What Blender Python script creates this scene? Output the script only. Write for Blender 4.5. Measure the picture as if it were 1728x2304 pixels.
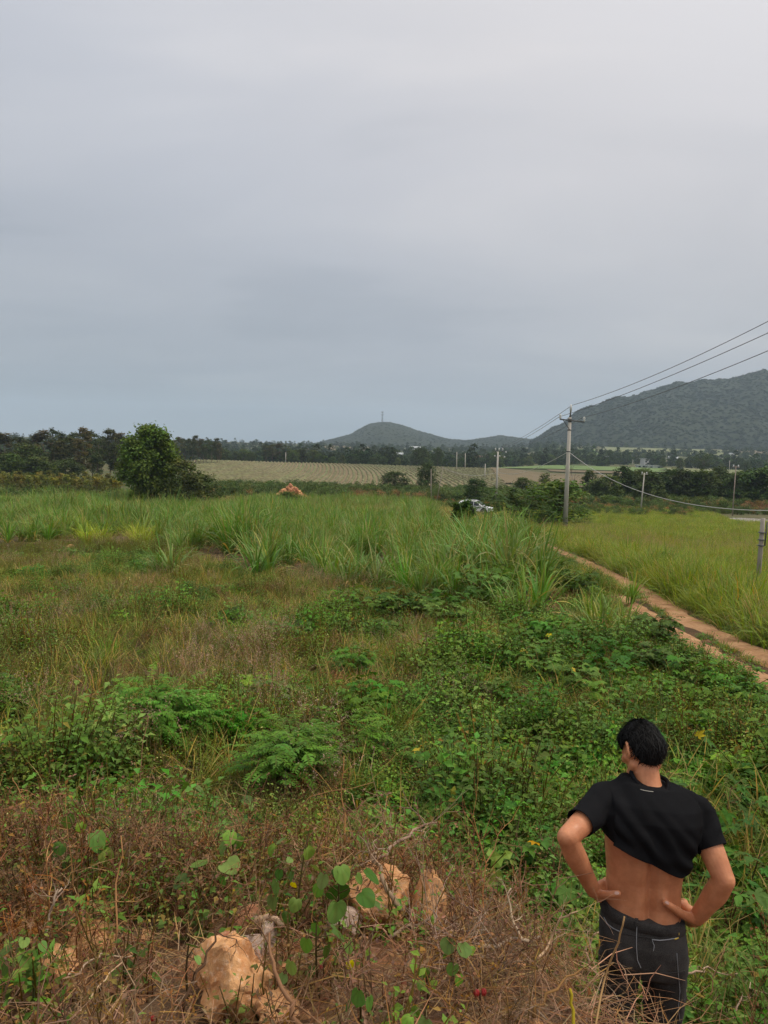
import bpy, bmesh, math, random
import numpy as np
from mathutils import Vector, Matrix
from mathutils.bvhtree import BVHTree

for o in list(bpy.data.objects):
    bpy.data.objects.remove(o)
random.seed(7)
RNG = np.random.default_rng(11)
SC = bpy.context.scene
COL = SC.collection
R = math.radians

# ------------------------------------------------------------------ camera
# measured on the 1728 x 2304 photograph
F, CX, CY = 1740.0, 864.0, 1152.0
CAMZ, PITCH, ROLL = 3.0, R(4.55), R(1.45)
cd = bpy.data.cameras.new('camera')
cam = bpy.data.objects.new('camera', cd)
COL.objects.link(cam)
cd.sensor_fit = 'VERTICAL'
cd.sensor_height = 36.0
cd.lens = 36.0 * F / 2304.0
cd.clip_start, cd.clip_end = 0.05, 30000
CAMM = Matrix.Translation((0, 0, CAMZ)) @ Matrix.Rotation(R(90) - PITCH, 4, 'X') @ Matrix.Rotation(ROLL, 4, 'Z')
cam.matrix_world = CAMM
SC.camera = cam
CROT = np.array(CAMM.to_3x3())

# ------------------------------------------------------------------ world: even overcast sky
SUN_AZ, SUN_EL = R(80), R(56)      # sun behind the cloud, to the right and high; azimuth from +Y towards +X
w = bpy.data.worlds.new('World')
SC.world = w
w.use_nodes = True
nt = w.node_tree
nt.nodes.clear()
N, L = nt.nodes, nt.links


def nmath(nt, op, a, b=None, c=None):
    n = nt.nodes.new('ShaderNodeMath')
    n.operation = op
    for i, v in enumerate((a, b, c)):
        if v is None:
            continue
        if isinstance(v, (int, float)):
            n.inputs[i].default_value = v
        else:
            nt.links.new(v, n.inputs[i])
    return n.outputs[0]


def nmix(nt, fac, a, b, mode='MIX'):
    n = nt.nodes.new('ShaderNodeMix')
    n.data_type = 'RGBA'
    n.blend_type = mode
    for k, v in ((0, fac), (6, a), (7, b)):
        if isinstance(v, (int, float)):
            n.inputs[k].default_value = v
        elif isinstance(v, (tuple, list)):
            n.inputs[k].default_value = (*v[:3], 1)
        else:
            nt.links.new(v, n.inputs[k])
    return n.outputs[2]


def nramp(nt, fac, stops, interp='EASE'):
    n = nt.nodes.new('ShaderNodeValToRGB')
    n.color_ramp.interpolation = interp
    el = n.color_ramp.elements
    while len(el) < len(stops):
        el.new(0.5)
    for e, (p, c) in zip(el, stops):
        e.position = p
        e.color = (*c, 1) if isinstance(c, (tuple, list)) else (c, c, c, 1)
    nt.links.new(fac, n.inputs[0])
    return n.outputs[0]


tc = N.new('ShaderNodeTexCoord')
sep = N.new('ShaderNodeSeparateXYZ')
L.new(tc.outputs['Generated'], sep.inputs[0])
dx, dy, dz = sep.outputs
up = nmath(nt, 'MAXIMUM', dz, 0.0)
base = nramp(nt, up, [(0.0, (0.325, 0.345, 0.378)), (0.06, (0.37, 0.383, 0.418)), (0.16, (0.475, 0.478, 0.51)),
                      (0.32, (0.56, 0.555, 0.59)), (0.50, (0.61, 0.605, 0.64)), (1.0, (1.12, 1.10, 1.06))], 'LINEAR')
# brighter and more neutral round the hidden sun, a little duller opposite
sd = (math.sin(SUN_AZ) * math.cos(SUN_EL), math.cos(SUN_AZ) * math.cos(SUN_EL), math.sin(SUN_EL))
dot = N.new('ShaderNodeVectorMath')
dot.operation = 'DOT_PRODUCT'
L.new(tc.outputs['Generated'], dot.inputs[0])
dot.inputs[1].default_value = sd
toward = nramp(nt, nmath(nt, 'MULTIPLY_ADD', dot.outputs['Value'], 0.5, 0.5),
               [(0.0, (0.86, 0.88, 0.9)), (0.5, (0.78, 0.83, 0.88)), (0.62, (0.92, 0.95, 0.98)), (0.76, (1.12, 1.10, 1.07)), (0.9, (1.36, 1.32, 1.26)), (1.0, (1.8, 1.75, 1.66))], 'LINEAR')
sky = nmix(nt, 1.0, base, toward, 'MULTIPLY')
# cloud sheet seen in perspective
cmb = N.new('ShaderNodeCombineXYZ')
den = nmath(nt, 'ADD', up, 0.16)
L.new(nmath(nt, 'DIVIDE', dx, den), cmb.inputs[0])
L.new(nmath(nt, 'MULTIPLY_ADD', nmath(nt, 'DIVIDE', dy, den), 1.9, 3.3), cmb.inputs[1])
nz = N.new('ShaderNodeTexNoise')
nz.inputs['Scale'].default_value = 0.62
nz.inputs['Detail'].default_value = 4.0
nz.inputs['Roughness'].default_value = 0.5
nz.inputs['Distortion'].default_value = 0.5
L.new(cmb.outputs[0], nz.inputs['Vector'])
cloud = nramp(nt, nz.outputs['Fac'], [(0.28, (0.84, 0.86, 0.88)), (0.47, (0.965, 0.97, 0.975)), (0.7, (1.10, 1.085, 1.06))])
sky = nmix(nt, 1.0, sky, cloud, 'MULTIPLY')
nish = N.new('ShaderNodeTexSky')
nish.sky_type = 'NISHITA'
nish.sun_disc = False
nish.sun_elevation = SUN_EL
nish.sun_rotation = SUN_AZ
nish.air_density = 1.5
nish.dust_density = 4.0
bg1 = N.new('ShaderNodeBackground')
L.new(sky, bg1.inputs[0])
bg1.inputs[1].default_value = 1.05
bg2 = N.new('ShaderNodeBackground')
L.new(nish.outputs[0], bg2.inputs[0])
bg2.inputs[1].default_value = 0.05
mx = N.new('ShaderNodeMixShader')
mx.inputs[0].default_value = 0.06      # the clear sky above reaches us thinly through the cloud
L.new(bg1.outputs[0], mx.inputs[1])
L.new(bg2.outputs[0], mx.inputs[2])
out = N.new('ShaderNodeOutputWorld')
L.new(mx.outputs[0], out.inputs[0])

sl = bpy.data.lights.new('sun', 'SUN')
sl.energy = 1.5
sl.angle = R(13)
sl.color = (1.0, 0.93, 0.80)
sun = bpy.data.objects.new('sun', sl)
COL.objects.link(sun)
sun.rotation_euler = Vector(sd).to_track_quat('Z', 'Y').to_euler()

SC.view_settings.view_transform = 'Standard'
SC.view_settings.look = 'None'
SC.view_settings.exposure = 0.14
SC.view_settings.gamma = 1.0
SC.view_settings.use_curve_mapping = False
SC.render.engine = 'CYCLES'
cy = SC.cycles
cy.use_denoising = True
cy.max_bounces = 6
cy.diffuse_bounces = 2
cy.glossy_bounces = 2
cy.transmission_bounces = 4
cy.transparent_max_bounces = 4
cy.volume_bounces = 1
cy.use_adaptive_sampling = True
cy.adaptive_threshold = 0.022
cy.caustics_reflective = False
cy.caustics_refractive = False


# ------------------------------------------------------------------ geometry helpers
def P(px, py, d):
    """world point at forward depth d under photograph pixel (px, py)"""
    v = CROT @ np.array([(px - CX) / F * d, -(py - CY) / F * d, -d])
    return Vector((v[0], v[1], v[2] + CAMZ))


def sm(t):
    t = np.clip(t, 0, 1)
    return t * t * (3 - 2 * t)


def hsh(i, j, s):
    v = np.sin(i * 127.1 + j * 311.7 + s * 74.7) * 43758.5453
    return v - np.floor(v)


def vn(x, y, s=0):
    x = np.asarray(x, float)
    y = np.asarray(y, float)
    i, j = np.floor(x), np.floor(y)
    u, v = sm(x - i), sm(y - j)
    return (hsh(i, j, s) * (1 - u) + hsh(i + 1, j, s) * u) * (1 - v) + (hsh(i, j + 1, s) * (1 - u) + hsh(i + 1, j + 1, s) * u) * v


def fbm(x, y, s=0, o=4):
    a, t, f = 0.5, 0, 1.0
    for k in range(o):
        t = t + a * vn(np.asarray(x) * f, np.asarray(y) * f, s + k)
        a *= 0.5
        f *= 2.03
    return t


_D = [-40, 0, 4, 7, 12, 22, 40, 59, 97, 130, 180, 250, 300, 330, 380, 450, 700, 900, 1200, 1700, 2600, 7000]
_ZC = [-2.8, -2.8, -2.82, -3.0, -3.25, -3.78, -4.75, -5.85, -7.7, -8.7, -8.9, -7.9, -6.8, -6.3, -7.6, -9.5, -8, -4, 4, 10, 14, 16]
_ZR = [-2.8, -2.8, -2.82, -3.0, -3.25, -3.78, -4.75, -5.85, -7.7, -8.8, -9.2, -9.0, -8.6, -8.2, -7.6, -7.2, -3.5, 3, 15, 20, 20, 20]


def g(x, y):
    """ground height"""
    x = np.asarray(x, float)
    y = np.asarray(y, float)
    t = sm((x / np.maximum(y, 1.0) - 0.13) / 0.10)
    z = np.interp(y, _D, _ZC) * (1 - t) + np.interp(y, _D, _ZR) * t
    # the rubble mound the photographer stands on
    ye = np.interp(x, [-6, -2.5, 0.0, 0.5, 0.9, 1.3, 3, 8], [4.6, 4.5, 4.3, 3.75, 2.7, 2.3, 2.0, 1.6])
    top = np.interp(y, [-8, 0, 1.5, 4.5], [-1.65, -1.65, -1.72, -2.12])
    k = sm((ye + 0.75 - y) / 1.75)
    k = k * sm((y + 14) / 6)
    z = z * (1 - k) + top * k
    near = sm((11 - np.hypot(x, y)) / 5)
    z = z + near * (0.09 * (fbm(x * 1.9, y * 1.9, 3) - 0.47) + 0.20 * (vn(x * 0.7, y * 0.7, 9) - 0.5) * sm((np.hypot(x, y - 3.15) - 0.2) / 1))
    mid = sm((np.hypot(x, y) - 8) / 10) * sm((160 - y) / 60)
    z = z + mid * 0.32 * (vn(x * 0.17, y * 0.17, 4) - 0.5)
    return z + CAMZ


def gp(px, py, dmax=900):
    """where the ray through a photograph pixel meets the ground"""
    ds = np.geomspace(1.2, dmax, 1600)
    v = CROT @ np.array([(px - CX) / F, -(py - CY) / F, -1.0])
    x, y, z = v[0] * ds, v[1] * ds, v[2] * ds + CAMZ
    k = np.nonzero(z < g(x, y))[0]
    i = k[0] if len(k) else len(ds) - 1
    return Vector((x[i], y[i], float(g(x[i], y[i]))))


def at(px, d):
    """ground point at forward distance d in the picture column px"""
    v = P(px, 1040, d)
    return Vector((v.x, v.y, float(g(v.x, v.y))))


def cross3(a, b):
    return np.array([a[1] * b[2] - a[2] * b[1], a[2] * b[0] - a[0] * b[2], a[0] * b[1] - a[1] * b[0]])


def nrm3(a):
    return math.sqrt(a[0] * a[0] + a[1] * a[1] + a[2] * a[2])


class MB:
    """collects faces, with one colour per vertex"""

    def __init__(self):
        self.v, self.f, self.c, self.m, self.mi = [], [], [], [], 0

    def add(self, vs, fs, col):
        b = len(self.v)
        self.v.extend([tuple(p) for p in vs])
        if len(col) and isinstance(col[0], (tuple, list, np.ndarray)):
            self.c.extend([tuple(c) for c in col])
        else:
            self.c.extend([tuple(col)] * len(vs))
        for f in fs:
            self.f.append(tuple(b + i for i in f))
            self.m.append(self.mi)

    def strip(self, pts, ws, side, col, fold=0.0):
        """a ribbon; side: one vector or one per point"""
        n = len(pts)
        vs, cs = [], []
        for i in range(n):
            s = np.asarray(side[i] if np.ndim(side) == 2 else side)
            p = np.asarray(pts[i])
            vs += [p - s * ws[i], p + s * ws[i]]
            c = col[i] if isinstance(col[0], (tuple, list, np.ndarray)) else col
            cs += [c, c]
        fs = [(2 * i, 2 * i + 1, 2 * i + 3, 2 * i + 2) for i in range(n - 1)]
        self.add(vs, fs, cs)

    def tube(self, pts, rs, n, col, cap=True):
        pts = [np.asarray(p, float) for p in pts]
        m = len(pts)
        rs = [rs] * m if isinstance(rs, (int, float)) else rs
        prev = None
        vs = []
        for i in range(m):
            t = pts[min(i + 1, m - 1)] - pts[max(i - 1, 0)]
            t = t / (nrm3(t) + 1e-9)
            if prev is None:
                a = np.array([0, 0, 1.0]) if abs(t[2]) < 0.9 else np.array([1.0, 0, 0])
                u = cross3(t, a)
            else:
                u = prev - t * np.dot(prev, t)
            u = u / (nrm3(u) + 1e-9)
            prev = u
            w_ = cross3(t, u)
            for k in range(n):
                a = 2 * math.pi * k / n
                vs.append(pts[i] + rs[i] * (math.cos(a) * u + math.sin(a) * w_))
        fs = [(i * n + k, i * n + (k + 1) % n, (i + 1) * n + (k + 1) % n, (i + 1) * n + k) for i in range(m - 1) for k in range(n)]
        if cap:
            fs += [tuple(range(n - 1, -1, -1)), tuple((m - 1) * n + k for k in range(n))]
        self.add(vs, fs, col)

    def box(self, c, s, col, rot=None):
        c = np.asarray(c, float)
        vs = []
        for k in range(8):
            q = np.array([(k & 1) - 0.5, ((k >> 1) & 1) - 0.5, ((k >> 2) & 1) - 0.5]) * s
            if rot is not None:
                q = rot @ q
            vs.append(c + q)
        self.add(vs, [(0, 2, 3, 1), (4, 5, 7, 6), (0, 1, 5, 4), (2, 6, 7, 3), (0, 4, 6, 2), (1, 3, 7, 5)], col)

    def leaf(self, p, d, nrm, l, w_, col, fold=0.25, droop=0.0):
        """a folded pointed leaf from p along d"""
        p, d, nrm = np.asarray(p, float), np.asarray(d, float), np.asarray(nrm, float)
        d = d / (nrm3(d) + 1e-9)
        s = cross3(d, nrm)
        s = s / (nrm3(s) + 1e-9)
        u = cross3(s, d)
        m = p + d * l * 0.45
        tip = p + d * l - u * l * droop
        a, b = m + s * w_ + u * w_ * fold, m - s * w_ + u * w_ * fold
        self.add([p, a, tip, b, m], [(0, 1, 4), (0, 4, 3), (1, 2, 4), (4, 2, 3)], col)

    def mesh(self, name, mats, smooth=False):
        me = bpy.data.meshes.new(name)
        me.from_pydata(self.v, [], self.f)
        ca = me.color_attributes.new('Col', 'FLOAT_COLOR', 'POINT')
        arr = np.ones((len(self.v), 4), np.float32)
        if self.c:
            arr[:, :3] = np.array([c[:3] for c in self.c], np.float32)
        ca.data.foreach_set('color', arr.ravel())
        for m in (mats if isinstance(mats, (list, tuple)) else [mats]):
            me.materials.append(m)
        if max(self.m, default=0) > 0:
            me.polygons.foreach_set('material_index', np.array(self.m, np.int32))
        if smooth:
            me.polygons.foreach_set('use_smooth', np.ones(len(self.f), bool))
        me.update()
        return me


def link(name, me, loc=(0, 0, 0), rot=(0, 0, 0), sc=1.0, parent=None):
    o = bpy.data.objects.new(name, me)
    COL.objects.link(o)
    o.location = loc
    o.rotation_euler = rot
    o.scale = (sc, sc, sc) if isinstance(sc, (int, float)) else sc
    if parent is not None:
        o.parent = parent
    return o


def tag(o, label, cat, group=None):
    o['label'] = label
    o['category'] = cat
    if group:
        o['group'] = group
    return o


def empty(name, loc=(0, 0, 0), rz=0.0, sc=1.0):
    e = link(name, None, loc, (0, 0, rz), sc)
    e.empty_display_size = 0.1
    return e


def kind(o, k):
    o['kind'] = k
    return o


def copy_tree(o, parent=None):
    c = o.copy()
    COL.objects.link(c)
    c.parent = parent
    for ch in [x for x in COL.objects if x.parent == o]:
        copy_tree(ch, c)
    return c


def jit(col, k=0.12):
    f = 1 + random.uniform(-k, k)
    return (col[0] * f * random.uniform(1 - k * .6, 1 + k * .6), col[1] * f, col[2] * f * random.uniform(1 - k, 1 + k))


# ------------------------------------------------------------------ materials
def newmat(name):
    m = bpy.data.materials.new(name)
    m.use_nodes = True
    nt = m.node_tree
    nt.nodes.clear()
    o = nt.nodes.new('ShaderNodeOutputMaterial')
    return m, nt, o


def bsdf(nt, col, rough=0.6, spec=0.3, **k):
    b = nt.nodes.new('ShaderNodeBsdfPrincipled')
    if isinstance(col, (tuple, list)):
        b.inputs['Base Color'].default_value = (*col[:3], 1)
    else:
        nt.links.new(col, b.inputs['Base Color'])
    if isinstance(rough, (int, float)):
        b.inputs['Roughness'].default_value = rough
    else:
        nt.links.new(rough, b.inputs['Roughness'])
    b.inputs['Specular IOR Level'].default_value = spec
    for a, v in k.items():
        b.inputs[a.replace('_', ' ')].default_value = v
    return b


def noise_node(nt, scale, detail=4, rough=0.55, coord='Object', dist=0.0, vec=None):
    n = nt.nodes.new('ShaderNodeTexNoise')
    n.inputs['Scale'].default_value = scale
    n.inputs['Detail'].default_value = detail
    n.inputs['Roughness'].default_value = rough
    n.inputs['Distortion'].default_value = dist
    if vec is None:
        t = nt.nodes.new('ShaderNodeTexCoord')
        vec = t.outputs[coord]
    nt.links.new(vec, n.inputs['Vector'])
    return n.outputs['Fac']


def bump(nt, h, b, strength=0.4, dist=0.01):
    n = nt.nodes.new('ShaderNodeBump')
    n.inputs['Strength'].default_value = strength
    n.inputs['Distance'].default_value = dist
    nt.links.new(h, n.inputs['Height'])
    nt.links.new(n.outputs[0], b.inputs['Normal'])


def mat_plant(name, trans=0.3, hue=0.03, val=0.3, sat=0.2, rough=0.5, spec=0.35, gain=1.0, warm=None):
    m, nt, o = newmat(name)
    a = nt.nodes.new('ShaderNodeVertexColor')
    a.layer_name = 'Col'
    oi = nt.nodes.new('ShaderNodeObjectInfo')
    wn = nt.nodes.new('ShaderNodeTexWhiteNoise')
    wn.noise_dimensions = '1D'
    nt.links.new(oi.outputs['Random'], wn.inputs['W'])
    sp = nt.nodes.new('ShaderNodeSeparateColor')
    nt.links.new(wn.outputs['Color'], sp.inputs[0])
    hs = nt.nodes.new('ShaderNodeHueSaturation')
    nt.links.new(nmath(nt, 'MULTIPLY_ADD', sp.outputs[0], hue * 2, 0.5 - hue), hs.inputs['Hue'])
    nt.links.new(nmath(nt, 'MULTIPLY_ADD', sp.outputs[1], sat * 2, 1.0 - sat), hs.inputs['Saturation'])
    nt.links.new(nmath(nt, 'MULTIPLY_ADD', sp.outputs[2], val * 2 * gain, gain * (1.0 - val)), hs.inputs['Value'])
    nt.links.new(a.outputs['Color'], hs.inputs['Color'])
    if warm:
        hs_out = nmix(nt, 1.0, hs.outputs[0], warm, 'MULTIPLY')
    else:
        hs_out = hs.outputs[0]
    b = bsdf(nt, hs_out, rough, spec)
    if trans > 0:
        t = nt.nodes.new('ShaderNodeBsdfTranslucent')
        br = nmix(nt, 1.0, hs_out, (1.35, 1.3, 0.7), 'MULTIPLY')
        nt.links.new(br, t.inputs[0])
        x = nt.nodes.new('ShaderNodeMixShader')
        x.inputs[0].default_value = trans
        nt.links.new(b.outputs[0], x.inputs[1])
        nt.links.new(t.outputs[0], x.inputs[2])
        nt.links.new(x.outputs[0], o.inputs[0])
    else:
        nt.links.new(b.outputs[0], o.inputs[0])
    return m


def mat_plain(name, col, rough=0.6, spec=0.3, var=0.15, scale=8.0, bscale=40.0, bstr=0.15, coord='Object', **k):
    m, nt, o = newmat(name)
    f = noise_node(nt, scale, 5, coord=coord)
    c = nmix(nt, f, tuple(v * (1 - var) for v in col), tuple(min(1, v * (1 + var)) for v in col))
    b = bsdf(nt, c, rough, spec, **k)
    if bstr > 0:
        bump(nt, noise_node(nt, bscale, 3, coord=coord), b, bstr, 0.004)
    nt.links.new(b.outputs[0], o.inputs[0])
    return m


GW = (1.46, 1.50, 0.66)
M_CANE = mat_plant('cane_leaf', 0.28, 0.02, 0.25, 0.15, 0.5, 0.25, warm=(1.12, 1.2, .78))
M_GRASS = mat_plant('grass_blade', 0.32, 0.02, 0.25, 0.2, 0.6, 0.2, warm=(1.3, 1.26, .7))
M_PINKG = mat_plant('seed_head', 0.3, 0.015, 0.25, 0.2, 0.7, 0.2, warm=(1.12, 1.05, .9))
M_BROWNW = mat_plant('withered_leaf', 0.2, 0.02, 0.3, 0.2, 0.7, 0.2, warm=(1.05, 1.1, .95))
M_WEED = mat_plant('weed_leaf', 0.25, 0.03, 0.4, 0.22, 0.6, 0.16, warm=GW)
M_BROAD = mat_plant('broad_leaf', 0.22, 0.025, 0.32, 0.18, 0.6, 0.16, warm=(1.28, 1.28, .55))
M_DRY = mat_plant('dry_stalk', 0.0, 0.012, 0.3, 0.2, 0.85, 0.15, warm=(1.05, .88, .72))
M_TREE = mat_plant('tree_leaf', 0.22, 0.02, 0.25, 0.15, 0.6, 0.15, warm=(1.25, 1.3, .7))
M_FAR = mat_plant('far_canopy', 0.1, 0.025, 0.4, 0.2, 0.8, 0.08, warm=(.95, 1.05, .78))
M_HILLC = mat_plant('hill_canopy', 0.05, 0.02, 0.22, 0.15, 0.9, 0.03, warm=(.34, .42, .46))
M_BARK = mat_plant('bark', 0.0, 0.01, 0.12, 0.1, 0.85, 0.15)


# ------------------------------------------------------------------ ground sheet
def ground_material():
    m, nt, o = newmat('ground_soil')
    geo = nt.nodes.new('ShaderNodeNewGeometry')
    pos = geo.outputs['Position']
    n1 = noise_node(nt, 0.9, 6, 0.6, vec=pos)
    n2 = noise_node(nt, 7.0, 6, 0.65, vec=pos)
    n3 = noise_node(nt, 45.0, 4, 0.6, vec=pos)
    soil = nmix(nt, n2, (0.20, 0.085, 0.04), (0.42, 0.215, 0.115))
    litter = nmix(nt, n3, (0.07, 0.045, 0.026), (0.25, 0.165, 0.10))
    near = nmix(nt, nramp(nt, n1, [(0.40, 0), (0.62, 1)]), soil, litter)
    near = nmix(nt, nramp(nt, n2, [(0.5, 0), (0.7, 0.5)]), near, (0.055, 0.06, 0.022))
    f1 = noise_node(nt, 0.028, 5, 0.6, vec=pos)
    f2 = noise_node(nt, 0.25, 5, 0.6, vec=pos)
    far = nmix(nt, nramp(nt, f1, [(0.38, 0), (0.6, 1)]), (0.065, 0.085, 0.03), (0.125, 0.11, 0.055))
    far = nmix(nt, nramp(nt, f2, [(0.35, 0), (0.75, 0.6)]), far, (0.045, 0.06, 0.022))
    sx = nt.nodes.new('ShaderNodeSeparateXYZ')
    nt.links.new(pos, sx.inputs[0])
    # beyond the mound the litter colour is darkened, painting shade between the weeds
    litter_shade = nmix(nt, n3, (0.035, 0.024, 0.013), (0.095, 0.062, 0.034))
    kh = nramp(nt, nmath(nt, 'DIVIDE', sx.outputs[1], 100.0), [(0.04, 0), (0.07, .8)])
    near = nmix(nt, nmath(nt, 'MULTIPLY', kh, nramp(nt, n1, [(.34, .2), (.5, 1)])), near, litter_shade)
    k = nramp(nt, nmath(nt, 'DIVIDE', sx.outputs[1], 100.0), [(0.15, 0), (0.6, 1)])
    b = bsdf(nt, nmix(nt, k, near, far), 0.95, 0.1)
    bump(nt, nmath(nt, 'MULTIPLY_ADD', n2, 2.0, n3), b, 0.8, 0.03)
    nt.links.new(b.outputs[0], o.inputs[0])
    return m


rad = np.concatenate([[0.0], np.geomspace(0.35, 6400, 250)])
az = np.radians(np.concatenate([np.arange(-180, -46, 4), np.arange(-44, 44.1, 0.55), np.arange(46, 180, 4)]))
xx = np.outer(rad, np.sin(az))
yy = np.outer(rad, np.cos(az))
zz = g(xx, yy)
V = np.stack([xx, yy, zz], -1).reshape(-1, 3)
na = len(az)
ii, jj = np.meshgrid(np.arange(len(rad) - 1), np.arange(na), indexing='ij')
j2 = (jj + 1) % na
FQ = np.stack([ii * na + jj, ii * na + j2, (ii + 1) * na + j2, (ii + 1) * na + jj], -1).reshape(-1, 4)
me = bpy.data.meshes.new('ground')
me.from_pydata(V.tolist(), [], FQ.tolist())
me.polygons.foreach_set('use_smooth', np.ones(len(FQ), bool))
me.materials.append(ground_material())
kind(link('ground', me), 'structure')


def grid_mesh(name, fx, nu, nv, mat, off, colf=None, smooth=True):
    """sheet draped on the ground; fx(u, v) -> x, y arrays"""
    u, v = np.meshgrid(np.linspace(0, 1, nu), np.linspace(0, 1, nv), indexing='ij')
    x, y = fx(u, v)
    z = g(x, y) + (off(u, v, x, y) if callable(off) else off)
    V = np.stack([x, y, z], -1).reshape(-1, 3)
    i, j = np.meshgrid(np.arange(nu - 1), np.arange(nv - 1), indexing='ij')
    Fq = np.stack([i * nv + j, (i + 1) * nv + j, (i + 1) * nv + j + 1, i * nv + j + 1], -1).reshape(-1, 4)
    me = bpy.data.meshes.new(name)
    me.from_pydata(V.tolist(), [], Fq.tolist())
    if smooth:
        me.polygons.foreach_set('use_smooth', np.ones(len(Fq), bool))
    me.materials.append(mat)
    return me


def quad(c):
    c = [(p[0], p[1]) for p in c]

    def f(u, v):
        x = (c[0][0] * (1 - u) + c[1][0] * u) * (1 - v) + (c[3][0] * (1 - u) + c[2][0] * u) * v
        y = (c[0][1] * (1 - u) + c[1][1] * u) * (1 - v) + (c[3][1] * (1 - u) + c[2][1] * u) * v
        return x, y
    return f


def mat_two(name, c1, c2, scale, lo=0.35, hi=0.65, rough=0.95, bs=0.4, bscale=None, bd=0.02):
    m, nt, o = newmat(name)
    geo = nt.nodes.new('ShaderNodeNewGeometry')
    n1 = noise_node(nt, scale, 6, 0.6, vec=geo.outputs['Position'])
    n2 = noise_node(nt, bscale or scale * 6, 4, 0.6, vec=geo.outputs['Position'])
    c = nmix(nt, nramp(nt, nmath(nt, 'MULTIPLY_ADD', nmath(nt, 'SUBTRACT', n2, 0.5), 0.5, n1), [(lo, 0), (hi, 1)]), c1, c2)
    b = bsdf(nt, c, rough, 0.12)
    bump(nt, n2, b, bs, bd)
    nt.links.new(b.outputs[0], o.inputs[0])
    return m


# the red dirt track: two ruts with a grassy strip between
RUT1 = [gp(*q) for q in [(1205, 1214), (1247, 1235), (1290, 1253), (1330, 1272), (1388, 1300), (1443, 1328), (1490, 1360), (1566, 1405), (1652, 1446), (1721, 1480), (1800, 1520), (1900, 1575)]]
RUT2 = [gp(*q) for q in [(1400, 1345), (1460, 1385), (1526, 1428), (1580, 1460), (1634, 1487), (1692, 1514), (1750, 1546), (1860, 1620)]]


def polyfun(pl, wd, edge=0.13):
    pts = np.array([(p.x, p.y) for p in pl])
    s = np.concatenate([[0], np.cumsum(np.hypot(*np.diff(pts, axis=0).T))])
    # smooth resample
    ss = np.linspace(0, s[-1], 200)
    X, Y = np.interp(ss, s, pts[:, 0]), np.interp(ss, s, pts[:, 1])
    for _ in range(25):
        X[1:-1] = (X[:-2] + X[1:-1] * 2 + X[2:]) / 4
        Y[1:-1] = (Y[:-2] + Y[1:-1] * 2 + Y[2:]) / 4

    def f(u, v):
        q = u * ss[-1]
        x, y = np.interp(q, ss, X), np.interp(q, ss, Y)
        tx, ty = np.gradient(X, ss), np.gradient(Y, ss)
        a, b = np.interp(q, ss, tx), np.interp(q, ss, ty)
        n = np.hypot(a, b)
        ww = (v - 0.5) * (wd + edge * 2 * (fbm(q * 1.7, v * 0.0 + np.sign(v - .5) * 3, 5) - 0.45) * (np.abs(v - 0.5) * 2))
        return x + b / n * ww, y - a / n * ww
    f.XY = np.stack([X, Y], -1)
    return f


M_TRACK = mat_two('track_dirt', (0.27, 0.14, 0.066), (0.43, 0.25, 0.132), 2.2, 0.3, 0.7, bs=0.5, bscale=14)
T1, T2 = polyfun(RUT1, 0.76, 0.7), polyfun(RUT2, 0.64, 0.7)
kind(link('dirt_track', grid_mesh('dirt_track', T1, 260, 9, M_TRACK, lambda u, v, x, y: 0.035 - 0.085 * np.abs(2 * v - 1) ** 3)), 'structure')
kind(link('dirt_track', grid_mesh('dirt_track', T2, 200, 9, M_TRACK, lambda u, v, x, y: 0.035 - 0.085 * np.abs(2 * v - 1) ** 3)), 'structure')
TRK = np.concatenate([T1.XY, T2.XY])


def dist_track(x, y):
    d = np.full(np.shape(x), 99.0)
    for q in TRK[::3]:
        d = np.minimum(d, np.hypot(x - q[0], y - q[1]))
    return d


# bare patches seen between the vegetation in the middle distance
M_CLAY = mat_two('clay', (0.34, 0.17, 0.095), (0.52, 0.31, 0.20), 0.6, bscale=5)


def blob(cx, cy, rx, ry, s):
    def f(u, v):
        a = u * 2 * np.pi
        k = 0.65 + 0.7 * (fbm(np.cos(a) * 1.5 + 5, np.sin(a) * 1.5 + 5, s) - 0.2)
        return cx + np.cos(a) * rx * v * k, cy + np.sin(a) * ry * v * k
    return f


for i, (px, py, rx, ry) in enumerate([(895, 1100, 2.2, 11), (955, 1117, 3.2, 4), (770, 1127, 1.9, 4), (905, 1126, 2.0, 2.5), (770, 1148, 1.2, 2)]):
    c = gp(px, py)
    kind(link('dirt_patch', grid_mesh('dirt_patch', blob(c.x, c.y, rx, ry, i), 40, 10, M_CLAY, 0.12)), 'structure')

# ------------------------------------------------------------------ cultivated fields
M_FIELD = mat_two('field_soil', (0.185, 0.14, 0.078), (0.235, 0.18, 0.105), 0.04)
M_BROWN = mat_two('ploughed_soil', (0.13, 0.105, 0.058), (0.17, 0.13, 0.075), 0.06)
M_GREENF = mat_two('crop_green', (0.10, 0.155, 0.05), (0.155, 0.215, 0.075), 0.05, bs=0.9, bscale=0.6, bd=0.3)
M_PALE = mat_two('pale_crop', (0.135, 0.155, 0.07), (0.19, 0.195, 0.10), 0.03, bs=0.9, bscale=0.6, bd=0.3)


def field(name, cs, mat, off=0.35, nu=40, nv=40, k='structure'):
    return kind(link(name, grid_mesh(name, quad([at(*c) for c in cs]), nu, nv, mat, off)), k)


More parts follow.
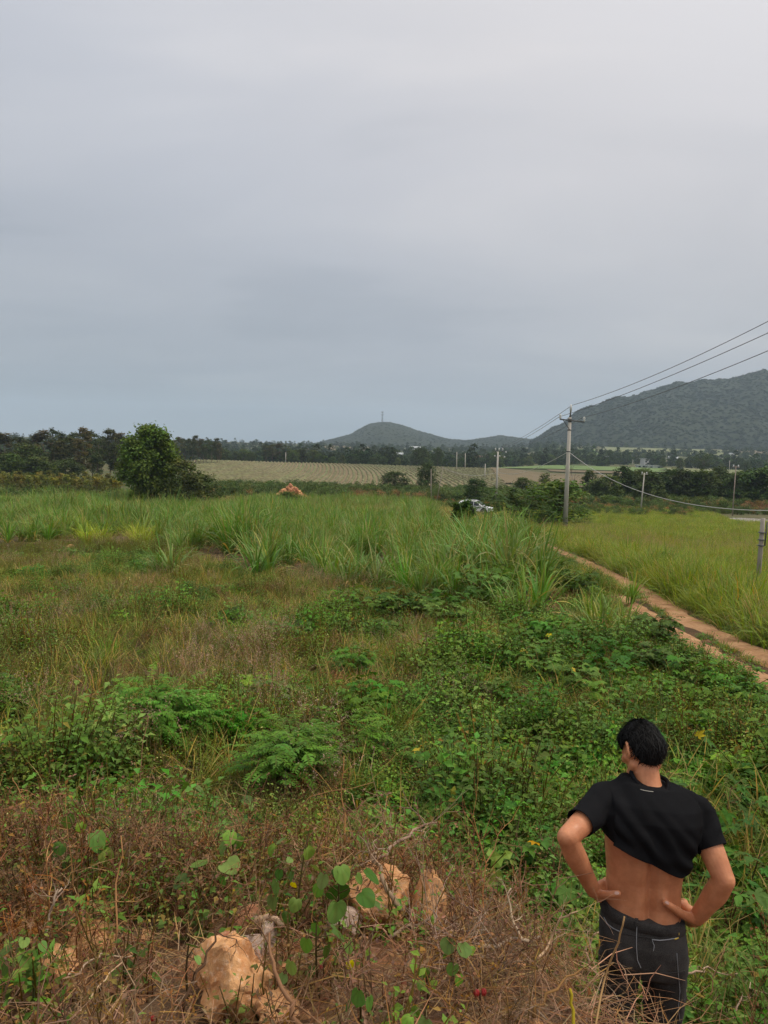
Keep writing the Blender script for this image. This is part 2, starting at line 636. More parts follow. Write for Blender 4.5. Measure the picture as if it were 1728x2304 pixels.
field('pineapple_field', [(395, 172), (1175, 168), (1110, 318), (440, 345)], M_FIELD, 0.12, 60, 80)
field('ploughed_field', [(1090, 218), (1480, 215), (1420, 330), (1105, 330)], M_BROWN, 0.3)
field('crop_field', [(1100, 395), (1510, 378), (1500, 470), (1120, 480)], M_GREENF, 0.5)
field('crop_field', [(1240, 350), (1440, 345), (1470, 372), (1230, 380)], M_BROWN, 0.4)
field('crop_field', [(1480, 400), (1800, 380), (1780, 470), (1500, 480)], M_PALE, 0.5)
field('crop_field', [(1330, 900), (1700, 880), (1640, 1120), (1360, 1120)], M_PALE, 1.2)
field('crop_field', [(1440, 640), (1740, 620), (1700, 730), (1420, 740)], M_PALE, 1.0)
field('crop_field', [(1200, 780), (1420, 800), (1400, 1000), (1230, 1010)], M_GREENF, 1.0)
field('crop_field', [(1560, 930), (1850, 930), (1800, 1150), (1580, 1150)], M_BROWN, 1.0)
field('crop_field', [(690, 900), (820, 900), (840, 1150), (700, 1150)], M_BROWN, 2.5)
field('stubble_field', [(1622, 81), (1900, 75), (1900, 100), (1590, 101)], mat_two('plastic_mulch', (0.10, 0.085, 0.075), (0.44, 0.40, 0.36), 3.5, 0.42, 0.6, bscale=9), 0.1, 60, 50)


def rows(name, quadc, spacing, seg, hgt, wid, col, mat, skew=0.0):
    """planted rows as ridges of tufts"""
    f = quad([at(*c) for c in quadc])
    x0, y0 = f(np.array([0, 1, 1, 0]), np.array([0, 0, 1, 1]))
    mb = []
    fs = []
    nb = 0
    ys = np.arange(y0.min(), y0.max(), seg)
    cols = []
    pol = np.array(list(zip(x0, y0)))
    for k, xs in enumerate(np.arange(x0.min() - 60, x0.max() + 60, spacing)):
        X = xs + (ys - y0.min()) * skew + 9 * np.sin((ys - y0.min()) / 95.0 + 0.6)
        X = X + 0.12 * RNG.standard_normal(len(ys))
        ins = inpoly(X, ys, pol)
        if ins.sum() < 3:
            continue
        idx = np.nonzero(ins)[0]
        X, Y = X[idx], ys[idx]
        Z = g(X, Y) + 0.13
        h = hgt * RNG.uniform(0.6, 1.25, len(X))
        w_ = wid * RNG.uniform(0.75, 1.2, len(X))
        Q = np.stack([np.stack([X - w_ / 2, Y, Z], -1), np.stack([X - w_ * .2, Y + .1, Z + h], -1), np.stack([X + w_ * .25, Y, Z + h * .9], -1), np.stack([X + w_ / 2, Y, Z], -1)], 1)
        mb.append(Q.reshape(-1, 3))
        for q in range(len(X) - 1):
            if idx[q + 1] - idx[q] > 1:
                continue
            for e in range(3):
                fs.append((nb + q * 4 + e, nb + q * 4 + 4 + e, nb + q * 4 + 5 + e, nb + q * 4 + 1 + e))
        c = np.array(col) * RNG.uniform(0.75, 1.25, (len(X), 1)) * np.array([1, RNG.uniform(0.92, 1.08), 1])
        cols.append(np.repeat(c, 4, axis=0))
        nb += len(X) * 4
    V = np.concatenate(mb)
    me = bpy.data.meshes.new(name)
    me.from_pydata(V.tolist(), [], fs)
    ca = me.color_attributes.new('Col', 'FLOAT_COLOR', 'POINT')
    a = np.ones((len(V), 4), np.float32)
    a[:, :3] = np.concatenate(cols)
    ca.data.foreach_set('color', a.ravel())
    me.materials.append(mat)
    return kind(link(name, me), 'stuff')


def inpoly(x, y, pol):
    x, y = np.asarray(x), np.asarray(y)
    r = np.zeros(x.shape, bool)
    n = len(pol)
    for i in range(n):
        x1, y1 = pol[i]
        x2, y2 = pol[(i + 1) % n]
        c = ((y1 > y) != (y2 > y)) & (x < (x2 - x1) * (y - y1) / (y2 - y1 + 1e-12) + x1)
        r ^= c
    return r


o = rows('pineapple_rows', [(400, 173), (1170, 169), (1105, 317), (445, 343)], 1.5, 2.2, 0.38, 0.85, (0.175, 0.15, 0.085), M_FAR, -0.06)
tag(o, 'long grey green rows of low pineapple plants on the rise', 'crop rows')


# ------------------------------------------------------------------ hills
def hill_mat(name, a, b_, s):
    return mat_two(name, a, b_, s, 0.35, 0.65, bs=1.0, bscale=s * 5, bd=3.0)


def hill(name, prof, dr, d0, d1, mat, rough, seed, n=160, m=70, z0=4.0):
    px = np.array([p[0] for p in prof], float)
    hz = np.array([P(p[0], p[1], dr).z for p in prof])
    us = np.linspace(px[0], px[-1], n)
    H = np.interp(us, px, hz)
    for _ in range(2):
        H[1:-1] = (H[:-2] + 2 * H[1:-1] + H[2:]) / 4
    H = H + (fbm(us * .035, us * 0, seed + 9) - .47) * rough * .28
    V = np.zeros((n, m, 3))
    for i, u in enumerate(us):
        q = P(u, 1040, 1.0)
        for j in range(m):
            t = j / (m - 1)
            d = d0 + (d1 - d0) * t
            tt = (d - d0) / (dr - d0) if d < dr else 1 - (d - dr) / (d1 - dr)
            s = tt ** 0.82 if d < dr else tt * tt * (3 - 2 * tt)
            b = z0 - 12
            nzv = (fbm(q.x * d / 130, d / 260, seed) - 0.47) * rough * 4 * s * (1 - s) + (fbm(q.x * d / 45, d / 60, seed + 5) - .47) * rough * 0.9 * s * (1 - s)
            V[i, j] = (q.x * d, q.y * d, b + (H[i] - b) * s + nzv)
    i, j = np.meshgrid(np.arange(n - 1), np.arange(m - 1), indexing='ij')
    Fq = np.stack([i * m + j, (i + 1) * m + j, (i + 1) * m + j + 1, i * m + j + 1], -1).reshape(-1, 4)
    me = bpy.data.meshes.new(name)
    me.from_pydata(V.reshape(-1, 3).tolist(), [], Fq.tolist())
    me.polygons.foreach_set('use_smooth', np.ones(len(Fq), bool))
    me.materials.append(mat)
    kind(link(name, me), 'structure')
    return V


M_HILL = hill_mat('hill_forest', (0.017, 0.026, 0.014), (0.030, 0.040, 0.022), 0.006)
H_MTN = hill('mountain', [(1130, 1030), (1180, 1006), (1215, 985), (1250, 962), (1290, 932), (1330, 912), (1380, 895), (1430, 884), (1480, 873), (1530, 860), (1580, 852), (1640, 850), (1675, 838), (1700, 832), (1740, 834), (1800, 826), (1900, 800), (2100, 790), (2400, 860)], 1650, 1120, 2300, M_HILL, 60, 21, z0=14)
H_CEN = hill('hill', [(560, 1030), (640, 1010), (700, 1000), (745, 988), (785, 978), (805, 966), (830, 953), (850, 950), (875, 949), (900, 955), (930, 965), (960, 975), (1000, 986), (1050, 990), (1090, 984), (1125, 979), (1160, 984), (1200, 989), (1260, 995), (1330, 1010), (1400, 1030)], 1900, 1300, 2500, M_HILL, 10, 33, z0=8)
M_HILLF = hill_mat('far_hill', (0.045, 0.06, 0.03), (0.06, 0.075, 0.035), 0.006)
hill('hill', [(300, 1020), (420, 1008), (470, 998), (500, 992), (530, 1000), (590, 1004), (640, 1001), (690, 1002), (760, 1008), (900, 1020)], 4600, 3600, 5400, M_HILLF, 12, 44, 90, 30, z0=10)
hill('hill', [(-300, 1000), (-120, 985), (0, 992), (160, 984), (300, 996), (420, 1012)], 4300, 3400, 5200, M_HILLF, 12, 45, 60, 30, z0=10)


# ------------------------------------------------------------------ plant prototypes
def U(a, b):
    return random.uniform(a, b)


def dirv(a, e):
    return np.array([math.cos(a) * math.cos(e), math.sin(a) * math.cos(e), math.sin(e)])


def blade(mb, base, a, e0, bend, l, w_, col, tipcol=None, segs=6, curl=0.0):
    p = np.array(base, float)
    pts, ws, cs, sides = [p.copy()], [w_ * 0.6], [col], []
    a0 = a
    for i in range(segs):
        t = (i + 1) / segs
        e = e0 - bend * t ** 1.6
        a = a0 + curl * t
        p = p + dirv(a, e) * l / segs
        pts.append(p.copy())
        ws.append(w_ * (1.0 if t < 0.5 else max(0.02, 1 - (t - 0.5) * 2) ** 0.8))
        k = t
        cs.append(tuple(col[q] * (1 - k) + (tipcol or col)[q] * k for q in range(3)))
    s = np.array([-math.sin(a0), math.cos(a0), 0.0])
    tw = U(-0.5, 0.5)
    for i in range(segs + 1):
        t = i / segs
        s2 = s * math.cos(tw * t * 2) + np.array([0, 0, 1]) * math.sin(tw * t * 2) * 0.5
        sides.append(s2)
    mb.strip(pts, ws, np.array(sides), cs)


def cane_clump(seed, n=46, L=1.35, green=(0.105, 0.185, 0.045), dry=0.20, w_=0.017):
    random.seed(seed)
    mb = MB()
    for i in range(n):
        a, r = U(0, 6.283), abs(random.gauss(0, 0.10))
        base = (math.cos(a) * r, math.sin(a) * r, U(-0.05, 0.12))
        a2 = a + U(-0.9, 0.9)
        isdry = random.random() < dry
        c = jit((0.36, 0.26, 0.13) if isdry else green, 0.2)
        tip = jit((0.30, 0.24, 0.11), 0.2) if random.random() < 0.3 else tuple(v * 1.15 for v in c)
        e = U(0.35, 1.0) if isdry else min(1.5, U(1.0, 1.55))
        b = U(0.9, 2.4) if isdry else (U(0.1, 0.9) if random.random() < 0.55 else U(0.9, 2.3))
        blade(mb, base, a2, e, b, L * (U(0.4, 0.75) if isdry else U(0.6, 1.12)), w_ * U(0.7, 1.25), c, tip, 7, U(-0.4, 0.4))
    for i in range(5):     # short canes
        a, r = U(0, 6.28), U(0, 0.1)
        mb.tube([(math.cos(a) * r, math.sin(a) * r, -0.05), (math.cos(a) * r * 1.5, math.sin(a) * r * 1.5, U(.15, .35))], 0.012, 4, jit((0.2, 0.19, 0.07)))
    return mb.mesh('cane_clump', M_CANE)


def grass_tuft(seed, n=70, L=0.55, col=(0.14, 0.19, 0.035), dry=0.12, w_=0.006, spread=0.16, mat=None):
    random.seed(seed)
    mb = MB()
    for i in range(n):
        a, r = U(0, 6.283), abs(random.gauss(0, spread))
        isd = random.random() < dry
        c = jit((0.30, 0.22, 0.12) if isd else col, 0.22)
        blade(mb, (math.cos(a) * r, math.sin(a) * r, -0.03), a + U(-1.2, 1.2), U(0.9, 1.5), U(0.2, 1.7), L * U(0.5, 1.15), w_ * U(0.6, 1.3), c, tuple(v * 1.2 for v in c), 4)
    return mb.mesh('grass_tuft', mat or M_GRASS)


def seed_grass(seed, n=26, L=0.6, col=(0.25, 0.19, 0.11), head=(0.34, 0.225, 0.195), mat=None):
    random.seed(seed)
    mb = MB()
    for i in range(n):
        a, r = U(0, 6.283), abs(random.gauss(0, 0.10))
        a2 = a + U(-1, 1)
        e, l = U(1.0, 1.5), L * U(0.6, 1.1)
        b = U(0.1, 0.7)
        base = np.array([math.cos(a) * r, math.sin(a) * r, -0.02])
        c = jit(col, 0.25) if random.random() < 0.7 else jit((0.12, 0.15, 0.05), 0.2)
        blade(mb, base, a2, e, b, l, 0.0028, c, c, 4)
        if random.random() < 0.6:
            blade(mb, base, a2 + U(-2, 2), U(.6, 1.3), U(.5, 1.8), l * .6, 0.005, jit((0.16, 0.16, 0.06), .3), None, 4)
        # fluffy head
        p = base + dirv(a2, e - b * 0.25) * l * 0.93
        d = dirv(a2, e - b)
        hc = jit(head, 0.22)
        for k in range(13):
            q = p + d * (k / 13.0 - 0.25) * 0.13
            q = q + np.array([U(-1, 1), U(-1, 1), U(-.6, .6)]) * 0.018
            mb.leaf(q, dirv(U(0, 6.28), U(-0.6, 0.9)), dirv(U(0, 6.28), 1.0), U(0.014, 0.026), U(0.002, 0.0042), jit(hc, 0.15))
    return mb.mesh('seed_grass', mat or M_PINKG)


def weed(seed, stems=9, h=0.36, leaf=0.036, col=(0.075, 0.115, 0.035), stemc=(0.13, 0.09, 0.045), nl=13, flower=None, spread=0.10, brown=0.12, mat=None):
    random.seed(seed)
    mb = MB()
    for s in range(stems):
        a, r = U(0, 6.283), U(0, spread)
        hh = h * U(0.55, 1.15)
        lean = U(0.05, 0.4)
        p0 = np.array([math.cos(a) * r, math.sin(a) * r, -0.03])
        p1 = p0 + np.array([math.cos(a) * lean * hh, math.sin(a) * lean * hh, hh])
        pm = (p0 + p1) / 2 + np.array([U(-1, 1), U(-1, 1), 0]) * 0.02
        mb.tube([p0, pm, p1], [0.0035, 0.003, 0.0015], 3, jit(stemc, 0.2), False)
        for k in range(nl):
            t = 0.15 + 0.85 * (k + U(0, 1)) / nl
            q = p0 * (1 - t) + p1 * t + (pm - (p0 + p1) / 2) * 4 * t * (1 - t)
            aa = k * 2.4 + U(-0.5, 0.5)
            c = jit(col, 0.25)
            if random.random() < brown:
                c = jit((0.17, 0.115, 0.05), 0.3)
            l = leaf * U(0.6, 1.2) * (1.15 - 0.5 * t)
            off = dirv(aa, U(-.1, .5)) * U(0.005, 0.03)
            mb.leaf(q + off, dirv(aa, U(-0.35, 0.5)), (U(-.3, .3), U(-.3, .3), 1), l, l * U(0.26, 0.36), c, 0.3, U(0, .3))
        if flower and random.random() < 0.18:
            for k in range(2):
                q = p1 + np.array([U(-1, 1), U(-1, 1), U(0, 1)]) * 0.02
                for z in range(5):
                    mb.leaf(q, dirv(z * 1.26, 0.3), (0, 0, 1), 0.008, 0.003, flower)
    return mb.mesh('weed', mat or M_WEED)


def carpet(seed, n=70, rad_=0.26, leaf=0.05, h=0.16, col=(0.07, 0.125, 0.035)):
    """low creeping leafy cover with three-leaflet leaves"""
    random.seed(seed)
    mb = MB()
    for i in range(n):
        a, r = U(0, 6.283), rad_ * math.sqrt(U(0, 1))
        z = h * (1 - (r / rad_) ** 2 * 0.6) * U(0.45, 1.15)
        p = np.array([math.cos(a) * r, math.sin(a) * r, z])
        b = p * np.array([0.75, 0.75, 0])
        mb.strip([b - np.array([0, 0, .02]), p], [0.0016, 0.0012], np.array([1, 0, 0]), jit((0.08, 0.09, 0.03)))
        c = jit(col, 0.28)
        aa = U(0, 6.28)
        tilt = np.array([U(-.35, .35), U(-.35, .35), 1])
        for k in (-1, 0, 1):
            l = leaf * U(0.8, 1.15)
            mb.leaf(p, dirv(aa + k * 1.15, U(-.25, .2)), tilt, l, l * 0.32, jit(c, 0.08), 0.2, 0.1)
    return mb.mesh('carpet_weed', M_WEED)


def lobed_leaf(mb, p, a, e, roll, s, col, lobes=5):
    """palmate leaf, lobes spread round the stalk end"""
    d = dirv(a, e)
    nrm = np.array([0, 0, 1.0]) + np.array([math.cos(a + 1.57), math.sin(a + 1.57), 0]) * roll
    sd = cross3(d, nrm)
    sd /= nrm3(sd)
    u = cross3(sd, d)
    p = np.asarray(p, float)
    for k in range(lobes):
        t = (k - (lobes - 1) / 2) / ((lobes - 1) / 2)
        an = t * 1.75
        ll = s * (1.0 - 0.42 * abs(t) ** 1.3)
        dd = d * math.cos(an) + sd * math.sin(an)
        ss = cross3(dd, u)
        w_ = ll * 0.23
        m = p + dd * ll * 0.55 + u * ll * 0.03
        tip = p + dd * ll - u * ll * 0.13
        i = p + dd * ll * 0.2
        cc = tuple(v * (1 + 0.06 * (k % 2)) for v in col)
        mb.add([p, m + ss * w_, tip, m - ss * w_, i + ss * w_ * .8, i - ss * w_ * .8, m - u * w_ * 0.25],
               [(0, 4, 6, 5), (4, 1, 6), (6, 3, 5), (1, 2, 6), (6, 2, 3)], cc)


LOBE = (0.055, 0.125, 0.04)


def lobed_leaf_mesh(seed, s=1.0, lobes=5, col=LOBE):
    random.seed(seed)
    mb = MB()
    lobed_leaf(mb, (0, 0, 0), 0, 0, 0, s, jit(col, 0.1), lobes)
    return mb.mesh('leaf', M_BROAD)


def shrub_plan(seed, h, n, leaf, spread):
    """stem polylines and leaf placements of a leafy upright shrub"""
    random.seed(seed)
    stems, leaves = [], []
    nb = max(3, n // 7)
    for b in range(nb):
        a = b * 2.4 + U(-.4, .4)
        hh = h * U(0.6, 1.0)
        rr = spread * U(0.25, 0.9)
        p0 = np.array([U(-.03, .03), U(-.03, .03), -0.04])
        p2 = np.array([math.cos(a) * rr, math.sin(a) * rr, hh])
        p1 = p2 * np.array([0.45, 0.45, 0.6])
        stems.append([p0, p1, p2])
        for k in range(max(4, n // nb)):
            t = U(0.35, 1.0) ** 0.8
            q = (p0 * (1 - t) + p1 * t) * (1 - t) + (p1 * (1 - t) + p2 * t) * t
            aa = a + U(-1.9, 1.9)
            pl = leaf * U(0.5, 1.2)
            e = q + dirv(aa, U(0.0, 0.8)) * pl
            leaves.append((q, e, aa, U(-0.75, 0.15), U(-.35, .35), leaf * U(0.65, 1.15)))
    return stems, leaves


def lobed_shrub(seed, h=0.7, n=34, leaf=0.13, spread=0.38, col=LOBE, yellow=0.006):
    stems, leaves = shrub_plan(seed, h, n, leaf, spread)
    mb = MB()
    for s in stems:
        mb.tube(s, [0.008, 0.006, 0.003], 4, jit((0.11, 0.075, 0.04)), False)
    for q, e, a, el, ro, s in leaves:
        mb.strip([q, e], [0.002, 0.0016], np.array([0, 0, 1.0]), jit((0.13, 0.10, 0.05)))
        c = jit(col, 0.22)
        if random.random() < yellow:
            c = (0.36, 0.27, 0.035)
        lobed_leaf(mb, e, a, el, ro, s, c, random.choice((5, 5, 7, 3)))
    return mb.mesh('lobed_shrub', M_BROAD)


def pinnate_shrub(seed, h=0.7, n=46, fl=0.30, spread=0.45, col=(0.065, 0.15, 0.035), leaflet=0.05, lumps=6):
    """shrub of feather-shaped leaves gathered on several stems of unequal height"""
    random.seed(seed)
    mb = MB()
    cs = []
    for i in range(lumps):
        a = i * 2.4 + U(-.5, .5)
        r = spread * U(.1, .75)
        q = np.array([math.cos(a) * r, math.sin(a) * r, h * U(.5, .86)])
        cs.append((q, spread * U(.3, .55), jit(col, .2)))
        mb.tube([(0, 0, -.04), tuple(q * np.array([.4, .4, .5])), tuple(q)], [.01, .007, .003], 4, jit((0.09, 0.08, 0.04)), False)
    for i in range(n):
        q0, rr, c0 = random.choice(cs)
        a, t = U(0, 6.28), math.sqrt(U(0.0, 1))
        p = q0 + np.array([math.cos(a) * rr * t * .55, math.sin(a) * rr * t * .55, (U(-.35, .12) - .18 * t) * h])
        p[2] = max(p[2], .03)
        aa = a + U(-.8, .8)
        l = fl * U(.6, 1.2)
        e0, bd = U(-.1, .9), U(.5, 1.5)
        pts = [p.copy()]
        q = p.copy()
        for k in range(6):
            q = q + dirv(aa, e0 - bd * (k / 6)) * l / 6
            pts.append(q.copy())
        mb.strip(pts, [0.002] * 7, np.array([-math.sin(aa), math.cos(aa), 0]), (0.10, 0.13, 0.04))
        c = jit(c0, 0.22)
        for k in range(11):
            tt = (k + 1) / 11.0 * 5.99
            j = int(tt)
            q = pts[j] * (1 - tt + j) + pts[j + 1] * (tt - j)
            sz = leaflet * (1 - 0.5 * abs(k - 4) / 7) * U(.8, 1.15)
            for sg in (-1, 1):
                mb.leaf(q, dirv(aa + sg * U(0.7, 1.2), U(-.5, .2)), (U(-.3, .3), U(-.3, .3), 1), sz, sz * .2, jit(c, .12), 0.2, .15)
    return mb.mesh('pinnate_shrub', M_BROAD)


def bush(seed, rx=0.6, h=1.0, n=900, leaf=0.06, col=(0.05, 0.085, 0.025), clumps=26, mat=None, name='bush', lw=0.38):
    random.seed(seed)
    mb = MB()
    cs = []
    for i in range(clumps):
        a, t = U(0, 6.28), U(0, 1) ** 0.6
        z = U(0.12, 1.0)
        rr = rx * t * math.sqrt(max(0.05, 1 - (max(0, z - 0.35) / 0.7) ** 2)) * U(0.75, 1.2)
        p = np.array([math.cos(a) * rr, math.sin(a) * rr, z * h])
        cs.append((p, jit(col, 0.3), rx * U(0.18, 0.34)))
        mb.tube([(0, 0, -.05), p * np.array([.4, .4, .5]), p], [0.014 * h, 0.009 * h, 0.003 * h], 3, jit((0.07, 0.05, 0.03)), False)
    for i in range(n):
        p, c, r = random.choice(cs)
        v = np.array([random.gauss(0, 1), random.gauss(0, 1), random.gauss(0, .75)]) * r * .6
        q = p + v
        if q[2] < 0.02:
            continue
        l = leaf * U(.6, 1.3)
        mb.leaf(q, dirv(U(0, 6.28), U(-.7, .6)), np.array([U(-.6, .6), U(-.6, .6), 1]) + v * 1.5, l, l * lw, jit(c, .18), .2, .1)
    return mb.mesh(name, mat or M_WEED)


def dry_weed(seed, n=7, h=0.5, col=(0.155, 0.085, 0.045), spread=0.10, twigs=6, heads=True):
    random.seed(seed)
    mb = MB()
    for i in range(n):
        a, r = U(0, 6.28), U(0, spread)
        p = np.array([math.cos(a) * r, math.sin(a) * r, -.03])
        hh = h * U(.5, 1.1)
        e, aa = U(.85, 1.5), a + U(-.8, .8)
        c = jit(col, .3) if random.random() < .75 else jit((0.30, 0.22, 0.13), .25)
        pts = [p.copy()]
        for k in range(4):
            p = p + dirv(aa + U(-.25, .25), e + U(-.2, .2)) * hh / 4
            pts.append(p.copy())
        mb.tube(pts, [.0034, .003, .0024, .0018, .001], 3, c, False)
        for k in range(twigs):
            t = U(.25, 1) * 3.99
            j = int(t)
            q = pts[j] * (1 - t + j) + pts[j + 1] * (t - j)
            a3, e3, l = U(0, 6.28), U(.0, 1.2), hh * U(.12, .4)
            q2 = q + dirv(a3, e3) * l * .5
            q3 = q2 + dirv(a3 + U(-.6, .6), e3 + U(-.6, .4)) * l * .5
            mb.tube([q, q2, q3], [.0018, .0014, .0008], 3, jit(c, .15), False)
            if heads and random.random() < .55:
                for z in range(3):
                    mb.leaf(q3, dirv(U(0, 6.28), U(-1, 1)), (0, 0, 1), U(.012, .028), U(.004, .009), jit((0.16, 0.10, 0.055), .35))
    return mb.mesh('dry_weed', M_DRY)


def straw(seed, n=34, rad_=0.24):
    random.seed(seed)
    mb = MB()
    for i in range(n):
        a, r = U(0, 6.28), rad_ * math.sqrt(U(0, 1))
        p = np.array([math.cos(a) * r, math.sin(a) * r, U(0, .045)])
        b = U(0, 6.28)
        l = U(.05, .26)
        q = p + dirv(b, U(-.1, .25)) * l * .5
        s = q + dirv(b + U(-.5, .5), U(-.35, .2)) * l * .5
        c = jit(random.choice([(0.24, 0.16, 0.095), (0.17, 0.10, 0.06), (0.10, 0.06, 0.036), (0.30, 0.225, 0.15)]), .25)
        mb.strip([p, q, s], [U(.0007, .0018)] * 2 + [.0005], dirv(b + 1.57, U(-.4, .4)), c)
    for i in range(5):
        a, r = U(0, 6.28), rad_ * U(0, 1)
        mb.leaf((math.cos(a) * r, math.sin(a) * r, U(.01, .03)), dirv(U(0, 6.28), U(-.1, .3)), dirv(U(0, 6.28), 1), U(.02, .05), U(.008, .016), jit((0.17, 0.10, 0.055), .35), .5)
    return mb.mesh('straw', M_DRY)


def tree_parts(seed, h, rx, base, n, leaf, col, clumps=40, trunk=0.12, top_bias=0.0, barkc=(0.12, 0.09, 0.065), limbs=9, mat=None, flat=0.7, cl=0.22, shape='round'):
    """trunk mesh and crown mesh"""
    random.seed(seed)
    tb, cb = MB(), MB()
    bend = [np.array([U(-.03, .03) * h * k, U(-.03, .03) * h * k, h * t]) for k, t in enumerate((-.02, .3, .6, .9))]
    tb.tube(bend, [trunk, trunk * .8, trunk * .5, trunk * .15], 6, barkc)
    cs = []
    for i in range(clumps):
        a = U(0, 6.28)
        z = base + (1 - base) * U(0, 1) ** (1 - top_bias)
        t = (z - base) / (1 - base)
        if shape == 'cone':
            prof = (1 - t) ** 0.8 * (0.35 + 0.65 * min(1, t * 6)) + 0.05
        elif shape == 'umbrella':
            prof = math.sin(min(1, t * 1.05 + .1) * math.pi * .62) * (1.0 if t < .9 else .6)
        else:
            prof = math.sqrt(max(0.03, 1 - (2 * t - 0.85) ** 2 / 1.4))
        r = rx * prof * U(0.35, 1.08)
        p = np.array([math.cos(a) * r, math.sin(a) * r, z * h])
        cs.append((p, jit(col, .32), rx * cl * U(.7, 1.4)))
        if i < limbs:
            k = min(3, int(t * 3 + 1))
            zz_ = max(0.15, z - U(.12, .25))
            q = np.array([np.interp(zz_, (-.02, .3, .6, .9), [b[0] for b in bend]), np.interp(zz_, (-.02, .3, .6, .9), [b[1] for b in bend]), zz_ * h])
            tb.tube([q, q * .4 + p * .6 + np.array([0, 0, .03 * h]), p], [trunk * .38, trunk * .22, trunk * .06], 4, jit(barkc, .15), False)
    for i in range(n):
        p, c, r = cs[i % clumps]
        v = np.array([random.gauss(0, 1), random.gauss(0, 1), random.gauss(0, flat)]) * r * .62
        l = leaf * U(.6, 1.35)
        cb.leaf(p + v, dirv(U(0, 6.28), U(-.8, .5)), np.array([U(-.7, .7), U(-.7, .7), 1]) + v / (r + .01) * .6, l, l * .36, jit(c, .2), .2, .1)
    return tb.mesh('trunk', M_BARK), cb.mesh('crown', mat or M_TREE)


# ------------------------------------------------------------------ scatter of uncountable cover
def scatter(name, protos, pts, rot, scl, idx, label, cat):
    col = bpy.data.collections.new('proto_' + name)
    for i, me in enumerate(protos):
        col.objects.link(bpy.data.objects.new('%s_kind_%03d' % (name, i), me))
    me = bpy.data.meshes.new(name)
    me.from_pydata([tuple(p) for p in pts], [], [])
    n = len(pts)
    a = me.attributes.new('rot', 'FLOAT_VECTOR', 'POINT')
    a.data.foreach_set('vector', np.asarray(rot, np.float32).ravel())
    a = me.attributes.new('scl', 'FLOAT_VECTOR', 'POINT')
    s = np.asarray(scl, np.float32)
    if s.ndim == 1:
        s = np.repeat(s[:, None], 3, axis=1)
    a.data.foreach_set('vector', s.ravel())
    a = me.attributes.new('kind_index', 'INT', 'POINT')
    a.data.foreach_set('value', np.asarray(idx, np.int32))
    ng = bpy.data.node_groups.new('scatter_' + name, 'GeometryNodeTree')
    ng.interface.new_socket('Geometry', in_out='INPUT', socket_type='NodeSocketGeometry')
    ng.interface.new_socket('Geometry', in_out='OUTPUT', socket_type='NodeSocketGeometry')
    gi, go = ng.nodes.new('NodeGroupInput'), ng.nodes.new('NodeGroupOutput')
    ci = ng.nodes.new('GeometryNodeCollectionInfo')
    ci.inputs['Collection'].default_value = col
    ci.inputs['Separate Children'].default_value = True
    ip = ng.nodes.new('GeometryNodeInstanceOnPoints')
    ip.inputs['Pick Instance'].default_value = True

    def attr(nm, ty):
        q = ng.nodes.new('GeometryNodeInputNamedAttribute')
        q.data_type = ty
        q.inputs['Name'].default_value = nm
        return q.outputs[0]
    er = ng.nodes.new('FunctionNodeEulerToRotation')
    ng.links.new(attr('rot', 'FLOAT_VECTOR'), er.inputs[0])
    ng.links.new(gi.outputs[0], ip.inputs['Points'])
    ng.links.new(ci.outputs[0], ip.inputs['Instance'])
    ng.links.new(attr('kind_index', 'INT'), ip.inputs['Instance Index'])
    ng.links.new(er.outputs[0], ip.inputs['Rotation'])
    ng.links.new(attr('scl', 'FLOAT_VECTOR'), ip.inputs['Scale'])
    ng.links.new(ip.outputs[0], go.inputs[0])
    o = link(name, me)
    o.modifiers.new('scatter', 'NODES').node_group = ng
    kind(o, 'stuff')
    tag(o, label, cat)
    return o


def sample(dens, ymin, ymax, wide=0.66, xoff=0.4):
    """random ground points, dens(y) per square metre, inside a widened view wedge"""
    xs, ys = [], []
    edges = np.geomspace(ymin, ymax, 16)
    for a, b in zip(edges[:-1], edges[1:]):
        hw = wide * b + xoff
        n = RNG.poisson(dens((a + b) / 2) * 2 * hw * (b - a))
        xs.append(RNG.uniform(-hw, hw, n))
        ys.append(RNG.uniform(a, b, n))
    return np.concatenate(xs), np.concatenate(ys)


def poly(pxs):
    return [(q.x, q.y) for q in (gp(*p) for p in pxs)]


def cover(name, protos, x, y, smin, smax, label, cat, tilt=0.12, sink=0.0, zs=(0.85, 1.2), weights=None, scale_by=None):
    n = len(x)
    z = g(x, y) - sink
    rot = np.stack([RNG.normal(0, tilt, n), RNG.normal(0, tilt, n), RNG.uniform(0, 6.283, n)], -1)
    s = RNG.uniform(smin, smax, n)
    if scale_by is not None:
        s = s * scale_by
    sc3 = np.stack([s, s, s * RNG.uniform(*zs, n)], -1)
    idx = RNG.choice(len(protos), n, p=weights)
    return scatter(name, protos, np.stack([x, y, z], -1), rot, sc3, idx, label, cat)


ORD = ('first second third fourth fifth sixth seventh eighth ninth tenth eleventh twelfth thirteenth fourteenth fifteenth sixteenth seventeenth eighteenth nineteenth twentieth twenty-first twenty-second '
       'twenty-third twenty-fourth twenty-fifth twenty-sixth twenty-seventh twenty-eighth twenty-ninth thirtieth').split()
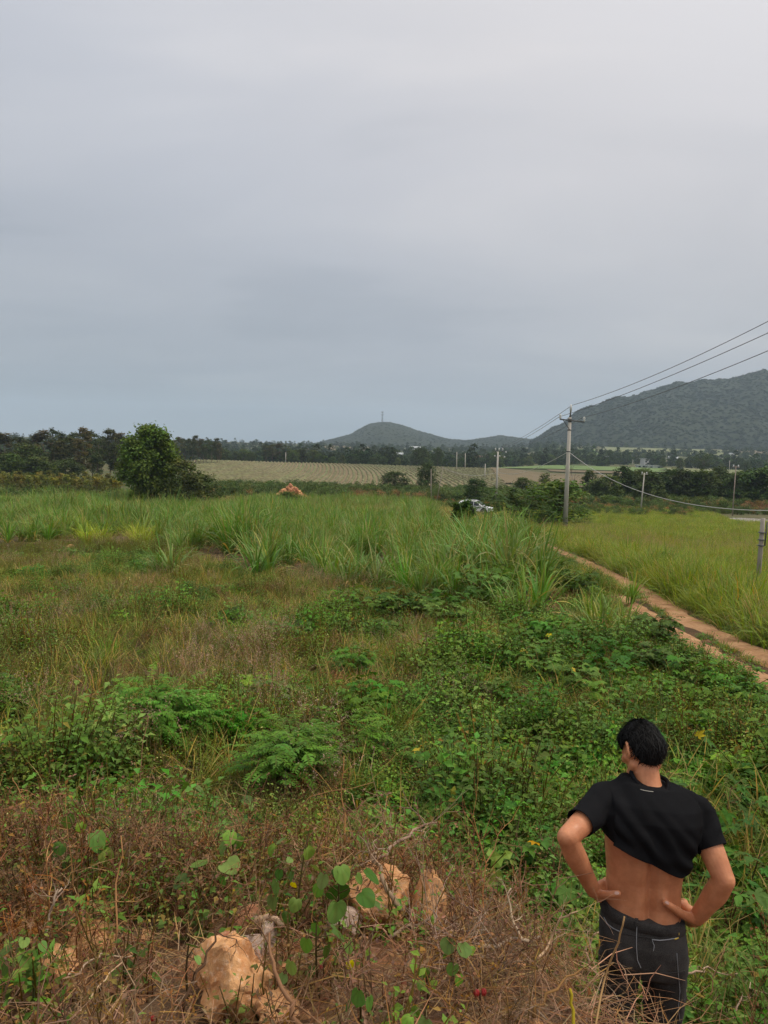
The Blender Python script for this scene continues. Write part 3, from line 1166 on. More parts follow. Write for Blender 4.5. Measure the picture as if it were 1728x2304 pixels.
# ------------------------------------------------------------------ zones, measured on the ground
Z_CANE = poly([(-500, 1106), (300, 1110), (600, 1114), (900, 1124), (1005, 1148), (1100, 1182), (1170, 1222), (1225, 1268), (1262, 1330), (1255, 1398), (1190, 1408), (1130, 1396), (1040, 1366), (900, 1338),
               (790, 1318), (700, 1300), (560, 1295), (470, 1262), (400, 1240), (330, 1212), (200, 1215), (60, 1232), (-500, 1260)])
Z_MEADOW = poly([(960, 1132), (985, 1150), (1110, 1176), (1216, 1208), (1300, 1256), (1400, 1324), (1560, 1398), (1728, 1466), (2150, 1650), (2150, 1190), (1660, 1180), (1600, 1156), (1520, 1138), (1350, 1128), (1150, 1128)])


def mound(x, y):
    ye = np.interp(x, [-6, -2.5, 0.0, 0.5, 0.9, 1.3, 3, 8], [4.6, 4.5, 4.3, 3.75, 2.7, 2.3, 2.0, 1.6])
    return sm((ye + 1.1 - y) / 1.6)


def off_man(x, y, r=0.26, wedge=.985):
    m = P(1440, 2100, 3.15)
    w_ = (np.abs(x - m.x * y / m.y) < .27) & (y < m.y) & (y > 1.2) & (RNG.uniform(0, 1, len(x)) < wedge)
    return (np.hypot(x - m.x, y - m.y) > r) & ~w_


# ------------------------------------------------------------------ sugar cane
CANE = [cane_clump(100 + i) for i in range(6)] + [cane_clump(120, 30, 1.2, dry=0.5), cane_clump(121, 36, 1.1, (0.13, 0.18, 0.04), 0.3)]
x, y = sample(lambda d: 3.4 if d < 40 else 2.2, 12, 120)
PK = poly([(395, 1112), (560, 1110), (600, 1128), (540, 1142), (400, 1145), (330, 1150), (340, 1130)])
k = inpoly(x, y, Z_CANE) & (dist_track(x, y) > 0.8) & ~inpoly(x, y, PK)
k &= (fbm(x * 0.16, y * 0.10, 61) > 0.33) | (x > -0.02 * y)
k &= vn(x * .75, y * .6, 62) > np.where(y > 45, .22, .46)
x, y = x[k], y[k]
cover('sugar_cane', CANE, x, y, 0.75, 1.3, 'dense stand of long arching green sugar cane leaves filling the mid field', 'sugar cane', 0.14, weights=[.15, .15, .15, .15, .15, .1, .07, .08], scale_by=(.62 + .75 * np.clip((fbm(x * .35, y * .2, 63) - .25) / .45, 0, 1)) * np.where((x / y > .07) & (x / y < .15) & (y > 42), .36, 1))

front = [(20, 1222, 1.0), (365, 1292, 1.15), (388, 1298, 1.1), (432, 1238, 1.0), (508, 1244, 1.1), (556, 1252, 1.1), (575, 1304, 1.2), (608, 1300, 1.15), (668, 1262, 1.05), (690, 1282, 1.1), (722, 1310, 1.1),
         (752, 1316, 1.15), (780, 1330, 1.0), (812, 1322, 1.2), (846, 1330, 1.1), (880, 1318, 1.15), (912, 1340, 1.1), (948, 1352, 1.05), (985, 1340, 1.15), (1020, 1362, 1.1), (1062, 1350, 1.2), (1100, 1372, 1.1), (1140, 1392, 1.1),
         (1180, 1404, 1.25), (1212, 1388, 1.1), (1225, 1350, 1.1), (1160, 1340, 1.15), (1110, 1310, 1.1), (1046, 1300, 1.1), (1330, 1408, 0.9), (1366, 1425, 1.0), (1420, 1362, 0.8), (1345, 1440, 0.9), (1405, 1440, 0.9), (1210, 1290, 1.0), (1120, 1258, 1.1)]
for i, (px, py, s) in enumerate(front):
    p = gp(px, py)
    m = CANE[6] if (px, py) in ((365, 1292), (1180, 1404), (1140, 1392)) else CANE[i % 6]
    if 1320 < px < 1420:
        m = CANE[7]
    fr = sorted(q[0] for q in front if q[0] not in (20, 365, 1180, 1420, 1330, 1366, 1345, 1405))
    lab = (ORD[fr.index(px)] + ' arching green cane clump from the left along the front of the cane stand') if px in fr else ''
    if px == 365:
        lab = 'tall tan and green cane clump standing alone on the brown weeds'
    elif px == 1180:
        lab = 'half dried cane clump with orange tan leaves above the dark leafy shrubs'
    elif px == 1420:
        lab = 'thin pale cane clump leaning over the dirt track'
    elif px == 20:
        lab = 'low cane clump at the left edge of the photo'
    elif 1320 < px:
        lab = ORD[sorted((1330, 1366, 1345, 1405)).index(px)] + ' bright green cane clump from the left between the dirt track and the leafy shrubs'
    tag(link('sugar_cane_clump', m, p, (U(-.08, .08), U(-.08, .08), U(0, 6.28)), s), lab, 'sugar cane', 'sugar cane clumps along the field edge')

# ------------------------------------------------------------------ meadow beyond the track
MEAD = [grass_tuft(200 + i, 80, 0.62, c, d_, 0.007, 0.2) for i, (c, d_) in enumerate([((0.155, 0.20, 0.035), .08), ((0.13, 0.185, 0.035), .06), ((0.19, 0.205, 0.055), .25), ((0.11, 0.17, 0.035), .05)])] \
    + [seed_grass(210, 40, 0.75, (0.26, 0.22, 0.11), (0.30, 0.23, 0.14)), seed_grass(211, 40, 0.7, (0.24, 0.21, 0.10), (0.27, 0.19, 0.13))]
x, y = sample(lambda d: 13 if d < 30 else (7 if d < 60 else 4), 9, 130, 0.75)
CARP_ = gp(1068, 1155)
k = inpoly(x, y, Z_MEADOW) & (dist_track(x, y) > 0.62)
k &= ~((x / y > .095) & (x / y < .150) & (y > CARP_.y - 14) & (y < CARP_.y + 2.4) & (RNG.uniform(0, 1, len(x)) < .9))
x, y = x[k], y[k]
tan = fbm(x * 0.09, y * 0.05, 71)
r = RNG.uniform(0, 1, len(x))
isd = r < np.clip((tan - 0.52) * 1.6 + 0.04, 0.015, 0.24)
edge = np.clip((dist_track(x, y) - 0.5) / 1.6, 0, 1)
cover('meadow_grass', MEAD[:4], x[~isd], y[~isd], 0.7, 1.25, 'bright yellow green meadow grass beyond the dirt track', 'grass', 0.12, weights=[.35, .3, .15, .2], scale_by=(.8 + .25 * edge + .6 * np.exp(-((dist_track(x, y) - 1.3) / 1.1) ** 2))[~isd])
cover('seeding_grass', MEAD[4:], x[isd], y[isd], 0.75, 1.2, 'tan seeding grass standing among the green meadow', 'grass', 0.12)
# low grass on the strip between the ruts
x, y = sample(lambda d: 90, 8, 26, 0.75)
k = (dist_track(x, y) < 1.4) & (dist_track(x, y) > 0.30 + .16 * vn(x * 3, y * 3, 5))
x, y = x[k], y[k]
cover('verge_grass', [grass_tuft(220 + i, 36, 0.16, (0.10, 0.14, 0.04), .2, 0.005, 0.1) for i in range(3)] + [carpet(224, 36, .16, .03, .06, (0.075, 0.12, 0.035))], x, y, 0.6, 1.2, 'short green grass growing between and beside the wheel ruts', 'grass')

# bright grass clumps on the left
BRIGHT = [grass_tuft(230 + i, 150, 0.95, (0.19, 0.25, 0.03), .07, 0.009, 0.17) for i in range(3)]
for i, (px, py, s) in enumerate([(75, 1196, .9), (120, 1205, .95), (165, 1200, 1.0), (195, 1218, 1.05), (230, 1216, .95), (250, 1192, 1.1), (285, 1188, 1.1), (305, 1212, 1.0), (325, 1224, .95), (345, 1210, .9), (270, 1150, 1.25)]):
    tag(link('grass_clump', BRIGHT[i % 3], gp(px, py + 6), (0, 0, U(0, 6.28)), s * 1.35), ORD[sorted((75, 120, 165, 195, 230, 250, 285, 305, 325, 345)).index(px)] + ' vivid yellow green grass clump from the left in front of the cane' if px != 270 else 'tall yellow green grass clump in front of the big dark tree', 'grass', 'vivid grass clumps')

# ------------------------------------------------------------------ weeds of the near field
OLIVE = [weed(300 + i, 10, .36, .034, c, nl=15, flower=fl) for i, (c, fl) in enumerate([((0.09, 0.155, 0.042), None), ((0.105, 0.15, 0.045), (.5, .48, .45)), ((0.075, 0.13, 0.038), None), ((0.12, 0.16, 0.05), None)])]
BROWNW = [weed(310 + i, 10, .38, .028, (0.12, 0.105, 0.055), nl=12, brown=.4, mat=M_BROWNW) for i in range(3)]
CARP = [carpet(320 + i, 78, .27, .05, .18, c) for i, c in enumerate([(0.066, 0.125, 0.034), (0.08, 0.145, 0.04), (0.055, 0.105, 0.03), (0.095, 0.145, 0.045)])]
LEAFY = [weed(330 + i, 12, .40, .062, c, (0.09, .08, .04), 15, spread=.16, brown=.04) for i, c in enumerate([(0.07, 0.13, 0.036), (0.06, 0.115, 0.033), (0.085, 0.145, 0.045)])]
PINK = [seed_grass(340 + i, 30, .55) for i in range(3)]
THIN = [grass_tuft(350 + i, 50, .42, (0.13, 0.165, 0.05), .3, .004, .12) for i in range(3)]

x, y = sample(lambda d: 52 if d < 9 else (34 if d < 16 else 20), 3.4, 34)
ok = ~inpoly(x, y, Z_CANE) & ~inpoly(x, y, Z_MEADOW) & (dist_track(x, y) > 0.75) & (mound(x, y) < 0.75 + 0.0 * x) & off_man(x, y)
x, y = x[ok], y[ok]
u_ = x / y
n1, n2 = fbm(x * .55, y * .40, 81), fbm(x * 1.3, y * .9, 82)
right = .33 + sm((u_ + 0.16) / 0.22) * 0.6 + (n1 - .47) * 1.5
r = RNG.uniform(0, 1, len(x))
r2 = RNG.uniform(0, 1, len(x))
mo = mound(x, y)
keep = r2 > mo * np.where(y > 3.1, .3, .85)
bare = (n2 < 0.30) & (right < .4)
keep &= ~bare
leftfar = (u_ < -0.05) & (y > 11)
p_pink = np.clip((fbm(x * .5, y * .3, 83) - .57) * 2.2, 0.008, .22) * (u_ < 0.12) * sm((y - 5) / 3)
isp = keep & (r < p_pink)
rest = keep & ~isp
gr = rest & (right > 0.36)
ol = rest & ~gr
HV = .55 + 1.15 * np.clip((fbm(x * 1.1, y * .8, 86) - .25) / .45, 0, 1) ** 1.5
c1 = gr & (n2 > .42)
c2 = gr & ~c1
sp_ = fbm(x * .8, y * .6, 87)
cA, cB, cC = c1 & (sp_ < .44), c1 & (sp_ >= .44) & (sp_ < .54), c1 & (sp_ >= .54)
cover('leafy_ground_cover', CARP[:3], x[cA], y[cA], .55, 1.15, 'dense low carpet of small green leaves over the slope', 'ground cover', .25, scale_by=HV[cA])
cover('pale_ground_cover', [CARP[3], CARP[1], LEAFY[2]], x[cC], y[cC], .55, 1.15, 'paler yellow green leafy patches in the ground cover', 'ground cover', .25, scale_by=HV[cC])
cover('mixed_weeds', OLIVE + LEAFY[:1], x[cB], y[cB], .6, 1.25, 'mixed upright weeds standing between the leafy patches', 'weeds', .25, scale_by=HV[cB])
cover('leafy_weeds', LEAFY, x[c2], y[c2], .6, 1.15, 'knee high dark green leafy weeds below the slope', 'weeds', .25, scale_by=HV[c2])
b_ = ol & (r2 < .07 + (n1 < .45) * .12)
cover('olive_weeds', OLIVE, x[ol & ~b_], y[ol & ~b_], .6, 1.15, 'low olive green weeds covering the left of the field', 'weeds', .2, scale_by=HV[ol & ~b_])
cover('brown_weeds', BROWNW, x[b_], y[b_], .55, 1.1, 'withered brownish weeds mixed through the field', 'weeds', .18)
cover('seed_grass', PINK, x[isp], y[isp], .7, 1.15, 'pinkish tan seeding grass in loose patches on the left', 'grass', .15)
x, y = sample(lambda d: 9, 3.6, 26)
k = ~inpoly(x, y, Z_CANE) & (dist_track(x, y) > 0.6) & ~inpoly(x, y, Z_MEADOW) & off_man(x, y) & (mound(x, y) < .8)
cover('thin_grass', THIN, x[k], y[k], .7, 1.3, 'thin green and straw grass blades among the weeds', 'grass', .2)
x, y = sample(lambda d: 3.5, 3.0, 20)
k = ~inpoly(x, y, Z_CANE) & (dist_track(x, y) > 0.9) & (y < 20) & ((x < .1 * y) | (RNG.uniform(0, 1, len(x)) < .4)) & off_man(x, y) & ~inpoly(x, y, Z_MEADOW)
DRYW = [dry_weed(400 + i, 9, .5, c, .12, 8) for i, c in enumerate([(0.14, 0.075, 0.04), (0.19, 0.115, 0.06), (0.105, 0.06, 0.035), (0.26, 0.18, 0.10)])]
cover('dry_stalks', DRYW, x[k], y[k], .6, 1.0, 'thin brown dead stalks scattered in the green field', 'dry stalks', .3)

# the dry mound in front
ROCKS = [(505, 2290, 118, 150), (500, 2205, 88, 62), (552, 2160, 46, 40), (606, 2140, 32, 52), (860, 2110, 92, 112), (962, 2105, 60, 116), (780, 2125, 58, 70), (1022, 2062, 30, 26), (636, 2320, 60, 60), (560, 2090, 50, 40)]


def clear_rock(x, y, front=.5):
    ok = np.ones(len(x), bool)
    for px, py, w_, h_ in ROCKS:
        p = gp(px, py - 4)
        s = w_ / F * p.y
        ok &= ~((np.abs(x - p.x * (y / p.y)) < s * 1.05) & (y < p.y + s * .9) & (y > p.y - front) & (RNG.uniform(0, 1, len(x)) < .9))
    return ok


x, y = sample(lambda d: 54, 1.25, 5.6, .75, .6)
k = (mound(x, y) > .12) & off_man(x, y, .3)
r = RNG.uniform(0, 1, len(x))
dens = np.clip(0.6 + (y - 2.6) * .3, .4, 1) * np.where(y > 3.4, .38, 1) * np.where(x > .42, .36, 1) * np.clip(.25 + 1.8 * fbm(x * 1.1, y * 1.1, 91) - .2, .2, 1)
k &= (r < dens) & clear_rock(x, y)
cover('dead_weeds', DRYW, x[k], y[k], .45, .95, 'tangle of brown dead weed stalks over the rubble mound', 'dry weeds', .35, weights=[.36, .26, .22, .16])
STRAW = [straw(420 + i, 80) for i in range(4)]
x, y = sample(lambda d: 42, 1.2, 5.4, .75, .6)
k = (mound(x, y) > .15) & off_man(x, y, .15, .3)
k &= (RNG.uniform(0, 1, len(x)) < np.where(x > .3, .9, .7)) & clear_rock(x, y, .0)
cover('straw_litter', STRAW, x[k], y[k], .7, 1.3, 'dry straw and dead leaf litter lying on the red mound', 'litter', .2)
x, y = sample(lambda d: 22 if d < 2.8 else 60, 1.3, 5.4, .75, .6)
k = (mound(x, y) > .1) & off_man(x, y, .3) & (RNG.uniform(0, 1, len(x)) < np.clip(.35 + (-x + .2) * .6, .2, 1))
cover('mound_weeds', [weed(430 + i, 5, .26, .04, (0.075, 0.13, 0.04), nl=8, spread=.08) for i in range(3)] + [weed(436, 7, .3, .03, (0.11, 0.12, 0.05), nl=10, brown=.3)], x[k], y[k], .6, 1.2, 'sparse small green weeds growing through the dry mound', 'weeds', .2)
# pebbles
def pebble(seed):
    bm = bmesh.new()
    bmesh.ops.create_icosphere(bm, subdivisions=2, radius=1.0)
    random.seed(seed)
    for v in bm.verts:
        v.co *= 1 + .22 * (fbm(v.co.x * 1.3 + seed * 3, v.co.y * 1.3 + v.co.z * 2, seed) - .47) * 2
        v.co.z *= .65
    me = bpy.data.meshes.new('pebble')
    bm.to_mesh(me)
    bm.free()
    me.materials.append(M_ROCK)
    return me


def rock_material(name, a, b_, c_, pale=.35):
    m, nt, o = newmat(name)
    n1 = noise_node(nt, 3.2, 6, .6, dist=.6)
    n2 = noise_node(nt, 11, 6, .65)
    n3 = noise_node(nt, 34, 8, .75)
    col = nmix(nt, nramp(nt, n1, [(.35, 0), (.65, 1)]), a, b_)
    col = nmix(nt, nramp(nt, n2, [(.5, 0), (.72, pale * 2)]), col, c_)
    col = nmix(nt, nramp(nt, n3, [(.3, .35), (.44, 0)]), col, tuple(v * .5 for v in a))
    b = bsdf(nt, col, .9, .15)
    bump(nt, nmath(nt, 'MULTIPLY_ADD', n2, 1.5, n3), b, .5, .009)
    nt.links.new(b.outputs[0], o.inputs[0])
    return m


M_ROCK = rock_material('ochre_rock', (0.60, 0.275, 0.115), (0.70, 0.375, 0.17), (0.80, 0.56, 0.38))
M_ROCKP = rock_material('pale_rock', (0.52, 0.35, 0.27), (0.66, 0.50, 0.40), (0.72, 0.62, 0.53))
M_ROCKR = rock_material('red_rock', (0.48, 0.19, 0.10), (0.56, 0.27, 0.145), (0.62, 0.40, 0.26))
x, y = sample(lambda d: 60 if d < 5 else 3, 1.2, 14, .75, .6)
k = off_man(x, y, .2) & (dist_track(x, y) > .5)
cover('stony_rubble', [pebble(i) for i in range(4)], x[k], y[k], .006, .028, 'small ochre stones strewn over the red soil', 'pebbles', .3, zs=(.6, 1.1))

# ------------------------------------------------------------------ scrub band, far wood and hill canopy
SCRUB = [bush(500 + i, .9, 1.3, 420, .17, c, 22, M_TREE, 'scrub') for i, c in enumerate([(0.055, 0.085, 0.026), (0.075, 0.10, 0.034), (0.065, 0.10, 0.035), (0.21, 0.11, 0.07), (0.19, 0.115, 0.07)])]
x, y = sample(lambda d: .55, 92, 172, .62)
pxl = x / y * F + CX
k = ~((np.abs(pxl - 655) < 40) & (y < 126)) & ~((np.abs(pxl - 897) < 20) & (y < 140)) & (pxl > 395) & (pxl < 1900) & ~((pxl > 1560) & (y < 116)) & ~((pxl > 985) & (y < 101))
n = fbm(x * .05, y * .03, 95)
k &= RNG.uniform(0, 1, len(x)) < np.where(y > 130, 1.0, .35 + 1.1 * n)
x, y, n = x[k], y[k], n[k]
red = (y < 145) & (fbm(x * .07, y * .05, 99) + RNG.uniform(-.15, .15, len(x)) > .47)
ss = np.where(y > 132, 1.0, .6) * RNG.uniform(.6, 1.3, len(x))
cover('scrub', SCRUB[:3], x[~red], y[~red], .9, 1.1, 'dark green scrub growing in a band below the pineapple field', 'scrub', .1, scale_by=ss[~red])
cover('reddish_scrub', SCRUB[3:], x[red], y[red], .7, 1.0, 'withered reddish scrub behind the parked car', 'scrub', .1, scale_by=ss[red])
# rough grass at the foot of the scrub
x, y = sample(lambda d: 2.6, 72, 118, .62)
pxl = x / y * F + CX
k = (pxl > 300) & (pxl < 1130) & ~inpoly(x, y, Z_MEADOW)
n = fbm(x * .08, y * .05, 97)
ROUGH = [grass_tuft(510 + i, 60, 1.1, c, .3, .016, .3) for i, c in enumerate([(0.14, 0.17, 0.05), (0.17, 0.155, 0.065)])] + [seed_grass(513, 40, 1.0, (0.24, 0.18, 0.11), (0.33, 0.21, 0.165))]
k &= (n > .36) & ~((np.abs(pxl - 897) < 18) & (y > 95)) & ~((np.abs(pxl - 655) < 40) & (y < 114) & (y > 90))
cover('rough_grass', ROUGH, x[k], y[k], .7, 1.2, 'rough tan and green grass in front of the scrub', 'grass')
# pink grass patches beside the big tree
x, y = sample(lambda d: 7, 55, 105, .4)
pk = [PK]
k = inpoly(x, y, pk[0])
cover('pink_grass', [seed_grass(520 + i, 55, .9, (0.30, 0.20, 0.14), (0.37, 0.225, 0.18)) for i in range(2)], x[k], y[k], .8, 1.2, 'pinkish dry grass patch beside the big dark tree', 'grass')

CROWNS = []
for i, (c, h, rx) in enumerate([((0.04, 0.06, 0.022), 9, 3.6), ((0.05, 0.07, 0.025), 7, 3.4), ((0.06, 0.08, 0.03), 6, 3.2), ((0.036, 0.052, 0.022), 11, 3.0)]):
    CROWNS.append(tree_parts(540 + i, h, rx, .12, 620, 1.0, c, 34, .2, mat=M_FAR)[1])
xs, ys = [], []
n = 4200
q = RNG.uniform(0, 1, n)
y = 360 + 900 * q ** 1.3
pxl = RNG.uniform(-350, 1950, n)
x = (pxl - CX) / F * y
dn = fbm(x * .012, y * .008, 98)
k = ((pxl < 1080) & (dn > .38)) | ((pxl >= 1080) & (y > 480) & (dn > .46)) | ((pxl > 700) & (pxl < 1240) & (y > 500))
k &= ~((pxl > 1330) & (pxl < 1620) & (y > 880) & (y < 1130) & (dn < .62))
x, y = x[k], y[k]
o = cover('far_wood', CROWNS, x, y, .6, 1.05, 'far woods filling the plain below the hills', 'woods', .03, sink=1.0)
# canopy on the slopes
SLOPE = []
for i, (c, h, rx) in enumerate([((0.07, 0.10, 0.05), 7, 3.6), ((0.08, 0.105, 0.05), 6, 3.4), ((0.09, 0.11, 0.055), 5, 3.2)]):
    SLOPE.append(tree_parts(560 + i, h, rx, .08, 420, 1.1, c, 26, .2, mat=M_HILLC)[1])
for V_, nm, nn, lab in ((H_MTN, 'mountain_forest', 22000, 'dark forest canopy covering the long mountain'), (H_CEN, 'hill_forest', 9000, 'green forest canopy covering the low hill below the mast')):
    a, b = V_.shape[:2]
    fi, fj = RNG.uniform(0, a - 1.001, nn), RNG.uniform(0, (b - 1) * .56, nn)
    i, j = fi.astype(int), fj.astype(int)
    u1, v1 = (fi - i)[:, None], (fj - j)[:, None]
    pts = (V_[i, j] * (1 - u1) + V_[i + 1, j] * u1) * (1 - v1) + (V_[i, j + 1] * (1 - u1) + V_[i + 1, j + 1] * u1) * v1
    pts[:, 2] -= 2.0
    s = RNG.uniform(.4, 1.0, nn) * (.8 if 'mount' in nm else .6)
    scatter(nm, SLOPE, pts, np.stack([0 * s, 0 * s, RNG.uniform(0, 6.28, nn)], -1), np.stack([s * 1.25, s * 1.25, s * .8], -1), RNG.integers(0, 3, nn), lab, 'forest')


# ------------------------------------------------------------------ trees
def nth(px, pxs):
    return ORD[sorted(pxs).index(px)]


def place_tree(name, meshes, hproto, px, top, d, label, cat='tree', group=None, wide=1.0, rz=None, base=None):
    """trunk + crown, scaled so that the top stands at photograph height `top`"""
    p = at(px, d) if base is None else base
    h = P(px, top, d).z - p.z
    s = h / hproto
    e = empty(name, p, U(0, 6.28) if rz is None else rz, 1.0)
    e.scale = (s * wide, s * wide, s)
    link('trunk', meshes[0], parent=e)
    link('crown', meshes[1], parent=e)
    tag(e, label, cat, group)
    return e


EUC = [tree_parts(600 + i, 12, 1.75, .24, 2600, .42, c, 34, .13, .1, (0.20, 0.15, 0.12), 14, cl=.34, flat=.6) for i, c in enumerate([(0.05, 0.062, 0.028), (0.062, 0.066, 0.034), (0.075, 0.062, 0.038), (0.045, 0.06, 0.03)])]
BROADT = [tree_parts(610 + i, 8, 3.4, .14, 4200, .42, c, 80, .2, .0, limbs=12, cl=.21) for i, c in enumerate([(0.04, 0.062, 0.02), (0.052, 0.078, 0.026), (0.065, 0.085, 0.03)])]
UMB = [tree_parts(620, 8, 4.2, .38, 2400, .36, (0.038, 0.058, 0.02), 46, .22, .0, limbs=14, shape='umbrella', cl=.2, flat=.4)]
CONE = [tree_parts(630 + i, 3, .85, .06, 520, .2, c, 30, .05, .0, shape='cone', limbs=4, cl=.26) for i, c in enumerate([(0.095, 0.10, 0.028), (0.115, 0.108, 0.03), (0.055, 0.075, 0.024)])]
BIG = tree_parts(640, 7, 3.2, .05, 22000, .32, (0.058, 0.098, 0.022), 190, .26, .05, limbs=22, cl=.165)
BAMB = [tree_parts(650 + i, 6, 2.9, .03, 4500, .42, c, 80, .12, .0, limbs=12, cl=.2) for i, c in enumerate([(0.04, 0.066, 0.02), (0.05, 0.078, 0.024), (0.036, 0.058, 0.02)])]
BARE = MB()
random.seed(66)


def grow(mb, p, a, e, l, r, n, col):
    q = p + dirv(a, e) * l * .5
    s = q + dirv(a + U(-.4, .4), e + U(-.25, .25)) * l * .5
    mb.tube([p, q, s], [r, r * .8, r * .6], 4 if r > .004 else 3, jit(col, .12), False)
    if n:
        for k in range(random.choice((2, 3))):
            grow(mb, s if k else q, a + U(-1.3, 1.3), e + U(-.7, .6), l * U(.5, .85), r * .62, n - 1, col)


grow(BARE, np.array([0, 0, -.1]), .3, 1.5, 2.4, .14, 5, (0.13, 0.11, 0.09))
BARET = (BARE.mesh('trunk', M_BARK), bush(67, 1.6, 2.0, 160, .3, (0.10, 0.09, 0.045), 14, M_TREE, 'crown'))

place_tree('big_tree', BIG, 7.1, 338, 964, 82, 'big dense dark green tree with bright lower leaves standing alone at left', wide=.75, rz=1.0)
place_tree('leafy_tree', BROADT[2], 8, 408, 1040, 80, 'light green bushy sapling against the right foot of the big dark tree')
place_tree('leafy_tree', BROADT[1], 8, 455, 1068, 90, 'low green bush tree beside the reddish grass patch', wide=1.3)
GROVE = [8, 30, 52, 78, 98, 124, 148, 168, 188, 208, 228, 247, 268, 282, 62, 138, 176, 218, 258, 300]
for i, (px, top, d) in enumerate([(-60, 975, 185), (-25, 968, 190), (8, 972, 182), (30, 980, 196), (52, 978, 180), (78, 984, 200), (98, 966, 182), (124, 962, 176), (148, 970, 186), (168, 974, 195), (188, 960, 174), (208, 968, 180), (228, 976, 190), (247, 966, 178),
                                  (268, 972, 188), (282, 980, 180), (62, 992, 168), (138, 990, 166), (176, 985, 168), (218, 988, 164), (258, 992, 168), (300, 985, 190)]):
    lab = nth(max(px, 0), [max(q, 0) for q in GROVE]) + ' eucalyptus from the left in the grove behind the young plantation' if px > 0 else ('eucalyptus far beyond the left edge of the photo' if px < -30 else 'eucalyptus just beyond the left edge of the photo')
    if px == 188:
        lab = 'tallest eucalyptus of the grove, pale trunk, two columns left of the dark tree'
    if px == 247:
        lab = 'eucalyptus with a small separate top just left of the big dark tree'
    place_tree('eucalyptus_tree', EUC[i % 4], 12.2, px, top, d, lab, group='eucalyptus grove on the left', wide=U(.95, 1.35))
place_tree('leafy_tree', BROADT[2], 8, 60, 1004, 160, 'yellow green rounded tree in front of the eucalyptus grove', wide=1.2)
place_tree('leafy_tree', BROADT[1], 8, 20, 1022, 150, 'mid green rounded tree at the left edge of the photo', wide=1.3)
place_tree('leafy_tree', BROADT[1], 8, 85, 1030, 152, 'mid green bushy tree beside the yellow green tree', wide=1.5)
place_tree('leafy_tree', BROADT[0], 8, 150, 1036, 160, 'dark bushy tree under the eucalyptus trunks', wide=1.6)
for i, (px, top, d) in enumerate([(394, 990, 300), (402, 982, 310), (416, 986, 298), (428, 984, 305), (440, 980, 300), (452, 986, 310), (464, 988, 300), (476, 990, 306), (488, 986, 302), (493, 996, 300), (434, 996, 290), (458, 998, 292)]):
    place_tree('eucalyptus_tree', EUC[(i + 1) % 4], 12.2, px, top, d, nth(px, [394, 402, 416, 428, 440, 452, 464, 476, 488, 493, 434, 458]) + ' slim eucalyptus from the left in the row right of the big tree' if px != 488 else 'outermost slim eucalyptus at the right end of its row', group='eucalyptus row behind the field', wide=U(.9, 1.3))
for i, (px, top, d) in enumerate([(598, 998, 365), (612, 1000, 360), (628, 997, 368), (645, 1000, 364), (680, 1006, 358)]):
    place_tree('eucalyptus_tree', EUC[i % 4], 12.2, px, top, d, nth(px, [598, 612, 628, 645, 680]) + ' from the left of the tall trees rising above the far wood', group='tall trees in the far wood', wide=1.6)
for i, (px, top, d, w_) in enumerate([(505, 1012, 350, 1.2), (530, 1016, 352, 1.1), (548, 1012, 355, 1.2), (566, 1018, 350, 1.1), (660, 1014, 352, 1.2), (705, 1014, 350, 1.3), (720, 1022, 346, 1.1), (748, 1028, 345, 1.3), (770, 1026, 348, 1.1), (800, 1030, 346, 1.4),
                                      (895, 1030, 345, .9), (838, 1030, 348, 1.2), (862, 1028, 352, 1.2), (960, 1030, 352, 1.0)]):
    place_tree('leafy_tree', BROADT[i % 3], 8, px, top, d, nth(px, [505, 530, 548, 566, 660, 705, 720, 748, 770, 800, 895, 838, 862, 960]) + ' rounded tree from the left along the far edge of the pineapple field', group='trees along the far field edge', wide=w_)
for px, top, d, w_, lab in [(938, 1010, 352, 1.0, 'tall dark tree of the pair behind the pineapple field, the left one'), (950, 1007, 358, 1.0, 'tall dark tree in the middle of the cluster behind the pineapple field'), (985, 1008, 350, .9, 'tall narrow dark tree right of the pair behind the pineapple field')]:
    place_tree('leafy_tree', BROADT[0], 8, px, top, d, lab, wide=w_ * .8)
place_tree('leafy_tree', BROADT[1], 8, 962, 1043, 168, 'olive tree with a pale trunk at the right end of the pineapple rows', wide=.85)
place_tree('leafy_tree', BROADT[0], 8, 888, 1062, 165, 'dark dome shaped bush at the lower edge of the pineapple rows', wide=1.6)
place_tree('leafy_tree', BROADT[0], 8, 1072, 1078, 128, 'dark green bush on the scrub slope left of the second pole', wide=1.1)
place_tree('leafy_tree', BROADT[1], 8, 1180, 1076, 150, 'low spreading green tree in front of the ploughed field', wide=1.3)
place_tree('conical_tree', CONE[2], 3, 1222, 1066, 195, 'dark oval tree of the pair standing in the ploughed field, left one', wide=1.4)
place_tree('conical_tree', CONE[2], 3, 1233, 1064, 197, 'dark oval tree of the pair standing in the ploughed field, right one', wide=1.3)
place_tree('conical_tree', CONE[2], 3, 1254, 1078, 190, 'small dark oval tree beside the tall pole', wide=1.3)
place_tree('bare_tree', BARET, 4.6, 1284, 1056, 185, 'nearly bare grey branching tree behind the tall pole')
place_tree('leafy_tree', BROADT[1], 8, 1328, 1060, 165, 'round topped tree at the left end of the dark tree row', wide=.75)
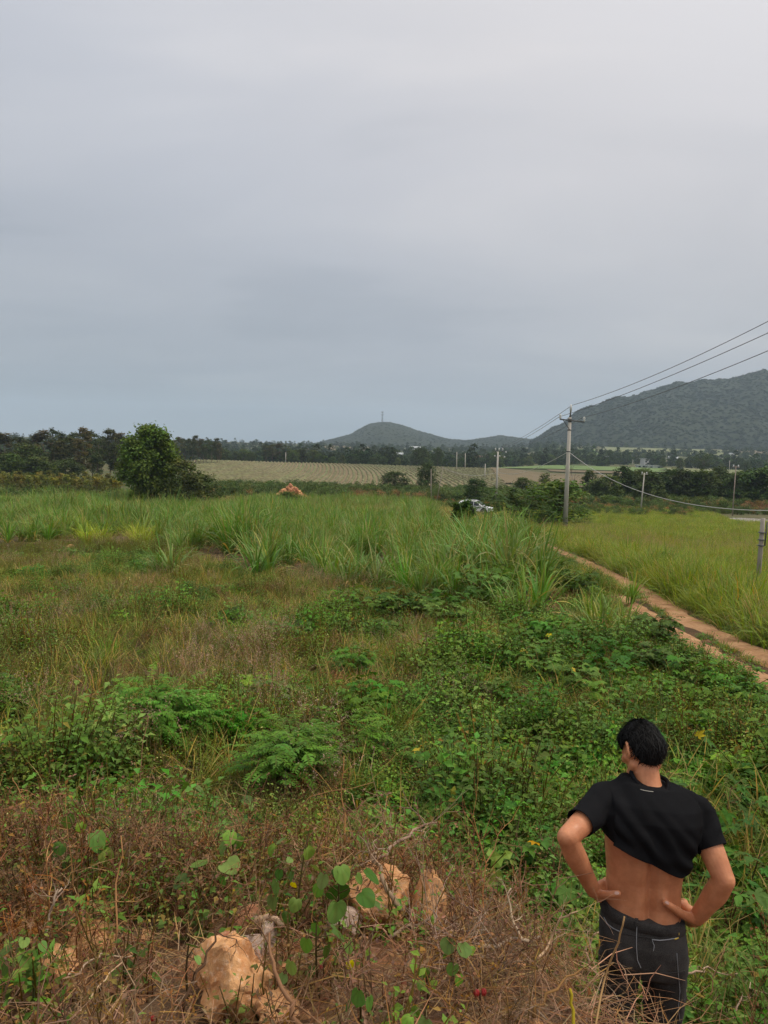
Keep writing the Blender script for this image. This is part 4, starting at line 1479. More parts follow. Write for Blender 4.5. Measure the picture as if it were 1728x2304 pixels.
for i, (px, top, d, w_) in enumerate([(1352, 1088, 150, 1.1), (1375, 1080, 152, 1.0), (1400, 1062, 160, .8), (1420, 1072, 158, 1.0), (1445, 1066, 160, .9), (1462, 1074, 150, 1.0), (1490, 1078, 156, 1.1), (1515, 1066, 160, .9), (1540, 1070, 154, 1.0), (1566, 1076, 158, 1.0),
                                      (1590, 1070, 152, 1.0), (1618, 1064, 160, .9), (1640, 1078, 154, 1.0), (1668, 1072, 150, 1.0), (1700, 1068, 152, 1.1), (1735, 1064, 150, 1.2), (1780, 1070, 152, 1.2), (1830, 1066, 155, 1.2)]):
    place_tree('bamboo_thicket', BAMB[i % 3], 5.7, px, top - 5, d, nth(px, [1352, 1375, 1400, 1420, 1445, 1462, 1490, 1515, 1540, 1566, 1590, 1618, 1640, 1668, 1700, 1735, 1780, 1830]) + ' tree from the left in the dark row behind the meadow' if px != 1352 else 'low dark bush at the left end of the row behind the meadow', 'tree', 'dark tree row behind the meadow', wide=w_)
place_tree('umbrella_tree', UMB[0], 8, 1583, 1022, 330, 'wide crowned dark tree behind the dark tree row', wide=.95)
for px, top, d, w_ in [(1118, 1018, 400, 1.2), (1490, 1030, 470, .5), (1350, 1026, 520, .8), (1330, 1018, 600, 1.2), (1370, 1016, 620, 1.2), (1240, 1024, 500, 1.2), (1190, 1028, 480, 1.2), (1530, 1030, 420, .8), (1625, 1044, 380, 1.0), (1680, 1040, 420, 1.0), (1450, 1020, 700, 1.5)]:
    place_tree('leafy_tree', BROADT[int(px) % 3], 8, px, top, d, nth(px, [1118, 1490, 1350, 1330, 1370, 1240, 1190, 1530, 1625, 1680, 1450]) + ' single tree from the left among the far fields below the mountain', group='trees among the far fields', wide=w_)
# young plantation
random.seed(71)
k = 0
for row in range(7):
    d = 112 + row * 5.2
    for px in np.arange(-70 + 9 * (row % 2), 275 - row * 4, 22 if row < 3 else 26):
        p = at(px + U(-3, 3), d + U(-.8, .8))
        s = U(.85, 1.15)
        e = empty('young_tree', p, U(0, 6.28), s)
        e.scale = (s * 1.25, s * 1.25, s)
        m = CONE[k % 2]
        link('trunk', m[0], parent=e)
        link('crown', m[1], parent=e)
        tag(e, 'small conical olive tree in the young plantation rows', 'tree', 'young trees planted in rows')
        k += 1
# dark low shrubs under the plantation and behind the cane
x, y = sample(lambda d: .5, 92, 104, .65)
pxl = x / y * F + CX
kk = (pxl < 330) & (y < 100)
cover('hedge_scrub', SCRUB[:3], x[kk], y[kk], .7, 1.2, 'dark scrub along the foot of the young plantation', 'scrub', .1)

# shrubs of the middle ground
SHRUB_D = bush(700, .55, 1.5, 3600, .12, (0.036, 0.062, 0.018), 44)
SHRUB_P = pinnate_shrub(701, 1.5, 150, .62, .85, (0.05, 0.10, 0.025), .12)
SHRUB_G = bush(702, .9, 1.5, 3800, .11, (0.055, 0.072, 0.026), 40)
PALM = pinnate_shrub(703, .9, 40, .75, .6, (0.05, 0.09, 0.022), .15)


def shrub(name, me, hp, px, py, top, label, wide=1.0, cat='shrub', group=None):
    p = gp(px, py)
    s = (P(px, top, p.y).z - p.z) / hp
    return tag(link(name, me, p, (0, 0, U(0, 6.28)), (s * wide, s * wide, s)), label, cat, group)


shrub('shrub', SHRUB_D, 1.6, 1040, 1212, 1122, 'upright dark green shrub hiding the rear of the white car', 1.0)
shrub('shrub', SHRUB_P, 1.3, 1184, 1192, 1100, 'green shrub with feathery leaves left of the concrete pole', 1.8)
shrub('shrub', SHRUB_G, 1.35, 1250, 1182, 1100, 'dull dark shrub growing behind the foot of the concrete pole', 1.35)
shrub('shrub', PALM, 1.1, 1312, 1188, 1146, 'low feathery leaved plant right of the concrete pole', .9)
shrub('shrub', SHRUB_G, 1.55, 650, 1142, 1108, 'dark rounded shrub among the far cane', 1.3)
shrub('shrub', SHRUB_D, 1.6, 1120, 1196, 1158, 'yellow green low shrub between the car and the pole', 1.4)
shrub('shrub', SHRUB_G, 1.55, 330, 1124, 1090, 'grey green twiggy shrub at the foot of the big dark tree', 1.3)
shrub('shrub', bush(704, .8, .9, 1500, .11, (0.05, 0.10, 0.03), 30), .95, 1508, 1292, 1246, 'dark leafy shrub in the meadow beside the track', .9)
shrub('shrub', bush(705, .5, .7, 1800, .05, (0.05, 0.12, 0.025), 30), .72, 432, 1368, 1312, 'small vivid dark green bush in the brown weeds on the left', 1.0)

# ------------------------------------------------------------------ broad leaved shrubs of the near field
PINN = [pinnate_shrub(720 + i, .62, 300, .22, .5, (0.078, 0.185, 0.038), .048, 8) for i in range(3)]
shrub('feathery_shrub', PINN[0], .62, 385, 1690, 1530, 'vivid green feathery leaved shrub rising from a grass tussock on the left', 1.15)
shrub('feathery_shrub', PINN[1], .62, 680, 1755, 1618, 'vivid green feathery leaved shrub in the middle of the slope', 1.45)
shrub('feathery_shrub', PINN[2], .62, 520, 1660, 1590, 'small feathery leaved shrub right of the tussock shrub', 1.2)
for i, (px, py, s) in enumerate([(345, 1700, .62), (300, 1665, .5), (440, 1690, .5), (240, 1500, .75), (215, 1520, .6), (940, 1535, .62), (1165, 1850, .55), (1130, 1870, .5), (1210, 1840, .5), (1660, 1790, .55), (1690, 1830, .5), (1580, 1950, .6), (1600, 1900, .5), (1470, 1640, .5), (1690, 1740, .5)]):
    lab = {345: 'grass tussock at the foot of the vivid feathery shrub', 240: 'dark green grass tussock among the pinkish grass', 940: 'tan dry grass tussock in the middle of the green slope', 1165: 'green grass tussock on the slope just left of the man', 1580: 'green grass tussock behind the right elbow of the man'}.get(px, '')
    rest_ = sorted((300, 440, 215, 1130, 1210, 1660, 1690, 1600, 1470))
    lab = lab or ORD[(rest_ + [1691]).index(px if py != 1740 else 1691)] + ' green grass tussock from the left on the leafy slope'
    m = seed_grass(760 + i, 46, .9, (0.28, 0.21, 0.10), (0.26, 0.19, 0.11)) if px == 940 else grass_tuft(740 + i, 90, .85, (0.10, 0.165, 0.04), .12, .008, .10)
    tag(link('grass_tussock', m, gp(px, py), (0, 0, U(0, 6.28)), s), lab, 'grass', 'grass tussocks on the slope')

LOB = [lobed_shrub(780 + i, .62, 120, .105, .46, (0.06, 0.128, 0.03)) for i in range(6)]
LOBS = [(905, 1400, 1345, 1.5), (850, 1402, 1352, 1.3), (960, 1400, 1356, 1.3), (1010, 1395, 1340, 1.2), (1075, 1370, 1290, 1.2), (1110, 1360, 1285, 1.0), (1000, 1420, 1370, 1.3), (760, 1400, 1360, 1.2), (1190, 1470, 1410, 1.3), (1235, 1470, 1405, 1.3),
        (1275, 1480, 1425, 1.2), (1310, 1500, 1440, 1.3), (1480, 1460, 1400, 1.2), (1455, 1450, 1395, 1.0), (1150, 1520, 1460, 1.3), (1220, 1550, 1490, 1.3), (1290, 1560, 1500, 1.3), (1360, 1540, 1480, 1.3), (1430, 1520, 1465, 1.3), (1500, 1530, 1470, 1.4),
        (1580, 1560, 1500, 1.4), (1650, 1590, 1530, 1.4), (1710, 1620, 1555, 1.4), (1540, 1610, 1550, 1.3), (1450, 1590, 1530, 1.2), (1380, 1620, 1550, 1.2), (1180, 1620, 1560, 1.2), (1090, 1600, 1540, 1.2), (820, 1640, 1560, 1.0), (850, 1620, 1545, 1.0),
        (800, 1530, 1480, 1.2), (650, 1460, 1415, 1.2), (1040, 1490, 1440, 1.2), (1260, 1680, 1610, 1.2), (1330, 1700, 1620, 1.1), (1560, 1700, 1630, 1.2), (1640, 1690, 1620, 1.3), (1700, 1720, 1650, 1.2), (960, 1750, 1690, 1.1), (1050, 1740, 1670, 1.1), (1290, 1350, 1290, 1.1)]
for i, (px, py, top, wd) in enumerate(LOBS):
    bands = [(1425, 'along the foot of the cane stand'), (1500, 'on the upper slope level with the track end'), (1575, 'in the band below the nearer wheel rut'), (1655, 'in the band above the head of the man'), (1800, 'level with the head of the man')]
    bi = next(q for q, (lim, _) in enumerate(bands) if py <= lim)
    same = sorted(q[0] for q in LOBS if (bands[bi - 1][0] if bi else 0) < q[1] <= bands[bi][0])
    lab = ORD[same.index(px)] + ' lobed leaf shrub from the left ' + bands[bi][1]
    if i == 0:
        lab = 'largest dark lobed leaf shrub in front of the cane stand'
    elif px in (1480,):
        lab = 'dark lobed leaf shrub overhanging the near wheel rut'
    shrub('lobed_leaf_shrub', LOB[i % 6], .70, px, py, top - 26, lab, wd, 'shrub', 'lobed leaf shrubs on the slope')

# nearest lobed plants: every leaf a piece of its own
LEAF_L = [lobed_leaf_mesh(800 + i, 1.0, n) for i, n in enumerate((5, 7, 5, 3))]
LEAF_Y = lobed_leaf_mesh(805, 1.0, 5, (0.40, 0.28, 0.03))


def leafy_plant(name, px, py, top, n, leaf, spread, label, seed, yellow=0):
    p = gp(px, py)
    h = P(px, top, p.y).z - p.z
    stems, leaves = shrub_plan(seed, h, n, leaf, spread)
    e = empty(name, p)
    mb = MB()
    for s in stems:
        mb.tube(s, [.007, .005, .003], 5, (0.10, 0.075, 0.04), False)
    for q, ee, a, el, ro, s in leaves:
        mb.tube([q, ee], [.0022, .0016], 3, (0.13, 0.11, 0.05), False)
    link('stem', mb.mesh('stem', M_DRY), parent=e)
    for k, (q, ee, a, el, ro, s) in enumerate(leaves):
        link('leaf', LEAF_Y if k < yellow else LEAF_L[k % 4], ee, (ro, -el - (.7 if k < yellow else 0), a), s * (.62 if k < yellow else 1), e)
    tag(e, label, 'plant')


leafy_plant('lobed_leaf_plant', 1150, 1985, 1890, 34, .12, .34, 'lobed leaf plant with a yellow leaf behind the pale wooden stake', 811, 1)
leafy_plant('lobed_leaf_plant', 1100, 1960, 1880, 26, .11, .28, 'green lobed leaf plant left of the pale wooden stake', 812)
leafy_plant('lobed_leaf_plant', 1230, 2050, 1930, 30, .12, .32, 'green lobed leaf plant left of the hand on the hip of the man', 813)
leafy_plant('lobed_leaf_plant', 1530, 1740, 1640, 30, .13, .36, 'lobed leaf plant with a yellow leaf right of the head of the man', 814, 1)
leafy_plant('lobed_leaf_plant', 1625, 1900, 1800, 28, .12, .34, 'green lobed leaf plant right of the shoulder of the man', 815)
leafy_plant('lobed_leaf_plant', 1640, 2110, 2000, 30, .11, .34, 'green lobed leaf plant beside the right elbow of the man', 816)
leafy_plant('lobed_leaf_plant', 1690, 2010, 1920, 26, .12, .34, 'green lobed leaf plant at the right edge of the photo', 817)
leafy_plant('lobed_leaf_plant', 1290, 1760, 1680, 24, .12, .3, 'green lobed leaf plant left of the head of the man', 818)

# ------------------------------------------------------------------ boulders
def boulder(seed, mat, flat=.85, cuts=13):
    random.seed(seed)
    bm = bmesh.new()
    bmesh.ops.create_icosphere(bm, subdivisions=5, radius=1.0)
    pl = [(Vector((random.gauss(0, 1), random.gauss(0, 1), random.gauss(.25, .8))).normalized(), U(.42, .78)) for _ in range(cuts)]
    for v in bm.verts:
        for n_, d_ in pl:
            t = v.co.dot(n_) - d_
            if t > 0:
                v.co -= n_ * t * .96
        c = v.co
        v.co = c * (1 + .30 * (fbm(c.x * 2.2 + seed, c.y * 2.2 + c.z * 1.7, seed, 5) - .47) * 2 + .12 * (fbm(c.x * 7 + seed, c.y * 7 - c.z * 6, seed + 2, 3) - .45))
        v.co.z *= flat
    me = bpy.data.meshes.new('boulder')
    bm.to_mesh(me)
    bm.free()
    me.polygons.foreach_set('use_smooth', np.ones(len(me.polygons), bool))
    me.set_sharp_from_angle(angle=R(20))
    me.materials.append(mat)
    return me


RK = [boulder(900 + i, M_ROCK) for i in range(4)] + [boulder(910 + i, M_ROCKP) for i in range(2)] + [boulder(920 + i, M_ROCKR) for i in range(2)]
for px, py, w_, h_, m, lab in [
        (505, 2290, 118, 150, 0, 'largest ochre boulder with a pale face at the bottom of the mound'),
        (500, 2205, 88, 62, 6, 'reddish rock slab lying on top of the largest boulder'),
        (552, 2160, 46, 40, 4, 'pale pinkish quartz rock behind the largest boulder'),
        (606, 2140, 32, 52, 5, 'cream coloured upright rock right of the pale pinkish rock'),
        (860, 2110, 92, 112, 3, 'wide ochre boulder half hidden behind the round leaved plants'),
        (962, 2105, 60, 116, 0, 'upright ochre boulder with brown streaks in the middle of the mound'),
        (1022, 2062, 30, 26, 6, 'small reddish rock right of the upright ochre boulder'),
        (780, 2125, 58, 70, 4, 'pale rock behind the stems of the round leaved plants'),
        (200, 2150, 62, 48, 0, 'flat orange rock among dead stems on the left of the mound'),
        (130, 2205, 54, 46, 3, 'orange rock below the flat orange rock'),
        (240, 2242, 20, 14, 6, 'small dark orange stone above the pink flower'),
        (95, 2270, 24, 18, 1, 'small ochre stone near the lower left corner'),
        (328, 2118, 20, 15, 2, 'small ochre stone in front of the dark hollow'),
        (636, 2320, 60, 60, 3, 'ochre boulder cut by the lower frame beside the largest boulder'),
        (560, 2090, 50, 40, 6, 'rounded clay brown rock behind the pale pinkish rock'),
        (915, 2250, 20, 24, 6, 'small orange stone below the upright boulder'),
        (1150, 2190, 44, 22, 1, 'low ochre stone under the dry branches left of the man'),
        (1172, 2215, 22, 16, 6, 'small orange stone beside the dry branches left of the man'),
        (1240, 1968, 14, 10, 1, 'small orange stone on the slope left of the man'),
        (585, 1545, 26, 10, 6, 'orange stone in the weeds in the middle of the field'),
        (1030, 1725, 20, 9, 1, 'small orange stone on the green slope above the stakes'),
        (692, 1552, 14, 9, 6, 'small orange stone beside the seeding grass'),
        (25, 1535, 24, 12, 1, 'orange stone in the weeds at the left edge of the photo'),
        (158, 1238, 9, 8, 0, 'small orange stone below the vivid grass clumps'),
        (468, 1152, 16, 9, 0, 'orange boulder lying in the cane near the big dark tree')]:
    p = gp(px, py - 4)
    s = w_ / F * p.y
    hh = h_ / F * p.y
    o = tag(link('boulder', RK[m], (p.x, p.y + s * .5, p.z + hh * .42), (U(-.15, .15), U(-.15, .15), U(0, 6.28)), (s * 1.15, s, hh * 1.0)), lab, 'rock')

# rubble heap in the middle distance
hp = at(655, 128)
e = empty('rubble_heap', hp, 0, 1.32)
random.seed(5)
for i in range(90):
    a, t = U(0, 6.28), math.sqrt(U(0, 1))
    r = 2.5 * t
    link('stone', RK[(0, 1, 2, 6)[i % 4]], (math.cos(a) * r, math.sin(a) * r * .8, max(.05, 1.9 * (1 - t) + U(-.1, .1))), (U(0, 6), U(0, 6), U(0, 6)), U(.16, .4), e)
tag(e, 'heap of orange rubble stones in front of the pineapple field', 'rubble heap')


# ------------------------------------------------------------------ foreground round-leaved plants
def heart_leaf(seed, col=(0.115, 0.20, 0.075), edge=0):
    """round heart-shaped leaf, stalk at the notch, unit length along +X"""
    random.seed(seed)
    mb = MB()
    n = 18
    out = []
    for i in range(n + 1):
        a = -math.pi + 2 * math.pi * i / n
        r = .56 * (1 - .10 * math.cos(a) * 0 + .05 * math.sin(3 * a + seed))
        x_ = .5 + r * math.cos(a)
        y_ = r * math.sin(a) * 1.02
        if abs(abs(a) - math.pi) < .01:
            x_ = .12
        if abs(a) < .2:
            x_ = 1.12
        out.append((x_, y_))
    vs = [(0.12, 0, 0)]
    cs = [col]
    ph = U(0, 6)
    CURL, FOLD = U(.08, .4), U(-.15, .35)
    for f_ in (.5, 1.0):
        for x_, y_ in out[:-1]:
            px_, py_ = .12 + (x_ - .12) * f_, y_ * f_
            z = -U(.05, .3) * 0 - CURL * (px_ ** 2) + FOLD * abs(py_) + .045 * math.sin(px_ * 7 + ph) * f_ + .04 * math.sin(py_ * 9 + ph) * f_
            vs.append((px_, py_, z))
            vein = .9 + .2 * abs(math.sin(math.atan2(py_, px_ - .1) * 5))
            cs.append(tuple(v * vein * U(.92, 1.08) for v in col))
    fs = [(0, 1 + i, 1 + (i + 1) % n) for i in range(n)]
    fs += [(1 + i, 1 + n + i, 1 + n + (i + 1) % n, 1 + (i + 1) % n) for i in range(n)]
    mb.add(vs, fs, cs)
    return mb.mesh('leaf', M_BROAD, True)


HL = [heart_leaf(1, (0.095, 0.16, 0.075)), heart_leaf(2, (0.085, 0.15, 0.065)), heart_leaf(3, (0.125, 0.185, 0.11)), heart_leaf(4, (0.07, 0.125, 0.055)), heart_leaf(5, (0.14, 0.21, 0.07)), heart_leaf(7, (0.09, 0.14, 0.08)), heart_leaf(8, (0.075, 0.14, 0.05))]
HY = heart_leaf(6, (0.42, 0.31, 0.03))
M_RED = mat_plain('red_fruit', (0.30, 0.02, 0.018), .4, .4, .2)


def round_plant(name, bx, by, leaves, label, stemc=(0.11, 0.10, 0.045), lean=0.0):
    """leaves: (px, py, size px, tilt, yellow) in the photograph; they hang at the plant's own depth"""
    p = gp(bx, by)
    d0 = p.y
    e = empty(name, p)
    mb = MB()
    tops = sorted(leaves, key=lambda q: q[1])
    top = P(tops[0][0], tops[0][1], d0) - p
    sp = [np.zeros(3), np.array(top) * .5 + np.array([U(-.02, .02), U(-.02, .02), 0]), np.array(top)]

    def stem(t):
        return (sp[0] * (1 - t) + sp[1] * t) * (1 - t) + (sp[1] * (1 - t) + sp[2] * t) * t
    mb.tube([stem(t) for t in np.linspace(0, 1, 7)], [.0055, .005, .0045, .004, .0035, .003, .002], 5, stemc, False)
    pl = []
    for k, (lx, ly, sz, el, yl) in enumerate(leaves):
        dd = d0 + U(-.07, .07)
        q = np.array(P(lx, ly, dd) - p)
        t = min(.98, max(.12, (q[2] - .02) / max(.05, top.z)))
        s = stem(t * .93)
        mid = (s + q) / 2 + np.array([0, 0, .015])
        mb.tube([s, mid, q], [.0022, .0018, .0014], 4, stemc, False)
        a = math.atan2(q[1] - s[1], q[0] - s[0]) + U(-.5, .5)
        pl.append((q, a, el + U(-.35, .35), sz / F * dd * U(.48, .8), yl))
    link('stem', mb.mesh('stem', M_DRY), parent=e)
    for k, (q, a, el, s, yl) in enumerate(pl):
        link('leaf', HY if yl else random.choice(HL), tuple(q), (U(-.5, .5), el, a), s * (.7 if yl else 1), e)
    tag(e, label, 'plant')
    return e


random.seed(31)
round_plant('round_leaf_plant', 665, 2120, [(640, 1885, 42, .5, 0), (620, 1900, 34, .9, 0), (690, 1905, 44, 1.1, 0), (655, 1930, 30, .3, 0), (700, 1945, 40, .6, 0), (630, 1955, 36, 1.0, 0), (660, 1960, 28, .7, 0), (625, 1980, 44, 1.1, 0), (660, 1985, 30, 1.3, 1), (615, 2015, 56, 1.2, 0), (668, 2020, 46, 1.1, 0), (645, 2050, 30, .8, 0), (695, 1870, 30, .3, 0)],
            'tall round leaved plant with one yellow leaf in the middle of the dry mound')
round_plant('round_leaf_plant', 770, 2150, [(765, 1945, 46, .5, 0), (755, 1955, 30, .8, 0), (730, 1965, 40, .8, 0), (762, 1992, 66, 1.0, 0), (758, 2025, 72, 1.15, 0), (820, 1955, 52, .3, 0), (810, 2005, 56, .4, 0), (835, 2030, 44, .7, 0), (720, 1990, 34, .6, 0), (725, 2005, 26, .9, 1), (800, 1968, 34, .5, 0)],
            'round leaved plant with the two largest leaves in front of the wide ochre boulder')
round_plant('round_leaf_plant', 720, 2250, [(712, 2080, 46, .9, 0), (745, 2088, 52, .6, 0), (690, 2110, 50, .8, 0), (735, 2125, 46, 1.0, 0), (780, 2120, 40, .7, 0), (758, 2145, 40, 1.1, 0), (655, 2160, 44, 1.0, 0), (705, 2170, 42, .8, 0), (785, 2160, 34, 1.2, 1), (770, 2080, 34, .6, 0), (640, 2190, 36, .9, 0)],
            'round leaved plant with red buds below the two large leaves')
round_plant('round_leaf_plant', 480, 2060, [(470, 1940, 56, .2, 0), (510, 1938, 54, .15, 0), (490, 1955, 60, .5, 0), (425, 1972, 44, .4, 0), (500, 1970, 44, 1.2, 0), (530, 1990, 40, .9, 0), (525, 2000, 24, 1.2, 1)],
            'pale grey green broad leaved plant on the dry mound')
round_plant('round_leaf_plant', 530, 2020, [(520, 1870, 36, .5, 0), (512, 1890, 42, 1.1, 0), (535, 1882, 34, 1.0, 0), (570, 1882, 44, .3, 0), (560, 1915, 30, .7, 0)], 'thin round leaved sprout above the pale grey green plant')
round_plant('round_leaf_plant', 200, 1990, [(155, 1835, 44, .9, 0), (210, 1870, 56, .4, 0), (225, 1885, 46, .9, 0), (140, 1895, 50, .6, 0), (115, 1915, 52, .3, 0), (160, 1925, 60, 1.0, 0), (180, 1850, 36, .6, 0), (235, 1910, 40, .8, 0)], 'leafy round leaved plant on the left side of the dry mound')
round_plant('round_leaf_plant', 390, 1900, [(375, 1772, 50, .5, 0), (362, 1785, 44, .7, 0), (385, 1790, 36, .3, 0), (405, 1760, 36, .6, 0), (415, 1820, 40, .8, 0), (430, 1830, 36, .8, 0), (440, 1770, 38, .4, 0)], 'round leaved plant behind the dead stalks left of the centre')
round_plant('round_leaf_plant', 505, 1900, [(490, 1800, 50, .3, 0), (520, 1800, 44, .5, 0), (545, 1795, 40, .3, 0), (560, 1805, 34, .7, 0)], 'round leaved sprig on the edge of the green slope')
round_plant('round_leaf_plant', 1030, 2280, [(1012, 2110, 46, .6, 0), (1040, 2120, 44, .8, 0), (1058, 2132, 30, .6, 0), (1020, 2165, 46, 1.1, 0), (1028, 2190, 40, 1.1, 0), (1005, 2140, 30, .7, 0)], 'small round leaved plant right of the upright ochre boulder')
round_plant('round_leaf_plant', 960, 2290, [(955, 2175, 34, 1.0, 0), (968, 2200, 34, .6, 0), (948, 2205, 30, .9, 0), (975, 2180, 26, .8, 0)], 'low round leaved sprig below the upright ochre boulder')
round_plant('round_leaf_plant', 810, 2330, [(808, 2225, 50, .9, 0), (790, 2250, 40, .7, 0), (830, 2240, 36, 1.0, 0)], 'round leaved plant at the lower edge near the centre')
round_plant('round_leaf_plant', 950, 2360, [(940, 2265, 46, .9, 0), (960, 2290, 50, .8, 0), (925, 2285, 36, .7, 0), (962, 2262, 20, .7, 1)], 'dark round leaved plant at the lower edge left of the red fruit')
round_plant('round_leaf_plant', 60, 2230, [(30, 2130, 44, .5, 0), (60, 2140, 46, .4, 0), (20, 2160, 40, .8, 0), (75, 2170, 50, .5, 0), (40, 2185, 50, .6, 0), (15, 2210, 56, .9, 0), (90, 2120, 40, .5, 0), (55, 2110, 36, .3, 0)], 'broad leaved green plant in the lower left corner')
round_plant('round_leaf_plant', 430, 2270, [(425, 2125, 40, .9, 0), (450, 2130, 36, .5, 0), (440, 2150, 34, .7, 0)], 'dark round leaved sprig left of the largest boulder')

# green lance-leaved weeds on the left of the mound
def lance_plant(px, py, n, h, label, seed):
    random.seed(seed)
    p = gp(px, py)
    e = empty('lance_leaf_plant', p)
    mb = MB()
    mb.tube([(0, 0, -.03), (.01, 0, h * .5), (.0, .01, h)], [.005, .004, .002], 5, (0.09, 0.12, 0.04), False)
    link('stem', mb.mesh('stem', M_DRY), parent=e)
    for k in range(n):
        t = .3 + .7 * k / n
        link('leaf', LANCE, (0, 0, h * t), (0, -U(-.2, .7), k * 2.4 + U(-.3, .3)), h * U(.4, .6) * (1.15 - .4 * t), e)
    tag(e, label, 'plant')


mb = MB()
cl_ = (0.10, 0.185, 0.05)
mb.add([(0, 0, 0), (.3, .12, .02), (.3, 0, .0), (.3, -.12, .02), (.65, .1, .01), (.65, 0, -.02), (.65, -.1, .01), (1, 0, -.12)],
       [(0, 2, 1), (0, 3, 2), (1, 2, 5, 4), (2, 3, 6, 5), (4, 5, 7), (5, 6, 7)], cl_)
LANCE = mb.mesh('leaf', M_BROAD, True)
lance_plant(205, 2130, 9, .24, 'lance leaved green weed standing in the dead stalks on the left', 1)
lance_plant(185, 2120, 8, .18, 'short lance leaved weed beside the taller one on the left', 2)
lance_plant(255, 2125, 8, .16, 'lance leaved weed above the flat orange rock', 3)
lance_plant(70, 2290, 10, .2, 'lance leaved weed low in the left corner', 4)
lance_plant(20, 2250, 9, .2, 'lance leaved weed at the left edge near the bottom', 5)
lance_plant(110, 2250, 8, .16, 'small lance leaved weed beside the orange rocks', 6)

# red fruit and pink petals
def fruit(px, py, label, n=2, r=.0095, mat=None):
    p = gp(px, py + 60)
    q = P(px, py, p.y)
    e = empty('fruiting_stalk', p)
    mb = MB()
    mb.tube([(0, 0, -.02), tuple((q - p) * .5), tuple(q - p)], [.003, .0025, .002], 4, (0.14, 0.09, 0.045), False)
    link('stem', mb.mesh('stem', M_DRY), parent=e)
    for k in range(n):
        bm = bmesh.new()
        bmesh.ops.create_uvsphere(bm, u_segments=12, v_segments=8, radius=r)
        for v in bm.verts:
            v.co.z *= 1.15
            v.co *= 1 + .12 * math.sin(math.atan2(v.co.y, v.co.x) * 5)
        m_ = bpy.data.meshes.new('fruit')
        bm.to_mesh(m_)
        bm.free()
        m_.materials.append(mat or M_RED)
        link('fruit', m_, q - p + Vector(((k - .5) * r * 2.4, U(-.01, .01), U(-.008, .012))), parent=e)
    tag(e, label, 'fruit')


fruit(1080, 2236, 'two bright red fruits on a dead stalk near the lower edge')
fruit(728, 2170, 'dark red bud on the round leaved plant below the large leaves', 1, .006)
fruit(745, 2045, 'red bud cluster behind the largest round leaf', 2, .005)
fruit(352, 2292, 'pinkish red flower bud near the lower edge left of the boulder', 1, .007)

# ------------------------------------------------------------------ dead branches and sticks
PALE = (0.40, 0.33, 0.27)
GREY = (0.30, 0.25, 0.21)
TANB = (0.30, 0.19, 0.11)


def stick(name, pts, r0, r1, col, label, cat='branch', seed=0, twigs=0, wob=.012):
    """pts: (px, py, depth)"""
    random.seed(seed)
    q = [np.array(P(*p)) for p in pts]
    o0 = q[0].copy()
    fine = []
    for a, b in zip(q[:-1], q[1:]):
        for t in (0, .33, .66):
            fine.append(a * (1 - t) + b * t + np.array([U(-1, 1), U(-1, 1), U(-1, 1)]) * wob)
    fine.append(q[-1])
    fine = [f - o0 for f in fine]
    mb = MB()
    n = len(fine)
    mb.tube(fine, [r0 + (r1 - r0) * i / (n - 1) for i in range(n)], 6, jit(col, .08))
    for k in range(twigs):
        i = random.randrange(1, n - 1)
        grow(mb, fine[i], U(0, 6.28), U(-.1, 1.0), np.linalg.norm(q[-1] - q[0]) * U(.15, .35), r1 * U(.6, 1), 2, col)
    return tag(link(name, mb.mesh(name, M_DRY, True), tuple(o0)), label, cat)


def dg_(px, py):
    return gp(px, py).y


def S(label, pxs, r0, r1, col, lift=0.0, twigs=0, seed=0, name='dead_branch', cat='branch'):
    d0 = max(1.2, dg_(pxs[0][0], pxs[0][1] + pxs[0][2]) - .02)
    d = [min(d0 + .3, max(d0 - .25, max(1.2, dg_(px, py + dy) - .02))) for px, py, dy in pxs]
    stick(name, [(px, py, dd) for (px, py, dy), dd in zip(pxs, d)], r0, r1, col, label, cat, seed, twigs, .003 if name == 'twig' else .012)


S('thick pale weathered stake standing upright at the edge of the green slope', [(1095, 2030, 8), (1093, 1992, 46), (1092, 1958, 80)], .013, .008, (0.48, 0.40, 0.35), name='wooden_stake', cat='stake')
S('long bent grey branch leaning over the wide ochre boulder', [(905, 2055, 20), (870, 2000, 70), (840, 1930, 120), (846, 1920, 130)], .011, .006, GREY, twigs=3, seed=2)
S('grey brown branch reaching up from the mound towards the green slope', [(850, 1930, 90), (900, 1895, 110), (950, 1862, 140), (985, 1850, 150)], .009, .004, GREY, twigs=5, seed=3)
S('pale grey stick lying across the top of the boulders', [(880, 2105, 10), (925, 2080, 26), (985, 2066, 30)], .008, .005, GREY, twigs=2, seed=4)
S('pale chunky driftwood piece behind the pinkish rock', [(570, 2070, 8), (600, 2066, 12), (635, 2085, 8)], .018, .011, (0.50, 0.43, 0.38), name='driftwood', cat='branch')
S('white forked twig rising left of the leg of the man', [(1185, 2120, 60), (1160, 2095, 70), (1145, 2060, 100), (1150, 1998, 150)], .006, .002, PALE, twigs=4, seed=6)
S('long grey root lying from the mound towards the man', [(1080, 2130, 20), (1120, 2120, 22), (1165, 2118, 24), (1215, 2108, 30)], .008, .006, GREY, twigs=4, seed=7)
S('pale zigzag branch rising beside the left hip of the man', [(1322, 2200, 70), (1318, 2140, 120), (1335, 2110, 140), (1352, 2095, 150)], .006, .003, PALE, twigs=4, seed=8)
S('pale thin branches fanning out left of the man', [(1210, 2150, 40), (1235, 2110, 70), (1262, 2070, 100), (1300, 2050, 110)], .005, .002, PALE, twigs=7, seed=9)
S('dry branch tangle low on the left of the man', [(1200, 2290, 10), (1230, 2240, 40), (1270, 2200, 60), (1320, 2180, 60)], .006, .002, TANB, twigs=8, seed=10)
